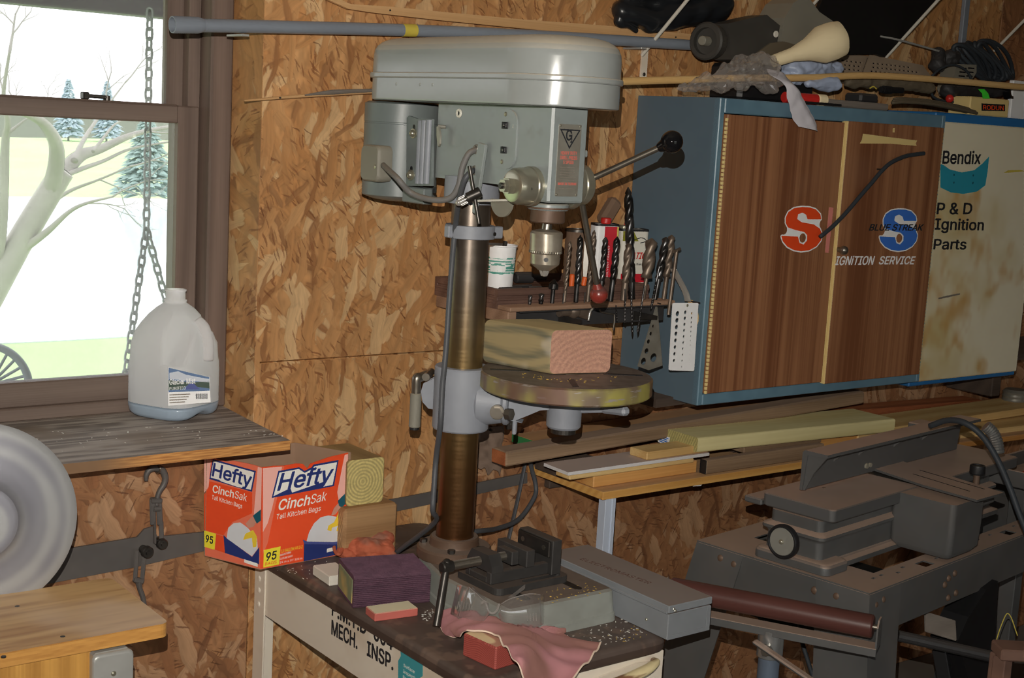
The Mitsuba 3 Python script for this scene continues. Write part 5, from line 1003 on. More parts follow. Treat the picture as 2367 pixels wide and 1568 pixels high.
obj(sc_+'__hook', tube([Sb(x, y, YH) for x, y in ((338, 1112), (338, 1100), (345, 1087), (360, 1082), (375, 1088), (382, 1104), (379, 1120), (370, 1134), (364, 1150), (362, 1170))], (.0035, .005, .006, .007, .007, .0065, .006, .0055, .005, .005), 10), 'm_scale', True)
obj(sc_+'__shackle', join(beam(Sb(352, 1154, YH), Sb(354, 1214, YH), .005, .012), beam(Sb(367, 1154, YH), Sb(370, 1214, YH), .005, .012), beam(Sb(348, 1157, YH), Sb(373, 1157, YH), .014, .010), cyl(Sb(354, 1176, YH), Sb(370, 1176, YH), .006, 12)), 'm_scale')
obj(sc_+'__link', join(beam(Sb(357, 1205, YH), Sb(358, 1258, YH), .004, .010), beam(Sb(372, 1205, YH), Sb(374, 1255, YH), .004, .010)), 'm_scale')
for (x, y, r) in ((363, 1250, .011), (329, 1269, .012)): p = Sb(x, y, YB-.003); obj(sc_+'__pivot', join(cyl(p, p-V(0, .026, 0), r*.72, 16), cyl(p-V(0, .018, 0), p-V(0, .03, 0), r, 18, b=.002), cyl(p-V(0, .03, 0), p-V(0, .034, 0), r*.4, 12)), 'm_dark_steel', 30)
obj(sc_+'__lower_link', join(beam(Sb(317, 1272, YH), Sb(312, 1345, YH), .004, .009), beam(Sb(335, 1275, YH), Sb(328, 1345, YH), .004, .009), beam(Sb(309, 1340, YH), Sb(331, 1344, YH), .012, .010), tube([Sb(321, 1345, YH), Sb(323, 1360, YH), Sb(330, 1380, YH), Sb(334, 1400, YH)], (.007, .005, .005, .0045), 10)), 'm_scale', 30)
# spun metal dish
ds = thing('metal_dish', 'dull grey round spun metal dish leaning behind the plywood stand at far left', 'dish')
dr_ = .1592
DPR = [(0, .022), (.052, .022), (.060, .020), (.066, .013), (.074, .009), (.092, .006), (.120, .003), (.146, -.001), (.155, -.0035), (.1592, -.006), (.1585, -.0075), (.150, -.004), (.112, .001), (.080, .004), (.070, .007), (.062, .017), (0, .019)]
DN = nrm(V(-.12, -1, .10))
obj(ds+'__dish', lathe(DPR, DISH, DN, 72), 'm_dish', 30); obj(ds+'__hub', join(cyl(DISH+DN*.020, DISH+DN*.032, .03, 28, b=.003), dome(DISH+DN*.032, DN, .012, .01)), 'm_steel', 35)
# plywood topped stand with an outlet box
WT = .80
ts = thing('plywood_stand', 'plywood topped stand with yellow wood apron at the bottom left corner', 'stand')
wc_ = pZ(393, 1441, WT); wbk = pZ(238, 1338, WT)
tx_, ty_, tyb = wc_[0], wc_[1]+.002, wbk[1]
tpoly = sbox(-.1, ty_, tx_, tyb).buffer(-.014).buffer(.014, quad_segs=5)
m_ = prism(tpoly, np.eye(4), .0225); m_.apply_translation((0, 0, WT-.0225))
top_fn2 = lambda p, n, uv: dr.select(n.z > .6, tabletop_fn(p, n, uv), plyedge(p, n, uv)); mat('m_ply_top', top_fn2, .38, spec=.5)
obj(ts+'__top', m_, 'm_ply_top')
for (x, y) in ((145, 1472), (8, 1518), (40, 1402)): p = pZ(x, y, WT); obj(ts+'__screw', cyl(p-V(0, 0, .001), p+V(0, 0, .0003), .0038, 12), 'm_dark_steel')
ay = ty_+.012
obj(ts+'__apron', bx(-.08, pY(215, 1560, ay)[0], ay, ay+.019, WT-.16, WT-.023, .002), 'm_apron'); obj(ts+'__apron', bx(-.08, tx_-.03, tyb-.03, tyb-.012, WT-.16, WT-.023, .002), 'm_apron')
for x, y in ((-.05, ay+.022), (-.05, tyb-.08), (tx_-.15, tyb-.08), (tx_-.15, ay+.022)): obj(ts+'__leg', bx(x-.022, x+.022, y, y+.044, 0, WT-.0228, .003), 'm_apron')
obj(ts+'__rear_ledge', bx(.3, tx_-.06, tyb-.012, tyb+.055, WT-.055, WT-.042, .002), 'm_apron')
o0, o1 = pY(212, 1540, ay-.02), pY(308, 1540, ay-.02); ow = o1[0]-o0[0]
ob = obj(ts+'__outlet_box', bx(o0[0]+.004, o1[0]-.004, ay-.018, ay+.05, WT-.145, WT-.026, .004), 'm_galv')
oring = np.array(rpoly(ow, .108, .010, 4).exterior.coords)[:-1]
OM = frame(V((o0[0]+o1[0])/2, ay-.018, pY(260, 1507, ay-.02)[2]-.054), (1, 0, 0), UP)
obj(ob+'__cover_plate', put(loft([np.c_[oring*s, np.full(len(oring), z)] for z, s in ((0, 1), (.002, 1), (.005, .965), (.0065, .9))]), OM), 'm_galv', 35)
obj(ob+'__cover_screw', join(dome(OM[:3, 3]+V(0, -.0064, .02), (0, -1, 0), .0042, .002, 12)), 'm_nickel', 40)
# ------------------------------------------------------------------ drill bit rack on the wall right of the drill press
RZ, RY, RX0, RX1 = 1.232, 2.11, None, None
ra, rb = pZ(1180, 712, RZ), pZ(1603, 703, RZ); RY = ra[1]; RX0, RX1 = ra[0], rb[0]
rk = thing('drill_bit_rack', 'brown wooden tray shelf with a drilled front strip holding drill bits, beside the blue cabinet', 'rack')
obj(rk+'__front_strip', bx(RX0, RX1, RY, RY+.045, RZ-.009, RZ, .0015), 'm_rack'); obj(rk+'__end_board', bx(RX0-.0005, RX0+.022, RY+.006, 2.49, RZ-.034, RZ-.0095, .002), 'm_rack')
obj(rk+'__steel_angle', join(bx(RX0+.03, RX1-.002, RY+.004, RY+.04, RZ-.0125, RZ-.0093, .0005), bx(RX0+.03, RX1-.002, RY+.034, RY+.038, RZ-.05, RZ-.0125, .0005)), 'm_black_dusty')
TY0 = RY+.047; tz = RZ+.032
obj(rk+'__tray_bottom', bx(RX0, RX1-.04, TY0, 2.498, RZ+.006, RZ+.014, .001), 'm_tray')
mould = [(0, -.009), (.0, .001), (-.002, .002), (-.002, .008), (.002, .010), (.002, .017), (-.0015, .019), (-.0015, .0285), (.002, .032), (.010, .032), (.010, -.009)]
obj(rk+'__tray_rim', prism(Polygon([(y, z) for y, z in mould]), frame((RX0, TY0, RZ), (0, 1, 0), UP), RX1-.04-RX0), 'm_tray')
obj(rk+'__tray_rim', put(prism(Polygon([(y, z) for y, z in mould]), np.eye(4), 2.494-TY0-.01), frame((RX0, 2.494, RZ), (1, 0, 0), UP)), 'm_tray')
obj(rk+'__tray_rim', bx(RX0, RX1-.04, 2.488, 2.498, RZ-.0088, tz, .001), 'm_tray'); obj(rk+'__tray_rim', bx(RX1-.05, RX1-.04, TY0, 2.49, RZ-.0089, tz, .001), 'm_tray')
for x in (RX0+.16, RX1-.09): obj(rk+'__bracket', prism(Polygon([(0, 0), (.32, 0), (.32, -.008), (.02, -.055), (0, -.055)]), frame((x, 2.5, RZ-.0255), (0, -1, 0), UP), .004), 'm_dark_steel')
def twist(base, top, r, shank=.3, turns=None, rs=None):
    """two-fluted drill bit standing on its shank"""
    base, top = V(*base), V(*top); l = np.linalg.norm(top-base); d = (top-base)/l; a, b = perp(d); rs = rs or r*.8; n = 16; t = np.linspace(0, 2*np.pi, n, endpoint=False); rings = []
    def ring(z, rr): return base+d*z+np.asarray(rr)[:, None]*(np.cos(t)[:, None]*a+np.sin(t)[:, None]*b)
    one = np.ones(n); rings.append(ring(0, one*rs*.9)); rings.append(ring(.001, one*rs)); zs_ = l*shank; rings.append(ring(zs_-.002, one*rs))
    turns = turns or (l-zs_)/(r*2*3.6); m_ = max(10, int(turns*12))
    for i in range(m_+1):
        s = i/m_; ph = 2*np.pi*turns*s; c_ = np.cos(t-ph)**2; k = r*(1-.42*np.clip((c_-.42)/.58, 0, 1)); tip = 1 if s < .93 else max(.12, (1-s)/.07)
        rings.append(ring(zs_+(l-zs_)*s, k*tip if s >= .93 else k))
    return loft(rings)
Yr = RY+.022
def bit(bp, tp, wpx, m='m_bit', lab='', shank=.3, lean=0.0, rs=None, grp=None):
    b = pY(*bp, Yr); b[2] = max(b[2], RZ+.0003) if bp[1] < 704 else b[2]; b = pZ(bp[0], bp[1], RZ+.0004); t = pY(*tp, b[1]+lean); D = (b-EYE)@CAM[2]
    return single('drill_bit', twist(b, t, wpx*D/F/2, shank, rs=rs), m, lab, 'drill bit', 50, grp)
bit((1224, 704), (1226, 682), 10, 'm_bit', 'tiny grey drill stub, leftmost on the rack front strip', .35)
bit((1250, 703), (1252, 678), 13, 'm_bit', 'short black stub drill, second from the left on the rack strip', .3)
cs = pZ(1276, 701, RZ+.0004); cD = (cs-EYE)@CAM[2]; ce = pY(1281, 644, cs[1]); cd2 = nrm(ce-cs); cl2 = np.linalg.norm(ce-cs); u_ = cD/F
single('countersink', lathe([(0, 0), (5*u_, 0), (5*u_, cl2*.55), (11.5*u_, cl2*.58), (11.5*u_, cl2*.78), (9*u_, cl2*.82), (3*u_, cl2*.95), (0, cl2)], cs, cd2, 20), 'm_bit', 'black countersink with cone tip standing in the rack strip', 'countersink', 30)
bit((1304, 699), (1318, 556), 10, 'm_bit_brown', 'slim brownish drill bit next to the countersink', .2)
bit((1331, 699), (1342, 543), 14, 'm_bit', 'medium shiny black drill bit left of the drill press down handle', .28)
bit((1358, 698), (1374, 532), 12, 'm_bit_brown', 'drill bit partly hidden by the drill press down handle', .25)
bit((1387, 697), (1400, 548), 14, 'm_bit', 'drill bit right above the red handle ball, before the red can', .33)
bit((1411, 697), (1427, 547), 16, 'm_bit', 'black drill bit standing in front of the cream can', .35)
bit((1441, 695), (1454, 562), 19, 'm_bit_brown', 'stout brown drill bit in front of the tallest black bit', .32)
b = pZ(1459, 688, RZ+.0004)
bit((1460, 692), (1452, 433), 21, 'm_bit', 'tallest thick black drill bit in front of the blue cabinet edge', .16, .02)
bit((1487, 693), (1507, 551), 29, 'm_bit_brown', 'wide dusty brown drill bit, left of the group of three by the cabinet', .36, rs=.0045)
bit((1514, 693), (1540, 548), 20, 'm_bit', 'grey drill bit leaning, middle of the group of three by the cabinet', .34, rs=.005)
bit((1534, 692), (1553, 543), 20, 'm_bit_brown', 'dusty drill bit, right of the group of three by the cabinet', .36, rs=.005)
q = pZ(1550, 716, RZ-.0) ; rod0, rod1 = pY(1545, 728, RY-.006), pY(1564, 578, RY-.006)
tg = thing('tap_rod', 'long thin steel rod with small cross head leaning at the right end of the rack', 'rod')
obj(tg+'__shaft', cyl(rod0, rod1, .0042, 12), 'm_bit_brown', 40); obj(tg+'__cross_head', cyl(rod1+V(-.012, -.002, -.004), rod1+V(.012, .002, .002), .0035, 10), 'm_bit_brown', 40)
def hang(p, q, wpx, lab): P_, Q_ = pY(*p, RY-.004), pY(*q, RY-.004); D = (P_-EYE)@CAM[2]; return single('thin_drill_bit', twist(P_, Q_, wpx*D/F/2, .35), 'm_bit', lab, 'drill bit', 50)
hang((1445, 668), (1444, 748), 4.5, 'thin drill bit hanging before the rack strip, below the stout brown bit')
hang((1458, 620), (1461, 775), 5, 'long thin drill bit hanging down below the tallest black bit')
hang((1490, 660), (1473, 772), 5, 'thin drill bit slanting down below the wide brown bit')
hang((1524, 616), (1504, 719), 6, 'long thin drill bit slanting before the middle of the three bits')
hang((1424, 706), (1426, 745), 3.5, 'tiny drill bit tip under the rack right of the red ball')
bl = [pY(x, y, RY+.004) for x, y in ((1556, 622), (1566, 640), (1578, 662), (1586, 680), (1590, 697))]
tp2 = np.array(spl(bl, 6)); sd = V(.62, -.78, 0)*.0072
single('steel_strip', sheet(np.stack([tp2-sd, tp2, tp2+sd], 1), .0012), 'm_chrome', 'shiny bent steel strip at the right end of the bit rack', 'strip', True)
# gauges hung from the strip
GY = RY-.006
def gauge(pts, holes, th=.0022, r=.0): 
    M = frame((0, GY, 0), (1, 0, 0), UP); f = lambda q: tuple(pP(*q, M)); g_ = Polygon([f(q) for q in pts])
    if r: g_ = g_.buffer(-r).buffer(r, quad_segs=4)
    for x, y, rr in holes: c = f((x, y)); k = abs(f((x+rr, y))[0]-c[0]); g_ = g_.difference(Point(c).buffer(k, quad_segs=5))
    return prism(g_, M, th)
hs_ = []
for i in range(8): hs_.append((1450+(240-2.4*i)/2.0907, 200+(1098+32.3*i)/2.0907, 4.4-.22*i))
for i in range(10): hs_.append((1450+(278-2.0*i)/2.0907, 200+(1091+29.3*i)/2.0907, 3.2-.18*i))
for i in range(12): hs_.append((1450+(309-1.0*i)/2.0907, 200+(1096+22*i)/2.0907, 2.3-.14*i))
dg = thing('drill_gauge', 'white plastic rectangular drill gauge plate with three rows of holes hanging from the rack', 'drill gauge')
obj(dg+'__plate', gauge([(1554, 700), (1613, 700), (1603, 858), (1545, 856)], hs_, .0025, .004), 'm_white'); hp_ = pY(1587, 706, GY); obj(dg+'__screw', dome(hp_-V(0, .0025, 0), (0, -1, 0), .0035, .002, 8), 'm_nickel')
tgz = thing('drill_gauge', 'grey triangular drill point gauge with holes hanging left of the white gauge', 'drill gauge')
obj(tgz+'__plate', gauge([(1515, 709), (1518, 709), (1530, 845), (1498, 856), (1473, 847)], [(1508.3, 754, 2.5), (1503, 771.5, 3.2), (1497.8, 789.7, 3.8), (1493.3, 811.4, 4.8), (1486.3, 835.3, 6.2), (1509.6, 826.7, 7.5)]), 'm_plate')
obj(rk+'__gauge_hook', join(cyl(pY(1524, 706, GY)+V(0, -.004, .004), pY(1524, 706, GY)+V(0, .02, .004), .0015, 6), cyl(pY(1587, 706, GY)+V(0, -.004, 0), pY(1587, 706, GY)+V(0, .02, 0), .0015, 6)), 'm_dark_steel')
d0, d1 = pY(1606, 728, RY+.03), pY(1624, 784, RY+.03); d2 = d0+(d0-d1)*.55
single('file_with_handle', lathe([(0, 0), (.006, 0), (.0085, .01), (.0088, .03), (.0075, np.linalg.norm(d1-d2)-.004), (.004, np.linalg.norm(d1-d2)), (0, np.linalg.norm(d1-d2))], d2, d1-d2, 16), 'm_pole', 'small tool with tan wooden handle hanging behind the white drill gauge', 'tool', 40)
obj(rk+'__peg', cyl(d2-V(0, .03, 0), d2+V(0, 0, 0), .002, 6), 'm_dark_steel')
# things under the rack
kx = [pY(1388, 720, RY+.02), pY(1414, 726, RY+.02), pY(1420, 730, RY+.02), pY(1418, 764, RY+.02)]
single('hex_key', tube([kx[0]+V(0, 0, .012)]+kx, .0022, 6, 4), 'm_steel', 'L-shaped hex key hanging under the bit rack', 'hex key', True)
sw_ = [pY(x, y, RY-.004) for x, y in ((1372, 712), (1364, 722), (1360, 742))]
single('bent_wire', tube(sw_, .0024, 8), 'm_chrome', 'short shiny bent wire hanging above the timber block', 'wire', True)
wp_ = pY(1325, 720, RY+.025)
single('dusty_cutter', join(cyl(wp_-V(.04, 0, .0), wp_+V(.012, 0, .003), .011, 18), ball(wp_-V(.0, 0, -.002), .017, 18), cyl(wp_+V(.01, 0, .003), wp_+V(.04, 0, -.006), .014, 18)), 'm_bit_brown', 'dusty turned tool lying under the rack behind the timber block', 'tool', 40)
obj(rk+'__sling', join(cyl(wp_+V(-.03, 0, .009), wp_+V(-.03, 0, .04), .0015, 6), cyl(wp_+V(.03, 0, .01), wp_+V(.03, 0, .04), .0015, 6)), 'm_dark_steel')
# things in the tray
TZ = RZ+.014
def in_tray(px, py, y): p = pY(px, py, y); p[2] = TZ+.0006; return p
tub = thing('plastic_tub', 'white plastic tub with green print in the tray behind the steel column', 'tub')
tc_ = in_tray(1154, 640, 2.37); tD = (tc_-EYE)@CAM[2]; tu = tD/F; tt = pY(1158, 566, 2.37)[2]-TZ
obj(tub+'__body', lathe([(0, 0), (30*tu, 0), (31*tu, .003), (36*tu, tt-.004), (38.5*tu, tt-.003), (38.5*tu, tt), (36.5*tu, tt), (35.5*tu, tt-.005), (30*tu, .004), (0, .004)], tc_, UP, 40), 'm_white', 35)
lab_m = lathe([(33.2*tu, tt*.38), (33.5*tu, tt*.38), (35.4*tu, tt*.74), (35.1*tu, tt*.74)], tc_, UP, 40)
mat('m_green_print', lambda p, n, uv: mix(L(226, 230, 228), L(84, 150, 136), dr.select((noise(p.x*160+p.y*160, p.z*260, 1) > .42) & (noise(1, 1, p.z*420) > .35), 1.0, 0.0)), .5)
obj(tub+'__printed_band', lab_m, 'm_green_print'); obj(tub+'__stub', tube([tc_+V(.005, 0, tt-.03), tc_+V(.016, .006, tt+.006)], .005, 8, 1), 'm_dark_steel')
c3 = in_tray(1328, 640, 2.455); u3 = (c3-EYE)@CAM[2]/F; h3 = pY(1328, 532, 2.455)[2]-TZ
bc_ = thing('tin_can', 'dull tan tin can with dark rim behind the drill bits', 'can'); obj(bc_+'__body', cyl(c3, c3+UP*h3, 27*u3, 32), 'm_brown_card', 40); obj(bc_+'__rim', lathe([(27*u3, 0), (29*u3, 0), (29*u3, .006), (27*u3, .006)], c3+UP*(h3-.004), UP, 32), 'm_dark_steel', 30); obj(bc_+'__lid', cyl(c3+UP*(h3-.002), c3+UP*(h3+.0005), 27*u3, 32), 'm_dark_steel')
def rcan(name, lab, px, py, ytop, y, w, d, rotd, cols):
    p = in_tray(px, py, y); h = pY(px, ytop, y)[2]-TZ; M = trimesh.transformations.translation_matrix(p)@rotz(rotd); k = thing(name, lab, 'can')
    ring = lambda s, z: np.c_[np.array(rpoly(w*s, d*s, .012, 4).exterior.coords)[:-1], np.full(len(rpoly(w*s, d*s, .012, 4).exterior.coords)-1, z)]
    obj(k+'__body', put(loft([ring(1, 0), ring(1, h)]), M), cols[0], 30); obj(k+'__top', put(loft([ring(1.02, h-.003), ring(1.02, h+.002), ring(.95, h+.002), ring(.94, h-.001)]), M), 'm_black', 30); return k, M, h
k, M, h = rcan('rectangular_can', 'red and white rectangular can with red cap, left one behind the drill bits', 1390, 650, 519, 2.435, .060, .045, -20, ('m_white',))
f = M@frame((-.030, -.0228, 0), (1, 0, 0), UP)
obj(k+'__red_band', put(prism(sbox(.022, .002, .052, h-.004), np.eye(4), .0008), f), 'm_can_red'); obj(k+'__yellow_line', put(prism(sbox(.052, .002, .056, h-.004), np.eye(4), .0008), f), 'm_can_yellow'); obj(k+'__white_print', put(text('SOLVENT CEMENT', frame((.036, .015, .0009), (0, 1, 0), (-1, 0, 0)), h*.55, .004), f), 'm_white')
obj(k+'__cap', put(cyl((.002, 0, h+.001), (.002, 0, h+.015), .0125, 20, b=.002), M), 'm_red', 30)
k, M, h = rcan('rectangular_can', 'cream rectangular can with red print and a red spout, right one by the cabinet', 1452, 655, 531, 2.435, .076, .045, -12, ('m_offwhite',))
f = M@frame((-.038, -.0228, 0), (1, 0, 0), UP)
obj(k+'__red_base_band', put(prism(sbox(.003, .002, .073, .022), np.eye(4), .0008), f), 'm_can_red'); obj(k+'__green_top_band', put(prism(Polygon([(.002, h-.026), (.045, h-.026), (.03, h-.003), (.002, h-.003)]), np.eye(4), .0008), f), 'm_can_green')
obj(k+'__red_lettering', put(text('MATIC', frame((.014, h*.46, .0004), (1, 0, 0), (0, 1, 0)), .052, .015, .0006, True, .3), f), 'm_red'); obj(k+'__black_lettering', put(text('cutting fluid', frame((.014, h*.34, .0004), (1, 0, 0), (0, 1, 0)), .046, .005), f), 'm_ink_black'); obj(k+'__outline', put(tube([(.012, h*.75, .001), (.05, h*.86, .001), (.066, h*.80, .001), (.05, h*.76, .001)], .0009, 5, 3), f), 'm_ink_black')
obj(k+'__cap', put(cyl((-.022, 0, h+.001), (-.022, 0, h+.010), .0125, 20, b=.002), M), 'm_nickel', 30); obj(k+'__spout', put(join(cyl((-.020, 0, h+.010), (-.018, 0, h+.026), .0018, 8), cyl((-.018, 0, h+.026), (-.0165, 0, h+.042), .0042, 10, .0035)), M), 'm_red', 30)
p0, p1 = pY(1398, 505, 2.47), pY(1424, 462, 2.47)
single('cork_block', put(cbox(.042, .03, np.linalg.norm(p1-p0)+.02, .010), frame((p0+p1)/2, np.cross(nrm(p1-p0), (0, -1, 0))*-1, (0, 1, 0))) if 0 else beam(p0-(p1-p0)*.25, p1, .036, .030, up=(0, -1, 0), b=.008), 'm_brown_card', 'dusty brown block leaning behind the red can cap', 'block')
pk = thing('putty_knife', 'putty knife with orange handle and bright blade standing in the tray', 'knife')
p0, p1 = pY(1349, 658, 2.39), pY(1352, 640, 2.39); p0[2] = TZ+.001; obj(pk+'__handle', cyl(p0, p1, .006, 12, b=.002), 'm_orange', 40); obj(pk+'__blade', prism(Polygon([(-.004, 0), (.004, 0), (.0058, .03), (.0058, pY(1352, 552, 2.39)[2]-p1[2]), (-.0058, pY(1352, 552, 2.39)[2]-p1[2]), (-.0058, .03)]), frame(p1, (.8, -.6, 0), UP), .0012), 'm_chrome')
single('screwdriver_handle', cyl(in_tray(1321, 662, 2.38), in_tray(1321, 662, 2.38)+UP*.03, .006, 12, b=.002), 'm_orange', 'orange screwdriver handle end in the tray left of the putty knife', 'screwdriver', 40)
dr0, dr1 = in_tray(1190, 650, 2.45)+UP*.016, in_tray(1262, 646, 2.44)+UP*.016
single('drift_punch', join(cyl(dr0, dr0+(dr1-dr0)*.55, .013, 16, b=.003), cyl(dr0+(dr1-dr0)*.5, dr1, .007, 12, b=.002)), 'm_black_dusty', 'dark dusty drift punch lying across the tray behind the chuck', 'punch', 40)
r5 = np.random.default_rng(11)
for i, (x, y) in enumerate(((1150, 668), (1180, 672), (1205, 664), (1232, 668), (1252, 662))):
    c = in_tray(x, y-8, 2.30+.03*(i % 3)); a = r5.uniform(-.5, .5); d = V(math.cos(a), math.sin(a), 0)
    single('loose_bit', cyl(c-d*.03+UP*.007, c+d*.03+UP*.007, .0055, 10, b=.001), 'm_black_dusty', 'dark dusty loose bit lying in the tray in front of the drift punch', 'bit', 40, 'loose dark bits in the tray')
# ------------------------------------------------------------------ blue cabinet with two veneered doors
CX0, CX1, CYF, CZ0, CZ1 = 2.270, 3.105, 2.225, .981, 1.688
cb = thing('wall_cabinet', 'blue steel wall cabinet with two brown wood-grain doors and ignition service stickers', 'cabinet')
obj(cb+'__body', join(bx(CX0, CX0+.004, CYF+.004, 2.5, CZ0, CZ1, .001), bx(CX1-.004, CX1, CYF+.004, 2.5, CZ0, CZ1, .001), bx(CX0+.004, CX1-.004, CYF+.004, 2.5, CZ0, CZ0+.004, .001), bx(CX0+.004, CX1-.004, CYF+.004, 2.5, CZ1-.004, CZ1, .001), bx(CX0+.004, CX1-.004, 2.494, 2.4995, CZ0+.004, CZ1-.004, .001)), 'm_cab_blue')
obj(cb+'__front_frame', join(bx(CX0, CX0+.016, CYF, CYF+.02, CZ0, CZ1, .002), bx(CX1-.014, CX1, CYF, CYF+.02, CZ0, CZ1, .002), bx(CX0+.016, CX1-.014, CYF, CYF+.02, CZ0, CZ0+.026, .002), bx(CX0+.016, CX1-.014, CYF, CYF+.02, CZ1-.034, CZ1, .002)), 'm_cab_trim')
dz0, dz1 = CZ0+.028, CZ1-.036
ds_ = pY(1924, 575, CYF)[0]
d1 = obj(cb+'__door', bx(CX0+.021, ds_-.003, CYF-.006, CYF+.012, dz0, dz1, .001), 'm_door_veneer'); d2 = obj(cb+'__door', bx(ds_+.003, CX1-.020, CYF-.012, CYF+.006, dz0-.004, dz1+.004, .001), 'm_door_veneer')
obj(d1+'__edge_strip', bx(ds_-.003, ds_-.0005, CYF-.007, CYF+.012, dz0, dz1, .0005), 'm_masking'); obj(d2+'__edge_strip', bx(ds_+.0004, ds_+.003, CYF-.0125, CYF+.006, dz0-.004, dz1+.004, .0005), 'm_masking')
def hinge(x): return join(*[bx(x-.003, x+.003, CYF-.0085, CYF-.002, z, z+.0075, .001) for z in np.arange(dz0, dz1-.008, .0095)])
obj(cb+'__piano_hinge', hinge(CX0+.0185), 'm_masking'); obj(cb+'__piano_hinge', hinge(CX1-.0165), 'm_masking')
M1, M2 = frame((CX0, CYF-.0061, 0), (1, 0, 0), UP), frame((CX0, CYF-.0121, 0), (1, 0, 0), UP)
K6 = lambda x, y: (1750+x/2.4117, 300+y/2.4117)
S_ = [(357, 500), (352, 472), (326, 444), (290, 433), (248, 431), (205, 438), (174, 459), (159, 490), (159, 520), (172, 545), (215, 560), (262, 570), (279, 588), (278, 618), (258, 640), (236, 632), (227, 596), (134, 592), (143, 622), (168, 652), (205, 671), (245, 678), (290, 672), (330, 650), (355, 618), (362, 585), (350, 552), (315, 528), (248, 516), (223, 498), (228, 472), (252, 462), (273, 474), (281, 500)]
def slogo(d, M, pts, m):
    g_ = Polygon([tuple(pP(*K6(*q), M)) for q in pts]).buffer(0); g_ = g_.buffer(-.0012).buffer(.0012, quad_segs=4)
    obj(d+'__sticker_border', flatp(g_.buffer(.014, quad_segs=4).buffer(-.0108), M, .0002, 0), 'm_white'); ins = Polygon([tuple(pP(*K6(*q), M)) for q in pts]).convex_hull
    obj(d+'__sticker_letter', flatp(g_, M, .0002, .0003), m)
slogo(d1, M1, S_, 'm_orange_red'); slogo(d2, M2, [(681+(x-134)*212/228, 444+(y-431)*232/247) for x, y in S_], 'm_logo_blue')
ptext(d2+'__lettering', 'BLUE STREAK', K6(622, 562), K6(918, 562), K6(634, 527), M2, 'm_ink_black', True, .0006)
ptext(d2+'__lettering', 'IGNiTION', K6(433, 754), K6(645, 752), K6(446, 706), M2, 'm_white', True, .0002); ptext(d2+'__lettering', 'SERVICE', K6(676, 750), K6(872, 750), K6(689, 706), M2, 'm_white', True, .0002)
decal(d2+'__masking_tape', [K6(*q) for q in ((590, 22), (740, 42), (893, 60), (884, 76), (890, 90), (740, 78), (572, 77), (584, 56))], M2, 'm_masking')
decal(d1+'__pink_strip', [K6(*q) for q in ((401, 432), (424, 435), (397, 687), (379, 685))], M1, 'm_pink_strip', 0, .001)
decal(d2+'__scuff', [K6(*q) for q in ((757, -10), (768, -10), (766, 15), (756, 15))], M2, 'm_masking')
kp = pY(*K6(452, 668), CYF-.012); obj(d2+'__knob', join(cyl(kp, kp-V(0, .012, 0), .006, 14), ball(kp-V(0, .018, 0), .011, 18)), 'm_steel', 40)
hz = [pY(*K6(x, y), CYF-.024) for x, y in ((930, 132), (880, 138), (820, 150), (745, 185), (690, 235), (640, 295), (590, 352), (500, 458), (420, 540), (352, 597))]
single('rubber_hose', tube(hz, .0052, 10), 'm_rubber', 'curved dark rubber hose hung across the two cabinet doors', 'hose', True)
hk_ = hz[4]; obj(d2+'__hose_hook', cyl(hk_+V(0, 0, .006), hk_+V(0, .014, .006), .002, 8), 'm_dark_steel')
# ---- white rusty cabinet at the right
C2Y = 2.255
w0 = CX1+.003; wz1, wz0 = pY(2280, 268, C2Y)[2], pY(2240, 880, C2Y)[2]; w1 = pY(2353, 820, C2Y)[0]
c2 = thing('wall_cabinet', 'rust-stained white steel wall cabinet with blue trim and ignition parts lettering', 'cabinet')
obj(c2+'__body', bx(w0, w1, C2Y+.004, 2.4995, wz0, wz1, .003), 'm_blue_bright'); ds3 = obj(c2+'__door', bx(w0+.002, w1-.010, C2Y-.008, C2Y+.0035, wz0+.014, wz1-.024, .003), 'm_white_rust')
M3 = frame((w0, C2Y-.0081, 0), (1, 0, 0), UP)
T3 = lambda s, bl, br, tl, b=True: ptext(ds3+'__lettering', s, K6(*bl), K6(*br), K6(*tl), M3, 'm_ink_black', b)
T3('Bendix', (1032, 188), (1244, 190), (1038, 118)); T3('P & D', (1000, 470), (1196, 470), (1006, 408)); T3('Ignition', (990, 556), (1262, 560), (995, 496)); T3('Parts', (982, 666), (1164, 666), (988, 610))
decal(ds3+'__brake_shoe_sign', [K6(*q) for q in ((1022, 190), (1040, 198), (1075, 222), (1140, 238), (1210, 226), (1255, 190), (1293, 150), (1285, 230), (1272, 310), (1225, 345), (1150, 358), (1080, 350), (1022, 322))], M3, 'm_bendix_blue')
for q in ((1098, 252), (1205, 255), (1097, 295), (1203, 297)): p = pY(*K6(*q), C2Y-.0085); obj(ds3+'__print_dot', cyl(p, p-V(0, .0003, 0), .003, 8), 'm_sleeve_print')
decal(ds3+'__scrawl', [K6(*q) for q in ((1010, 938), (1060, 925), (1130, 912), (1130, 920), (1060, 936), (1012, 945))], M3, 'm_ink_grey'); decal(ds3+'__rust_mark', [K6(*q) for q in ((1375, 240), (1400, 226), (1470, 224), (1490, 232), (1400, 240))], M3, 'm_yellow')
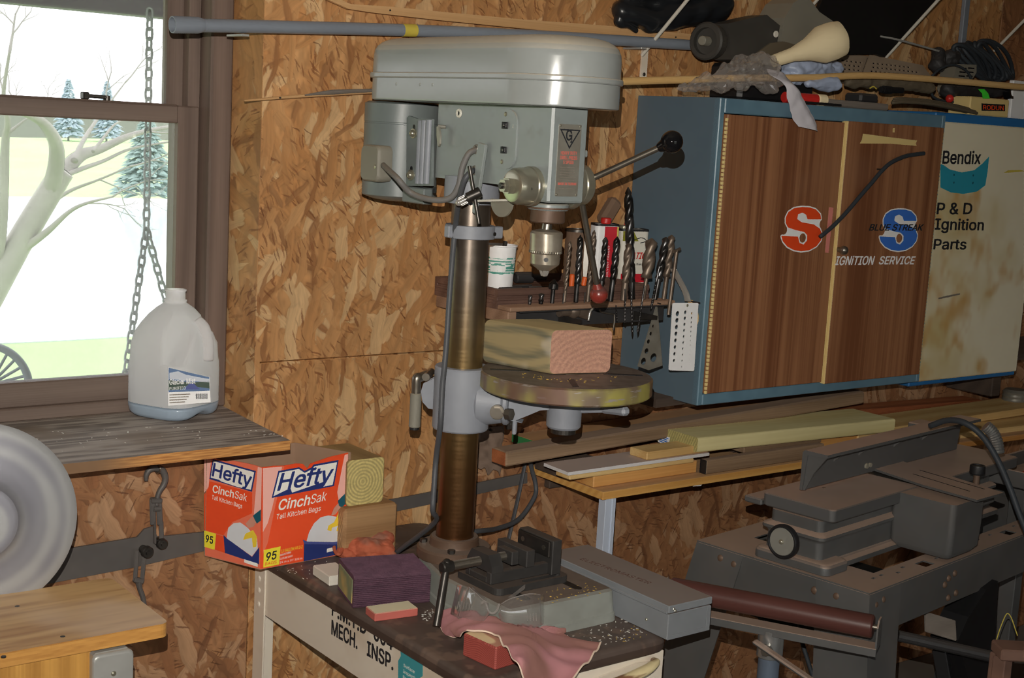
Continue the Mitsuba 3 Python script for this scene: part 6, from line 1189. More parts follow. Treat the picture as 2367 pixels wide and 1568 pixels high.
# ------------------------------------------------------------------ stored on the cabinets
ZT = CZ1+.0008
onT = lambda x, y, yy: V(pY(x, y, yy)[0], yy, ZT)
pole_pts = [pY(1405, 189, 2.31), pY(1560, 185, 2.30), pY(1700, 181, 2.293), pY(1860, 180, 2.285), pY(2020, 175, 2.272), pY(2200, 187, 2.262), pY(2300, 196, 2.258), pY(2420, 206, 2.255)]
single('wooden_pole', tube(pole_pts, .0085, 12), 'm_pole', 'long pale wooden pole lying across the things on top of the cabinets', 'pole', True)
ss = [pY(565, 233, 2.475), pY(700, 222, 2.477), pY(860, 212, 2.477), pY(1000, 206, 2.478)]
k = thing('splintered_lath', 'thin splintered wooden lath on the wall left of the drill press guard', 'lath')
obj(k+'__stick', tube(ss, (.003, .006, .0065), 8, 5, .7), 'm_lath', True); obj(k+'__grey_splinter', tube([pY(705, 220, 2.468), pY(770, 213, 2.466), pY(860, 209, 2.468)], (.0015, .0055, .004), 6, 4), 'm_grey_wood', True)
for p in (pY(640, 226, 2.485), pY(960, 208, 2.485)): obj(k+'__nail', cyl(p-V(0, .015, 0), p+V(0, .02, 0), .002, 6), 'm_dark_steel')
def noisy(m, amp, f, seed=0):
    m.vertices = m.vertices+m.vertex_normals*((meshkit.noise(m.vertices*f, seed)-.5+.5*(meshkit.noise(m.vertices*f*2.6, seed+3)-.5))*amp)[:, None]; return m
Bd = lambda x, y, yy, dz=0: pY(x, y, yy)
# tool housing (dark plastic machine part)
th = thing('machine_housing', 'dark grey plastic machine housing with a round nozzle lying on the blue cabinet', 'machine part')
YH2 = 2.395
hcen = pY(1680, 95, YH2); hax = nrm(pY(1620, 92, YH2-.05)-pY(1760, 110, YH2+.02))
n0_ = pY(1632, 95, YH2-.03); u4 = (n0_-EYE)@CAM[2]/F
obj(th+'__nozzle', lathe([(24*u4, -.03), (40*u4, -.03), (44*u4, .0), (40*u4, .004), (31*u4, .004), (30*u4, -.008), (18*u4, -.010), (0, -.010)], n0_, hax, 28), 'm_plastic_dark', 30)
obj(th+'__nozzle_core', cyl(n0_-hax*.01, n0_+hax*.02, 11*u4, 16, b=.002), 'm_dusty_grey', 30)
fp2 = frame((0, YH2, 0), (1, 0, 0), UP)
sil = lambda pts, y, dpt, m, key, b=.006: obj(th+'__'+key, prism(Polygon([tuple(pP(*q, frame((0, y, 0), (1, 0, 0), UP))) for q in pts]).buffer(0), frame((0, y, 0), (1, 0, 0), UP), dpt), m)
sil([(1640, 56), (1700, 42), (1730, 36), (1760, 60), (1750, 120), (1700, 150), (1650, 138)], YH2, .06, 'm_plastic_dark', 'motor_case')
sil([(1750, 44), (1770, 10), (1800, -10), (1830, 30), (1860, 50), (1874, 60), (1870, 110), (1830, 140), (1760, 150), (1700, 150), (1740, 100)], YH2+.03, .09, 'm_dusty_grey', 'cover')
sil([(1690, 150), (1760, 100), (1790, 96), (1840, 110), (1800, 125), (1720, 160)], YH2-.035, .03, 'm_olive', 'fin')
p = pY(1792, 79, YH2-.062); obj(th+'__white_button', cyl(p, p-V(0, .004, 0), 8*u4, 18, b=.001), 'm_offwhite', 30)
hb_ = [onT(1700, 150, YH2), onT(1820, 150, YH2+.03)]; obj(th+'__foot', join(bx(hb_[0][0]-.03, hb_[1][0]+.02, YH2-.05, YH2+.06, ZT, pY(1700, 146, YH2)[2], .01)), 'm_black')
# paper scroll
pr0, pr1 = pY(1786, 142, 2.30), pY(1915, 98, 2.24)
pd_ = nrm(pr1-pr0); pl2 = np.linalg.norm(pr1-pr0); uu4 = (pr1-EYE)@CAM[2]/F
single('paper_roll', lathe([(0, 0), (14*uu4, 0), (16*uu4, pl2*.35), (26*uu4, pl2*.62), (43*uu4, pl2*.86), (44*uu4, pl2*1.06), (41*uu4, pl2*1.22), (20*uu4, pl2*1.30), (0, pl2*1.31)], pr0, pd_, 30), 'm_paper', 'flared cream paper scroll lying over the machine housing', 'paper roll', 60)
# clear bag, crumpled, with its end hanging over the cabinet
cbg = thing('plastic_bag', 'crumpled clear plastic bag on the blue cabinet with its end hanging over the door', 'bag')
bl_ = blob([[(pY(1570, 205, 2.27), .006), (pY(1640, 190, 2.27), .016), (pY(1720, 165, 2.255), .032), (pY(1770, 160, 2.25), .034), (pY(1795, 175, 2.245), .018)], [(pY(1700, 195, 2.25), .010), (pY(1780, 190, 2.245), .016)]], .007, 6)
bl_ = noisy(bl_, .034, 42, 2); bl_.vertices[:, 2] = np.maximum(bl_.vertices[:, 2], ZT); obj(cbg+'__body', bl_, 'm_clear_plastic', 12)
ctr = [(1790, 165, 2.245, 26), (1808, 185, 2.215, 24), (1825, 200, 2.200, 17), (1836, 226, 2.196, 27), (1850, 262, 2.196, 36), (1864, 298, 2.198, 33)]
rows = []
for x, y, yy, w in ctr:
    c = pY(x, y, yy); k_ = (c-EYE)@CAM[2]/F; rows.append([c+nrm(V(.97, -.1, -.12))*(s*w*k_)+V(0, -.008*math.cos(s*1.5), 0) for s in np.linspace(-1, 1, 7)])
P = np.array(rows); U_ = np.linspace(0, 1, 40); P2 = np.stack([RectBivariateSpline(np.linspace(0, 1, 6), np.linspace(0, 1, 7), P[..., k])(U_, np.linspace(0, 1, 24)) for k in range(3)], -1)
P2[..., 1] += (meshkit.noise(P2*60, 3)-.5)*.008-.003; obj(cbg+'__hanging_end', sheet(P2, .0012), 'm_frost_bag', 30)
def baglump(name, lab, chains, m, amp=.02, f=34, cat='bag', seed=1):
    b_ = noisy(blob(chains, .006, 6), amp, f, seed); b_.vertices[:, 2] = np.maximum(b_.vertices[:, 2], ZT); return single(name, b_, m, lab, cat, 35)
baglump('plastic_bag', 'crumpled pale blue plastic bag right of the clear bag', [[(pY(1830, 165, 2.33), .03), (pY(1880, 158, 2.34), .034), (pY(1925, 165, 2.35), .024)], [(pY(1830, 150, 2.36), .02), (pY(1850, 148, 2.36), .018)]], 'm_bag_blue', seed=4)
baglump('plastic_bag', 'small pale blue plastic bag under the wooden pole', [[(pY(1870, 193, 2.28), .012), (pY(1930, 195, 2.28), .017)]], 'm_bag_blue', .012, seed=6)
rr_ = [pY(1836, 205, 2.26), pY(1905, 209, 2.245)]; ur = (rr_[0]-EYE)@CAM[2]/F
k = thing('paint_roller', 'red and cream roller lying on the front edge of the blue cabinet', 'roller'); rz_ = ZT+13*ur; rr_[0][2] = rr_[1][2] = rz_
dx_ = nrm(rr_[1]-rr_[0]); obj(k+'__red_sleeve', cyl(rr_[0]-dx_*.03, rr_[1]-dx_*.02, 12.6*ur, 20, b=.002), 'm_red', 30); obj(k+'__cream_end', cyl(rr_[1]-dx_*.02, rr_[1]+dx_*.008, 13*ur, 20, b=.003), 'm_paper', 30)
single('pencil', cyl(pY(1860, 222, 2.22)*V(1, 1, 0)+V(0, 0, ZT+.0035), pY(1945, 227, 2.215)*V(1, 1, 0)+V(0, 0, ZT+.0035), .0032, 6), 'm_black', 'thin black stick on the front edge of the blue cabinet', 'stick')
s0, s1 = pY(1905, 228, 2.24), pY(2052, 238, 2.24)
single('flat_stick', bx(s0[0], s1[0], 2.235, 2.275, ZT, ZT+.017, .003), 'm_grey_wood', 'flat grey stick lying on the front edge of the blue cabinet', 'stick')
# perforated grilles
def grille(lab, pts, y, tilt):
    M = frame((0, y, ZT), (1, 0, 0), (0, tilt, 1))
    g_ = Polygon([tuple(pP(*q, M)) for q in pts]); x0, y0, x1, y1 = g_.bounds; inn = g_.buffer(-.012); hol = []
    for i in range(14):
        for j in range(6):
            c = (x0+.02+i*.019+(.006 if j % 2 else 0), y0+.014+j*.0125); h_ = sbox(c[0], c[1], c[0]+.012, c[1]+.0055)
            if inn.contains(h_): hol.append(h_)
    for h_ in hol: g_ = g_.difference(h_)
    k_ = thing('grille_panel', lab, 'grille'); obj(k_+'__grille', prism(g_, M, .004), 'm_grille'); obj(k_+'__backing', put(prism(Polygon(g_.exterior).buffer(-.004), np.eye(4), .003), M@trimesh.transformations.translation_matrix([0, 0, -.008])), 'm_black'); return k_
grille('dusty tan slotted grille panel, left one behind the wooden pole', [(1918, 120), (2006, 132), (2006, 152), (1995, 190), (1945, 192), (1925, 190)], 2.42, .5)
grille('dusty tan slotted grille panel, right one behind the wooden pole', [(2008, 128), (2130, 152), (2150, 178), (2040, 190), (1995, 186), (1990, 178)], 2.40, .5)
ot = [pY(1962, 192, 2.32), pY(2010, 188, 2.32), pY(2080, 190, 2.31), (pY(2150, 204, 2.30))]
single('folded_cloth', noisy(blob([[(ot[0], .012), (ot[1], .018), (ot[2], .021), (ot[3], .013)]], .006, 6), .008, 50), 'm_olive', 'rolled olive cloth under the right grille panel', 'cloth', 40)
k = thing('tool_pouch', 'dark tool pouch with a yellow mark under the olive cloth', 'pouch'); pq = pY(2005, 205, 2.30); u5 = (pq-EYE)@CAM[2]/F
obj(k+'__body', bx(pq[0]-26*u5, pq[0]+40*u5, 2.295, 2.35, ZT+.0175, ZT+.0175+22*u5, .006), 'm_black_dusty'); ym = pY(2018, 203, 2.294); obj(k+'__yellow_mark', tube([ym-V(.012, 0, .002), ym+V(0, -.001, .003), ym+V(.014, 0, -.002)], .0018, 6), 'm_yellow')
obj(k+'__ribbed_grip', join(*[cyl(pY(2040, 207, 2.30)+V(.006*i, 0, 0), pY(2040, 207, 2.30)+V(.006*i+.004, 0, 0), .010, 14) for i in range(6)], cyl(pY(2036, 207, 2.30), pY(2085, 209, 2.30), .008, 12)), 'm_black')
# grey cable bundle and box with a dark label
for i in range(5):
    o_ = V(0, .006*i, .004*(i % 3)); p_ = [pY(2062+6*i, 238, 2.255)+o_, pY(2090, 236, 2.25)+o_, pY(2150, 240, 2.25)+o_, pY(2210, 250, 2.255)+o_, pY(2258, 262, 2.27)+o_]
    for j in range(len(p_)): p_[j][2] = max(p_[j][2], ZT+.005 if p_[j][0] < CX1 else wz1+.005)
    single('cable', tube(p_, .0042, 8), 'm_olive', 'grey-brown cable of the flat bundle lying on the front edge between the two cabinets', 'cable', True, 'bundle of cables')
q = pY(2240, 268, 2.275); xw = pY(2330, 268, 2.275)[0]; hb2 = pY(2240, 222, 2.275)[2]
k = thing('parts_box', 'small cream cardboard box with black and red label on the white cabinet', 'box')
obj(k+'__body', bx(q[0], xw, 2.275, 2.345, wz1+.0005, hb2, .003), 'm_masking'); MB = frame((0, 2.2748, 0), (1, 0, 0), UP)
decal(k+'__label_panel', [(2269, 239), (2323, 242), (2323, 257), (2269, 256)], MB, 'm_black'); ptext(k+'__label_lettering', 'RODUN', (2272, 253), (2320, 255), (2272, 243), MB, 'm_orange_red', True, .0004)
lm = pY(2268, 208, 2.30); k2 = thing('lime_tag', 'bright lime green tag hanging over the cream box', 'tag'); obj(k2+'__tag', sheet(np.array([[pY(2261+s*14, 206, 2.272), pY(2270+s*14, 216, 2.268), pY(2272+s*16, 228, 2.270)] for s in (0, .5, 1)]), .001), 'm_lime', True)
single('red_knob', ball(pY(2195, 228, 2.285), .011, 16), 'm_red', 'small red knob beside the cream box', 'knob', 40)
single('tape_roll', lathe([(.014, 0), (.022, 0), (.022, .02), (.014, .02)], pY(2318, 212, 2.36)-V(0, .01, 0), (0.2, -1, .1), 24), 'm_black_gloss', 'black tape roll behind the cream box', 'tape', 30)
bt = [pY(2190, 208, 2.33), pY(2250, 204, 2.35), pY(2318, 208, 2.37)]
single('power_tool', noisy(blob([[(bt[0], .022), (bt[1], .026), (bt[2], .018)]], .006, 6), .01, 40), 'm_black_dusty', 'dark cylindrical power tool under the pole above the cream box', 'tool', 40)
# coil of black cable leaning on the wall
ck_ = thing('cable_coil', 'black coil of heavy cable leaning on the wall above the white cabinet', 'cable')
for i in range(8):
    c = pY(2268+9*i-20, 148-i*1.5, 2.40+.008*i); k_ = (c-EYE)@CAM[2]/F; ax_ = nrm(pY(2330, 215, 2.4)-pY(2215, 85, 2.4)); bx_ = nrm(pY(2300, 110, 2.40)-pY(2260, 150, 2.38))
    e = [c+ax_*(80-3*(i % 3))*k_*math.cos(t)+bx_*(24+2*(i % 4))*k_*math.sin(t)+V(0, .01*math.sin(2*t+i), 0) for t in np.linspace(0, 2*math.pi, 17)]
    obj(ck_+'__loop', tube(e, .006, 8, 4), 'm_rubber', True)
lp = [pY(x, y, 2.33) for x, y in ((2150, 190), (2155, 220), (2175, 232), (2215, 235), (2240, 215), (2246, 190), (2235, 165), (2205, 150), (2175, 158), (2155, 175))]
single('thin_cable', tube(lp, .0035, 8), 'm_rubber', 'thin dark cable looped in front of the vented grey housing', 'cable', True)
vh = thing('vented_housing', 'grey plastic housing with vent slots, tilted on the cabinets below the coil', 'housing')
MV = frame((0, 2.37, ZT), (1, 0, 0), (0, .25, 1)); vp = Polygon([tuple(pP(*q, MV)) for q in ((2176, 158), (2222, 160), (2222, 178), (2200, 212), (2172, 222), (2166, 205))])
obj(vh+'__body', prism(vp, MV, .05), 'm_dusty_grey')
for i in range(4):
    for j in range(2): a, b2 = pP(2184+j*18-i*2, 166+i*9, MV), pP(2198+j*18-i*2, 167+i*9, MV); obj(vh+'__vent', flatp(Polygon([tuple(a), tuple(b2), (b2[0], b2[1]-.004), (a[0], a[1]-.004)]), MV, .0006, .0502), 'm_black')
gv2 = blob([[(pY(2165, 150, 2.41), .022), (pY(2168, 125, 2.42), .020)], [(pY(2192, 135, 2.42), .026), (pY(2210, 128, 2.43), .02)]], .006, 8)
single('work_glove', noisy(gv2, .012, 40, 8), 'm_black_dusty', 'dark work glove with tan stripe standing behind the thin cable loop', 'glove', 40)
single('white_sheet', bx(pY(2338, 240, 2.33)[0], pY(2420, 240, 2.33)[0], 2.33, 2.345, wz1+.0005, pY(2350, 186, 2.33)[2], .002), 'm_white', 'white panel standing on the white cabinet at the right edge', 'panel')
# black sheet leaning between the shelf braces
MK = frame((0, 2.455, ZT), (1, 0, 0), (0, .03, 1))
kp_ = prism(Polygon([tuple(pP(*q, MK)) for q in ((1862, 128), (1876, 40), (1905, -30), (2190, -30), (2036, 132), (2020, 126))]).buffer(0), MK, .012); single('black_sheet', kp_, 'm_panel_black', 'large matt black sheet leaning on the wall behind the paper scroll', 'sheet')
lo_ = 0
# ------------------------------------------------------------------ upper wall
pv = thing('plastic_pipe', 'long grey plastic pipe with flared end running along the wall above the drill press', 'pipe')
pq = [pY(398, 57, 2.44), pY(520, 60, 2.445), pY(940, 70, 2.455), pY(1300, 86, 2.455), pY(1640, 107, 2.455)]
obj(pv+'__pipe', tube([pY(450, 60, 2.443)]+pq[1:], .0125, 20), 'm_pvc', True)
d_ = nrm(pq[1]-pq[0]); obj(pv+'__bell_end', lathe([(.0125, .062), (.0152, .052), (.0158, .002), (.0155, 0), (.0135, 0), (.0125, .02), (0, .02)], pq[0], d_, 28), 'm_pvc', 30)
a, b = pY(930, 70, 2.455), pY(960, 70.6, 2.455); obj(pv+'__yellow_label', cyl(a, b, .0129, 20), 'm_yellow', 40)
for x, y in ((560, 62), (1480, 96)): p = pY(x, y, 2.45); obj(pv+'__clip', bx(p[0]-.008, p[0]+.008, 2.435, 2.501, p[2]-.018, p[2]-.0135, .001), 'm_galv')
lt = thing('wood_lath', 'long thin wooden lath above the grey pipe on the back wall', 'lath')
LMt = frame((0, 2.478, 0), (1, 0, 0), UP); obj(lt+'__strip', prism(Polygon([tuple(pP(*q, LMt)) for q in ((740, -6), (770, -6), (805, 10), (900, 16), (1040, 30), (1200, 45), (1400, 60), (1620, 82), (1618, 100), (1400, 86), (1200, 66), (1000, 46), (860, 30), (800, 21))]), LMt, .010), 'm_lath')
for x, y in ((900, 24), (1560, 86)): p = pY(x, y, 2.47); obj(lt+'__nail', cyl(p-V(0, .004, 0), p+V(0, .03, 0), .002, 6), 'm_dark_steel')
bgk = blob([[(pY(1440, 20, 2.458), .03), (pY(1500, 40, 2.458), .032), (pY(1580, 35, 2.458), .036), (pY(1650, 10, 2.458), .04)], [(pY(1430, 45, 2.458), .012), (pY(1470, 70, 2.458), .008)], [(pY(1460, -25, 2.458), .04), (pY(1660, -30, 2.458), .04)], [(pY(1560, 60, 2.458), .014), (pY(1640, 45, 2.458), .02)]], .007, 5)
single('black_bag', noisy(bgk, .024, 13, 9), 'm_plastic_bag_black', 'crumpled black plastic bag hanging above the machine housing', 'bag', 40)
# wire shelf braces
us = thing('wire_shelf', 'white wire wall shelf held by slanted braces above the cabinets', 'shelf')
for (a, b) in (((1484, 128), (1592, -4)), ((1858, 36), (1894, -6)), ((2048, 133), (2172, -4)), ((2298, 118), (2390, 24))):
    w_ = pY(*a, 2.488); t_ = pX(*b, w_[0]); d_ = nrm(t_-w_); e_ = w_+d_*((2.12-w_[1])/d_[1] if abs(d_[1]) > .2 else np.linalg.norm(t_-w_)*1.6)
    if e_[2] > 2.3: e_ = w_+d_*((2.3-w_[2])/d_[2])
    obj(us+'__brace', tube([w_, e_], .0045, 8, 1), 'm_offwhite', True)
sz_ = 2.3
w0_ = pY(1485, 100, 2.49)[0]
for i, y in enumerate(np.linspace(2.16, 2.49, 12)): obj(us+'__wire', cyl((w0_-.05, y, sz_), (4.4, y, sz_), .003, 6), 'm_offwhite')
for x in np.arange(w0_-.05, 4.4, .3): obj(us+'__cross_wire', cyl((x, 2.16, sz_-.005), (x, 2.49, sz_-.005), .003, 6), 'm_offwhite')
pa, pb2 = pY(1479, 182, 2.494), pY(1503, 105, 2.494)
obj(us+'__wall_plate', prism(rpoly(.019, .082, .002, 2), frame(((pa+pb2)/2)+V(0, .006, 0), (1, 0, 0), UP), .005), 'm_white_paint'); p = pY(1489, 172, 2.49); obj(us+'__plate_screw', dome(p, (0, -1, 0), .0045, .002, 10), 'm_dark_steel')
g0, g1 = pY(2222, 130, 2.494), pY(2236, -30, 2.494)
single('shelf_standard', bx((g0[0]+g1[0])/2-.012, (g0[0]+g1[0])/2+.012, 2.488, 2.5015, g0[2]-.03, g1[2]+.3, .002), 'm_pvc', 'grey vertical steel strip on the wall above the cable coil', 'strip')
obj(us+'__hook', tube([pY(2035, 84, 2.44), pY(2080, 93, 2.42), pY(2170, 118, 2.40)], .003, 6), 'm_galv', True)
# ------------------------------------------------------------------ lumber rack under the cabinets
LX, LY, LZ = 1.999, 2.228, .806
lr = thing('lumber_shelf', 'plywood lumber shelf with light edge on a pale blue steel leg, loaded with boards', 'shelf')
obj(lr+'__board', bx(LX, 4.6, LY, 2.4995, LZ-.0185, LZ, .001), 'm_ply_edge')
l0, l1 = pY(1396, 1162, LY+.012), pY(1420, 1162, LY+.012)
obj(lr+'__leg', join(bx(l0[0], l1[0], LY+.006, LY+.011, 0, LZ-.0188, .001), bx(l0[0], l0[0]+.003, LY+.008, LY+.03, 0, LZ-.0188, .0008), bx(l1[0]-.003, l1[0], LY+.008, LY+.03, 0, LZ-.0188, .0008), bx((l0[0]+l1[0])/2+.003, (l0[0]+l1[0])/2+.0055, LY+.0035, LY+.007, 0, LZ-.0188, .0006)), 'm_pale_post')
obj(lr+'__leg', bx(4.2, 4.222, LY+.006, LY+.03, 0, LZ-.0188, .001), 'm_blue_post'); obj(lr+'__wall_cleat', bx(2.05, 4.55, 2.478, 2.4995, LZ-.06, LZ-.0188, .002), 'm_dark_wood')
cp_ = pY(1603, 1131, LY+.02); obj(lr+'__clip', join(cyl(V(cp_[0]-.012, LY+.01, LZ-.0195), V(cp_[0]+.012, LY+.01, LZ-.0215), .004, 8)), 'm_white')
def lumber(lab, pl, pr, y, dep, hgt, m, z=None, dy=0.0, name='lumber_board', key=None, ext=0.0):
    """board whose upper front edge runs from pixel pl at distance y to pixel pr at y+dy"""
    a, b = pY(*pl, y), pY(*pr, y+dy)
    if z is not None: a[2] = b[2] = z+hgt
    if ext: b = b+(b-a)/np.linalg.norm(b-a)*ext
    x = nrm(b-a); yv = nrm(np.cross(UP, x)); m_ = obox(a-np.cross(x, yv)*hgt, x, yv, np.linalg.norm(b-a), dep, hgt, .002)
    return single(name, m_, m, lab, 'board')
e = .0006
# lowest layer, on the shelf
lumber('orange-brown board lying on the shelf behind the front edge, with written marks', (1373, 1102), (1612, 1066), LY+.036, .12, .030, 'm_pine_orange', LZ+e)
bI = thing('lumber_board', 'grey-brown board with dark painted end lying along the front of the lumber shelf', 'board')
a, b = pY(1627, 1070, LY+.022), pY(1862, 1044, LY+.022); obj(bI+'__board', bx(a[0], b[0]+.05, LY+.022, LY+.034, LZ+e, LZ+.034, .002) if 0 else bx(a[0], b[0]+.06, LY+.012, LY+.034, LZ+e, LZ+.0345, .002), 'm_old_wood'); obj(bI+'__painted_end', bx(a[0]-.0012, a[0], LY+.0122, LY+.0338, LZ+e, LZ+.0343, .0004), 'm_black')
lumber('bright orange pine board behind the dark-ended board, left of the jointer fence', (1862, 1046), (2080, 1012), LY+.05, .10, .040, 'm_pine_orange', LZ+e, ext=.3)
# second layer
z2 = LZ+.0312
lumber('thin tan board with light front edge, lowest of the front boards above the orange one', (1318, 1091), (1605, 1056), LY+.022, .05, .010, 'm_pine', z2)
wb_ = thing('lumber_board', 'white painted board with dusty top, left end on the lumber shelf', 'board')
a = pY(1314, 1083, LY+.024); x1_ = pY(1640, 1045, LY+.024)[0]; zb_ = z2+.0105
obj(wb_+'__board', prism(Polygon([(a[0], LY+.024), (x1_, LY+.024), (x1_, LY+.115), (a[0]+.004, LY+.115)]), trimesh.transformations.translation_matrix([0, 0, zb_]), .0075), 'm_board_white' if 0 else mat('m_board_white', lambda p, n, uv: mix(L(206, 204, 204), L(168, 148, 138), smoothstep(.6, .9, n.z)*.85), .6))
lumber('short pale pine stick on the white board under the treated plank', (1496, 1049), (1720, 1016), LY+.030, .06, .019, 'm_pine', zb_+.008)
zt_l = zb_+.0275
tp_ = thing('lumber_board', 'thick pale green treated plank with a paper tag on its end, topping the pile', 'board')
a, b = pY(1614, 1013, LY+.018), pY(2070, 969, LY+.018); th_ = .036; x = nrm(b-a); yv = nrm(np.cross(UP, x)); pl_len = np.linalg.norm(b-a)
pk_ = obj(tp_+'__plank', put(prism(rpoly(.150, th_, .006, 4, (.075, -th_/2)), np.eye(4), pl_len), np.array([[yv[0], np.cross(x, yv)[0], x[0], a[0]], [yv[1], np.cross(x, yv)[1], x[1], a[1]], [yv[2], np.cross(x, yv)[2], x[2], a[2]], [0, 0, 0, 1.0]])), 'm_treated', 30)
MT = frame(a-x*.0004, -yv, np.cross(x, yv)); MT[:3, 2] = -x
tgp = [tuple(pP(*q, MT)) for q in ((1524, 1004), (1549, 1012), (1545, 1033), (1521, 1022))]
mt_ = flatp(Polygon(tgp), MT, .0006); obj(tp_+'__tag', mt_, 'm_white')
for i in range(4): f_ = lambda u, v: tuple(np.array(tgp[0])*(1-u)*(1-v)+np.array(tgp[1])*u*(1-v)+np.array(tgp[2])*u*v+np.array(tgp[3])*(1-u)*v); obj(tp_+'__tag_print', flatp(Polygon([f_(.12, .12+.2*i), f_(.88-.1*(i % 2), .12+.2*i), f_(.88-.1*(i % 2), .22+.2*i), f_(.12, .22+.2*i)]), MT, .0003, .0007), 'm_logo_blue')
lumber('dusty brown board under the treated plank, behind the pale pine stick', (1720, 1040), (1900, 1012), LY+.036, .07, .022, 'm_old_wood', z2)
# grey boards at the back
aw = thing('lumber_board', 'long weathered grey board with a reddish end jutting out left of the lumber shelf', 'board')
a, b = pY(1170, 1046, 2.340), pY(1523, 986, 2.348); x = nrm(b-a); yv = nrm(np.cross(UP, x)); hA = .034
b = a+x*1.25
zA = (a+b)[2]/2
obj(aw+'__board', obox(a-np.cross(x, yv)*hA, x, yv, 1.25, .052, hA, .004), 'm_old_wood'); obj(aw+'__red_end', obox(a-np.cross(x, yv)*hA-x*.0015+yv*.002+UP*.002, x, yv, .002, .048, hA-.004, .0006), 'm_red_wood')
bB = thing('lumber_board', 'brown board with a green painted end behind the long weathered board', 'board')
a, b = pY(1236, 1021, 2.405), pY(1530, 975, 2.415); x = nrm(b-a); yv = nrm(np.cross(UP, x)); obj(bB+'__board', obox(a-np.cross(x, yv)*.018, x, yv, 1.2, .082, .018, .002), 'm_pine_orange'); obj(bB+'__green_end', obox(a-np.cross(x, yv)*.0182-x*.0015, x, yv, .0018, .082, .0184, .0005), 'm_green_paint')
lumber('short dark spacer block under the weathered boards at the wall', (1300, 1062), (1400, 1050), 2.36, .10, .030, 'm_dark_wood', LZ+e, name='spacer_block'); 
lumber('second dark spacer block under the weathered boards near the cabinet', (1700, 1000), (1790, 990), 2.37, .09, .052, 'm_dark_wood', LZ+e, name='spacer_block')
# boards further right
lumber('long pine board running to the right edge, uppermost of the pale boards', (1985, 1000), (2367, 944), LY+.045, .13, .022, 'm_pine', ext=.5)
lumber('pale pine board below the uppermost one at the right edge', (2140, 996), (2367, 968), LY+.045, .12, .018, 'm_pine', ext=.5)
lumber('yellow pine board right of the jointer fence, third from the top at the right edge', (2160, 1010), (2367, 984), max(2.16, min(LY+.04, pZ(2367, 984, LZ+.018+.001)[1])), .12, .018, 'm_pine', ext=.5)
lumber('orange pine board low at the right edge beside the grey conduit', (2180, 1028), (2367, 1004), max(2.16, min(LY+.04, pZ(2367, 1004, LZ+.016+.001)[1])), .12, .016, 'm_pine_orange', ext=.5)
# upper lumber shelf just under the cabinets
sh2 = thing('plank_shelf', 'long dark plank shelf on the wall just under the cabinets', 'shelf')
obj(sh2+'__plank', prism(Polygon([(2.215, 2.305), (4.6, 2.305), (4.6, 2.499), (2.215, 2.499)]), frame((0, 0, .925), (1, 0, .018), (0, 1, 0)), .021), 'm_dark_wood')
sx_ = pY(2272, 900, 2.36)[0]
obj(sh2+'__support', join(bx(sx_, sx_+.045, 2.33, 2.49, LZ+.075, .984-.018*0+.0-.022+.0, .003)), 'm_dark_wood')
lumber('dark red-brown board under the plank shelf, behind the treated plank', (1740, 968), (2270, 925), 2.42, .07, .02, 'm_red_wood', name='lumber_board')
jar = thing('glass_jar', 'grey dusty glass jar under the plank shelf at the right edge', 'jar'); jp = pY(2345, 925, 2.36); obj(jar+'__body', lathe([(0, 0), (.035, 0), (.038, .004)]+[(.038-.002*(i % 2), .006+.006*i) for i in range(9)]+[(.03, .062), (0, .062)], jp-V(0, 0, .028), UP, 28), 'm_plate', 20)
# leather flap hung on the wall left of the boards
lf = thing('leather_apron', 'stiff grey-brown leather scrap hanging on the wall behind the drill press arm', 'leather')
ML = frame((0, 2.488, 0), (1, 0, 0), UP); pts = [tuple(pP(*q, ML)) for q in ((1098, 990), (1165, 985), (1160, 1040), (1150, 1075), (1136, 1112), (1122, 1100), (1105, 1095), (1094, 1080))]
P = quadgrid(V(pts[0][0], 2.485, pts[0][1]), V(pts[1][0], 2.487, pts[1][1]), V(pts[4][0]+.012, 2.470, pts[4][1]+.02), V(pts[7][0], 2.476, pts[7][1]), 14, 18); P[..., 1] += (meshkit.noise(P*60)-.5)*.012; P[:, -1, 2] += (meshkit.noise(P[:, -1]*80, 3)-.5)*.03
obj(lf+'__hide', sheet(P, .002), 'm_leather', True); nl_ = pY(1128, 992, 2.49); obj(lf+'__nail', cyl(nl_-V(0, .014, 0), nl_+V(0, .01, 0), .003, 8), 'm_dark_steel')
br_ = pY(1181, 980, 2.494); single('wall_bracket', join(bx(br_[0]-.009, br_[0]+.009, 2.493, 2.5015, br_[2]-.014, br_[2]+.05, .002), cyl(br_-V(0, .002, 0), br_+V(0, .004, 0), .004, 10)), 'm_galv', 'small grey steel bracket on the wall under the drill press arm', 'bracket')
# ------------------------------------------------------------------ jointer on its steel stand
JO = pZ(1928, 1182, .88); jt = math.radians(8); JM = np.eye(4); JM[:3, :3] = [[math.cos(jt), -math.sin(jt), 0], [math.sin(jt), math.cos(jt), 0], [0, 0, 1]]; JM[:3, 3] = V(JO[0], JO[1], 0)
J = lambda a, b, z: (JM@V(a, b, z, 1))[:3]
jb_ = lambda *a, b=.003: put(bx(*a, b), JM)
jn = thing('jointer', 'dusty grey jointer with angle fence, handwheel and guard on the steel stand', 'jointer')
def rr(a0, a1, b0, b1, z, e, r=.02): return np.c_[np.array(rpoly(a1-a0+2*e, b1-b0+2*e, r, 5, ((a0+a1)/2, (b0+b1)/2)).exterior.coords)[:-1], np.full(len(rpoly(a1-a0+2*e, b1-b0+2*e, r, 5, ((a0+a1)/2, (b0+b1)/2)).exterior.coords)-1, z)]
def tbl(a0, a1, b0, b1, z0, z1, r=.012): return put(loft([rr(a0, a1, b0, b1, z, e, r) for z, e in ((z0, -.003), (z0+.003, 0), (z1-.002, 0), (z1, -.002))]), JM)
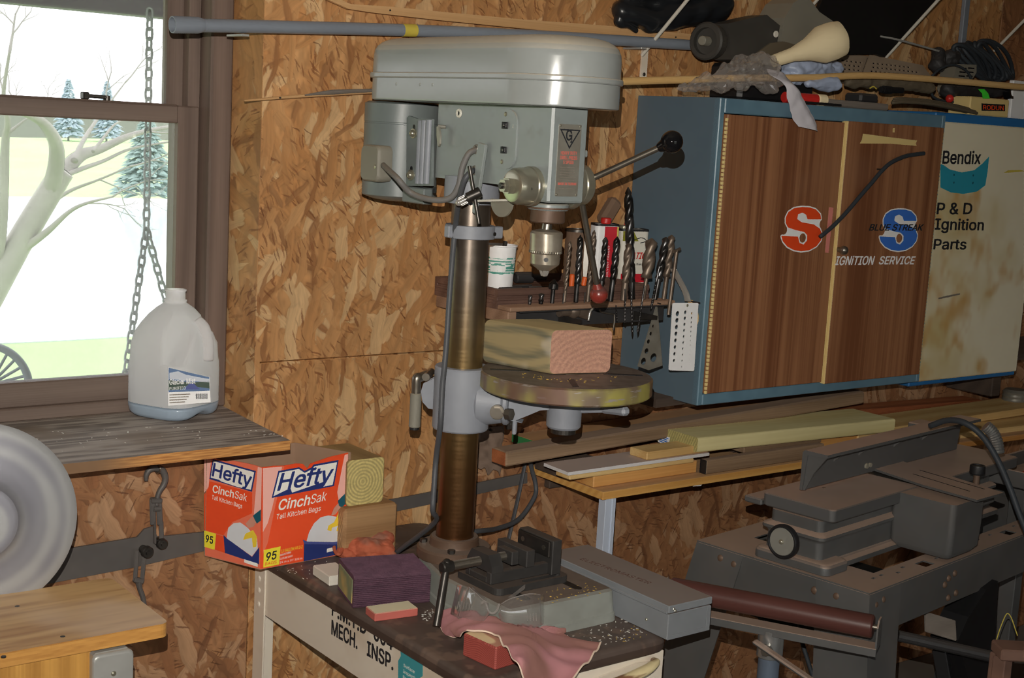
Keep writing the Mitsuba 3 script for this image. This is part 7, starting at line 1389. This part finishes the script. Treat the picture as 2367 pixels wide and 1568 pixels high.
body = [(.752, .016), (.762, .016), (.766, .004), (.770, .001), (.806, 0), (.812, .003), (.816, .009), (.822, .009), (.826, .004), (.829, -.004), (.852, -.004)]
obj(jn+'__bed', put(loft([rr(-.008, .74, .018, .150, z, e, .014) for z, e in body]), JM), 'm_jointer', 35)
obj(jn+'__foot', put(loft([rr(-.026, .062, -.012, .165, z, e, .016) for z, e in ((.7512, 0), (.766, 0), (.771, -.003), (.774, -.01))]), JM), 'm_jointer', 35)
obj(jn+'__infeed_table', tbl(0, .345, 0, .171, .853, .880), 'm_jointer_table', 35)
obj(jn+'__outfeed_table', tbl(.395, .80, -.012, .171, .860, .886), 'm_jointer_table', 35)
obj(jn+'__rabbet_ledge', jb_(.0, .345, .1712, .215, .850, .864), 'm_jointer_table')
obj(jn+'__cutter_head', put(cyl((.37, .0, .866), (.37, .165, .866), .018, 20), JM), 'm_dark_steel', 40)
obj(jn+'__table_hole', put(cyl((.145, .115, .8795), (.145, .115, .8804), .004, 10), JM), 'm_rust_bolt')
# chip chute and guard
obj(jn+'__chip_chute', put(loft([rr(.262, .398, -.125, .02, z, e, .012) for z, e in ((.758, -.012), (.772, -.002), (.82, 0), (.878, 0))]), JM), 'm_jointer', 35)
gpts = [(.367, .118), (.493, .118), (.410, -.161), (.296, -.156)]
gd = Polygon([(.355, .125), (.375, .128), (.478, .118), (.408, -.158), (.298, -.153), (.315, -.02)])
obj(jn+'__blade_guard', put(prism(gd, trimesh.transformations.translation_matrix([0, 0, .8868]), .005), JM), 'm_jointer_table')
for q in (((.352, -.11), (.385, .04)), ((.398, -.12), (.432, .05))): obj(jn+'__guard_groove', put(beam((*q[0], .8921), (*q[1], .8921), .0022, .0008, b=.0002), JM), 'm_black')
kn = J(.470, -.066, .887)
obj(jn+'__guard_post', cyl(kn-UP*.03, kn+UP*.022, .007, 14), 'm_rust_bolt', 40); obj(jn+'__guard_knob', lathe([(0, .016), (.015, .016), (.0165, .019), (.0165, .033), (.0155, .036), (.012, .036), (.011, .034), (0, .034)], kn, UP, 24), 'm_black', 30); obj(jn+'__guard_bracket', jb_(.44, .52, -.09, .0, .835, .857, b=.004), 'm_jointer')
# fence
fa0, fa1, fb = .062, .735, .116
fpf = Polygon([(0, 0), (.006, 0), (.006, .080), (.001, .085), (-.053, .085), (-.054, .079), (-.006, .076)])
obj(jn+'__fence', put(prism(fpf, frame((fa0, fb, .8868), (0, 1, 0), UP), fa1-fa0), JM), 'm_jointer_table')
obj(jn+'__fence_end_rib', put(prism(Polygon([(.0, 0), (-.004, .078), (-.050, .079), (-.022, .04), (-.004, .0)]), frame((fa0+.004, fb, .8868), (0, 1, 0), UP), .005), JM), 'm_jointer')
for a_ in (.17, .27, .42, .55): obj(jn+'__fence_rib', put(prism(Polygon([(-.002, .045), (-.005, .077), (-.036, .078)]), frame((a_, fb, .8868), (0, 1, 0), UP), .004), JM), 'm_jointer')
obj(jn+'__fence_bracket', join(jb_(.36, .40, .15, .22, .862, .93), jb_(.64, .70, .12, .2, .8866, .95)), 'm_jointer')
fm = pD(2028, 1072, (J(.30, fb, .9)-EYE)@CAM[2]-.004); obj(jn+'__fence_clip', join(cyl(J(.31, fb-.006, .905), J(.31, fb+.002, .905), .006, 10), cyl(J(.325, fb-.006, .905), J(.325, fb+.002, .905), .005, 10)), 'm_dusty_grey', 40)
# handwheel on the end
wq = pX(1793, 1267, 0) if 0 else None
wh = J(-.052, .076, .808); wd_ = -JM[:3, 0]
hw = obj(jn+'__handwheel', lathe([(0, .006), (.028, .006), (.029, .008), (.0305, .010), (.0325, .010), (.0345, .007), (.0350, .002), (.034, -.004), (.031, -.006), (0, -.006)], wh, wd_, 40), 'm_black', 30)
obj(hw+'__face', lathe([(0, .0085), (.0275, .0085), (.029, .006), (0, .005)], wh, wd_, 36), 'm_wheel_face', 30); obj(hw+'__nut', dome(wh+wd_*.0085, wd_, .0055, .005), 'm_nickel', 40); obj(jn+'__wheel_shaft', cyl(wh, wh-wd_*.06, .008, 14), 'm_dark_steel')
# steel stand
sd_ = thing('machine_stand', 'dark steel stand of channel rails and splayed legs carrying the jointer', 'stand')
A0, A1, B0, B1, SZt = -.036, 1.32, -.115, .300, .750
def legm(a, b, sa, sb):
    o = []
    p0 = V(a, b, SZt-.004); p1 = V(a-sa*.12, b-sb*.12, 0.0)
    for du, dv in (((sa*.12, 0), (0, sb*.003)), ((sa*.003, 0), (0, sb*.12))):
        c0 = [p0, p0+V(du[0], 0, 0), p0+V(du[0], dv[1], 0), p0+V(0, dv[1], 0)]; k = .62; c1 = [p1, p1+V(du[0]*k, 0, 0), p1+V(du[0]*k, dv[1], 0), p1+V(0, dv[1]*(k if abs(dv[1]) > .01 else 1), 0)]
        o.append(hull(c0+c1))
    return put(join(o), JM)
for a, b, sa, sb in ((A0, B0, 1, 1), (A0, B1, 1, -1), (A1, B0, -1, 1), (A1, B1, -1, -1)): obj(sd_+'__leg', legm(a, b, sa, sb), 'm_jointer')
top = sbox(A0, B0, A1, B1).difference(sbox(A0+.12, B0+.062, A1-.12, B1-.062)); 
for x, w, h in ((.232, .036, .026), (.615, .036, .026)): top = top.difference(sbox(x-w/2, B0+.016, x+w/2, B0+.016+h))
for x in (.055, .085, .13, .17, .29, .345, .42, .5, .56, .68): top = top.difference(sbox(x-.006, B0+.018+.012*(int(x*100) % 3), x+.006, B0+.024+.012*(int(x*100) % 3)))
obj(sd_+'__top_frame', put(prism(top, trimesh.transformations.translation_matrix([0, 0, SZt-.003]), .003), JM), 'm_jointer')
obj(sd_+'__front_rail', jb_(A0+.003, A1-.003, B0, B0+.003, SZt-.094, SZt-.003, b=.001), 'm_jointer'); obj(sd_+'__rear_rail', jb_(A0+.003, A1-.003, B1-.003, B1, SZt-.094, SZt-.003, b=.001), 'm_jointer')
obj(sd_+'__end_panel', jb_(A0, A0+.003, B0+.004, B1-.004, SZt-.1, SZt-.003, b=.001), 'm_jointer'); obj(sd_+'__end_panel', jb_(A1-.003, A1, B0+.004, B1-.004, SZt-.1, SZt-.003, b=.001), 'm_jointer')
for b_2, z in ((.005, .722), (-.045, .724), (.20, .723), (.235, .727)): obj(sd_+'__bolt', dome(J(A0-.0004, b_2, z), -JM[:3, 0], .0085, .005, 12), 'm_rust_bolt', 40)
for a, z in ((-.012, .722), (.015, .727), (-.008, .655), (.285, .716), (.292, .672), (.325, .676), (.27, .705), (.31, .722)): obj(sd_+'__bolt', dome(J(a, B0-.0004, z), -JM[:3, 1], .0075, .005, 12), 'm_rust_bolt', 40)
# cord, conduit
cp = [pD(x, y, D) for x, y, D in ((2150, 985, 3.02), (2190, 972, 2.98), (2230, 978, 2.94), (2270, 1008, 2.92), (2305, 1062, 2.90), (2335, 1130, 2.88), (2355, 1185, 2.87), (2385, 1260, 2.86))]
obj(jn+'__power_cord', tube(cp, .0065, 10), 'm_rubber', True)
cd = [pD(x, y, 3.05) for x, y in ((2278, 985), (2294, 1000), (2304, 1022), (2308, 1048))]
pts_ = spl(cd, 8); single('flexible_conduit', tube(pts_, .0125+.0016*(np.arange(len(pts_)) % 2), 14, 1), 'm_alu', 'short ribbed grey flexible conduit behind the cord at right', 'conduit')
tq = pD(2352, 1088, 3.30)
k = thing('parts_tray', 'dark open tray with a red tool at the right edge behind the jointer', 'tray'); tM = put(join(bx(-.05, .25, -.08, .08, 0, .004), bx(-.05, .25, -.08, -.074, 0, .04), bx(-.05, -.044, -.08, .08, 0, .04), bx(-.05, .25, .074, .08, 0, .04)), frame(tq-UP*.03, JM[:3, 0], JM[:3, 1])); obj(k+'__tray', tM, 'm_jointer'); obj(k+'__red_tool', cyl(tq-UP*.016, tq-UP*.016+JM[:3, 0]*.15, .008, 12, b=.002), 'm_red', 40); obj(k+'__stand', put(bx(.06, .1, .0, .04, -tq[2]+.031, -.001), frame(tq-UP*.03, JM[:3, 0], JM[:3, 1])), 'm_jointer')
# ------------------------------------------------------------------ roller stand in front
rs_ = thing('roller_stand', 'work support roller stand with brown roller in front of the jointer stand', 'roller stand')
ra_, rb_ = pZ(1544, 1341, .735), pZ(2028, 1432, .735); rx = nrm(rb_-ra_); rn = V(-rx[1], rx[0], 0); ra_ = ra_-rx*.0; RL = np.linalg.norm(rb_-ra_); rr_c = .022
c0_, c1_ = ra_-UP*.017+rn*.004, rb_-UP*.017+rn*.004
obj(rs_+'__roller', cyl(c0_+rx*.006, c1_-rx*.006, rr_c, 40, b=.003), 'm_roller', 40)
obj(rs_+'__axle', cyl(c0_-rx*.006, c1_+rx*.006, .005, 12), 'm_steel')
zb0 = c0_[2]-.040
obj(rs_+'__cradle', join(obox(V(*c0_[:2], zb0)-rn*.022-rx*.006, rx, rn, RL+.012, .044, .003, .001), obox(V(*c0_[:2], zb0-.010)-rn*.024-rx*.006, rx, rn, RL+.012, .003, .016, .001)), 'm_jointer')
cheek = Polygon([(-.022, 0), (.022, 0), (.022, .045), (.012, .058), (-.012, .058), (-.022, .045)])
for p in (c0_-rx*.006, c1_+rx*.003): obj(rs_+'__cheek', prism(cheek, frame(V(*p[:2], zb0), rn, UP), .003), 'm_jointer')
pc = pZ(1770, 1470, zb0)*V(1, 1, 0); tmid = ((pc-c0_*V(1, 1, 0))@rx); pc = c0_*V(1, 1, 0)+rx*tmid
obj(rs_+'__collar', cyl(pc+UP*(zb0-.058), pc+UP*(zb0-.0008), .025, 30, b=.002), 'm_alu', 30)
obj(rs_+'__post', cyl(pc, pc+UP*(zb0-.05), .0205, 28), 'm_blue_post', 40)
hl = pc-rn*.029+UP*(zb0-.035)
obj(rs_+'__clamp_bolt', join(hexprism(hl+rn*.008, -rn, .011, .012), hexprism(hl-rn*.004, -rn, .008, .012)), 'm_steel')
he1 = pD(1885, 1580, (hl-EYE)@CAM[2]-.06); hl2 = pD(1742, 1482, (hl-EYE)@CAM[2]-.004)
obj(rs_+'__lever', beam(hl2, he1, .007, .020, up=rn*-1, b=.003), 'm_jointer')
for t in (0, 120, 240): d_ = V(math.cos(math.radians(t)), math.sin(math.radians(t)), 0); obj(rs_+'__foot', beam(pc+UP*.12, pc+d_*.28+UP*.012, .02, .02), 'm_blue_post')
# ------------------------------------------------------------------ lower right: motor with belt guard, pad, stool
dk = lambda x, y, D: pD(x, y, D)
mo = thing('motor', 'dark electric motor hanging under the jointer stand in the shadow', 'motor')
mc0, mc1 = J(.20, .06, .60), J(.20, .26, .60)
obj(mo+'__body', cyl(mc0, mc1, .075, 28, b=.01), 'm_black_dusty', 40); obj(mo+'__mount', join(jb_(.08, .32, .04, .28, .672, .684), jb_(.12, .14, .05, .27, .56, .672), jb_(.26, .28, .05, .27, .56, .672), jb_(.08, .10, .20, .22, .684, .75), jb_(.30, .32, .20, .22, .684, .75)), 'm_black')
bgd = thing('belt_guard', 'black angular belt guard with worn yellowish edge below the jointer stand', 'guard')
BD = 2.97
bpts = [(2150, 1470), (2215, 1420), (2320, 1375), (2400, 1370), (2440, 1500), (2420, 1620), (2300, 1610), (2200, 1500)]
P3 = [dk(x, y, BD) for x, y in bpts]; cM = frame(P3[0], rx*0+JM[:3, 0], UP); poly = Polygon([((p-P3[0])@JM[:3, 0], p[2]-P3[0][2]) for p in P3])
obj(bgd+'__cover', prism(poly, frame(P3[0], JM[:3, 0], UP), .06, 0), 'm_black'); 
wl_ = [dk(x, y, BD-.01) for x, y in ((2312, 1568), (2300, 1500), (2322, 1428), (2335, 1424), (2352, 1470))]; obj(bgd+'__worn_edge', tube(wl_, .0012, 6), 'm_yellow')
obj(bgd+'__frame_leg', beam(dk(2190, 1600, BD+.02), dk(2172, 1500, BD+.02), .02, .03), 'm_black')
gp = thing('paper_pad', 'grey ruled pad lying on the frame under the jointer stand', 'pad'); gq = dk(2136, 1462, 2.86); obj(gp+'__pad', obox(gq, CAM[0]*V(1, 1, 0)+V(0, 0, -.25), nrm(V(.3, .6, .55)), .07, .05, .006), 'm_grey_wood')
obj(gp+'__rest', join(cyl(dk(2075, 1470, 2.90), dk(2300, 1520, 2.90), .012, 12)), 'm_black_dusty')
sl2 = thing('step_stool', 'worn brown wooden step stool cut off at the bottom right corner', 'stool')
sq = dk(2316, 1503, 2.5); sxd = nrm(V(.80, -.60, 0)); syd = V(-sxd[1], sxd[0], 0)
obj(sl2+'__seat', obox(sq-UP*.022, sxd, syd, .3, .055, .022, .003), mat('m_stool', lambda p, n, uv: mix(L(122, 92, 78), L(92, 68, 58), fbm(p.x*14, p.y*14, p.z*40)), .75))
for u_, v_ in ((.012, .01), (.24, .01), (.012, .027), (.24, .027)): p = sq+sxd*u_+syd*v_; obj(sl2+'__leg', bx(p[0], p[0]+.026, p[1], p[1]+.026, 0, sq[2]-.0222, .002), 'm_stool')
cz = thing('hanging_cord', 'thin dark cord hanging down behind the roller stand', 'cord'); obj(cz+'__cord', tube([dk(x, y, 2.86) for x, y in ((1846, 1430), (1853, 1480), (1868, 1530), (1888, 1600))]+[dk(1900, 1700, 2.86)], .0045, 8), 'm_rubber', True)
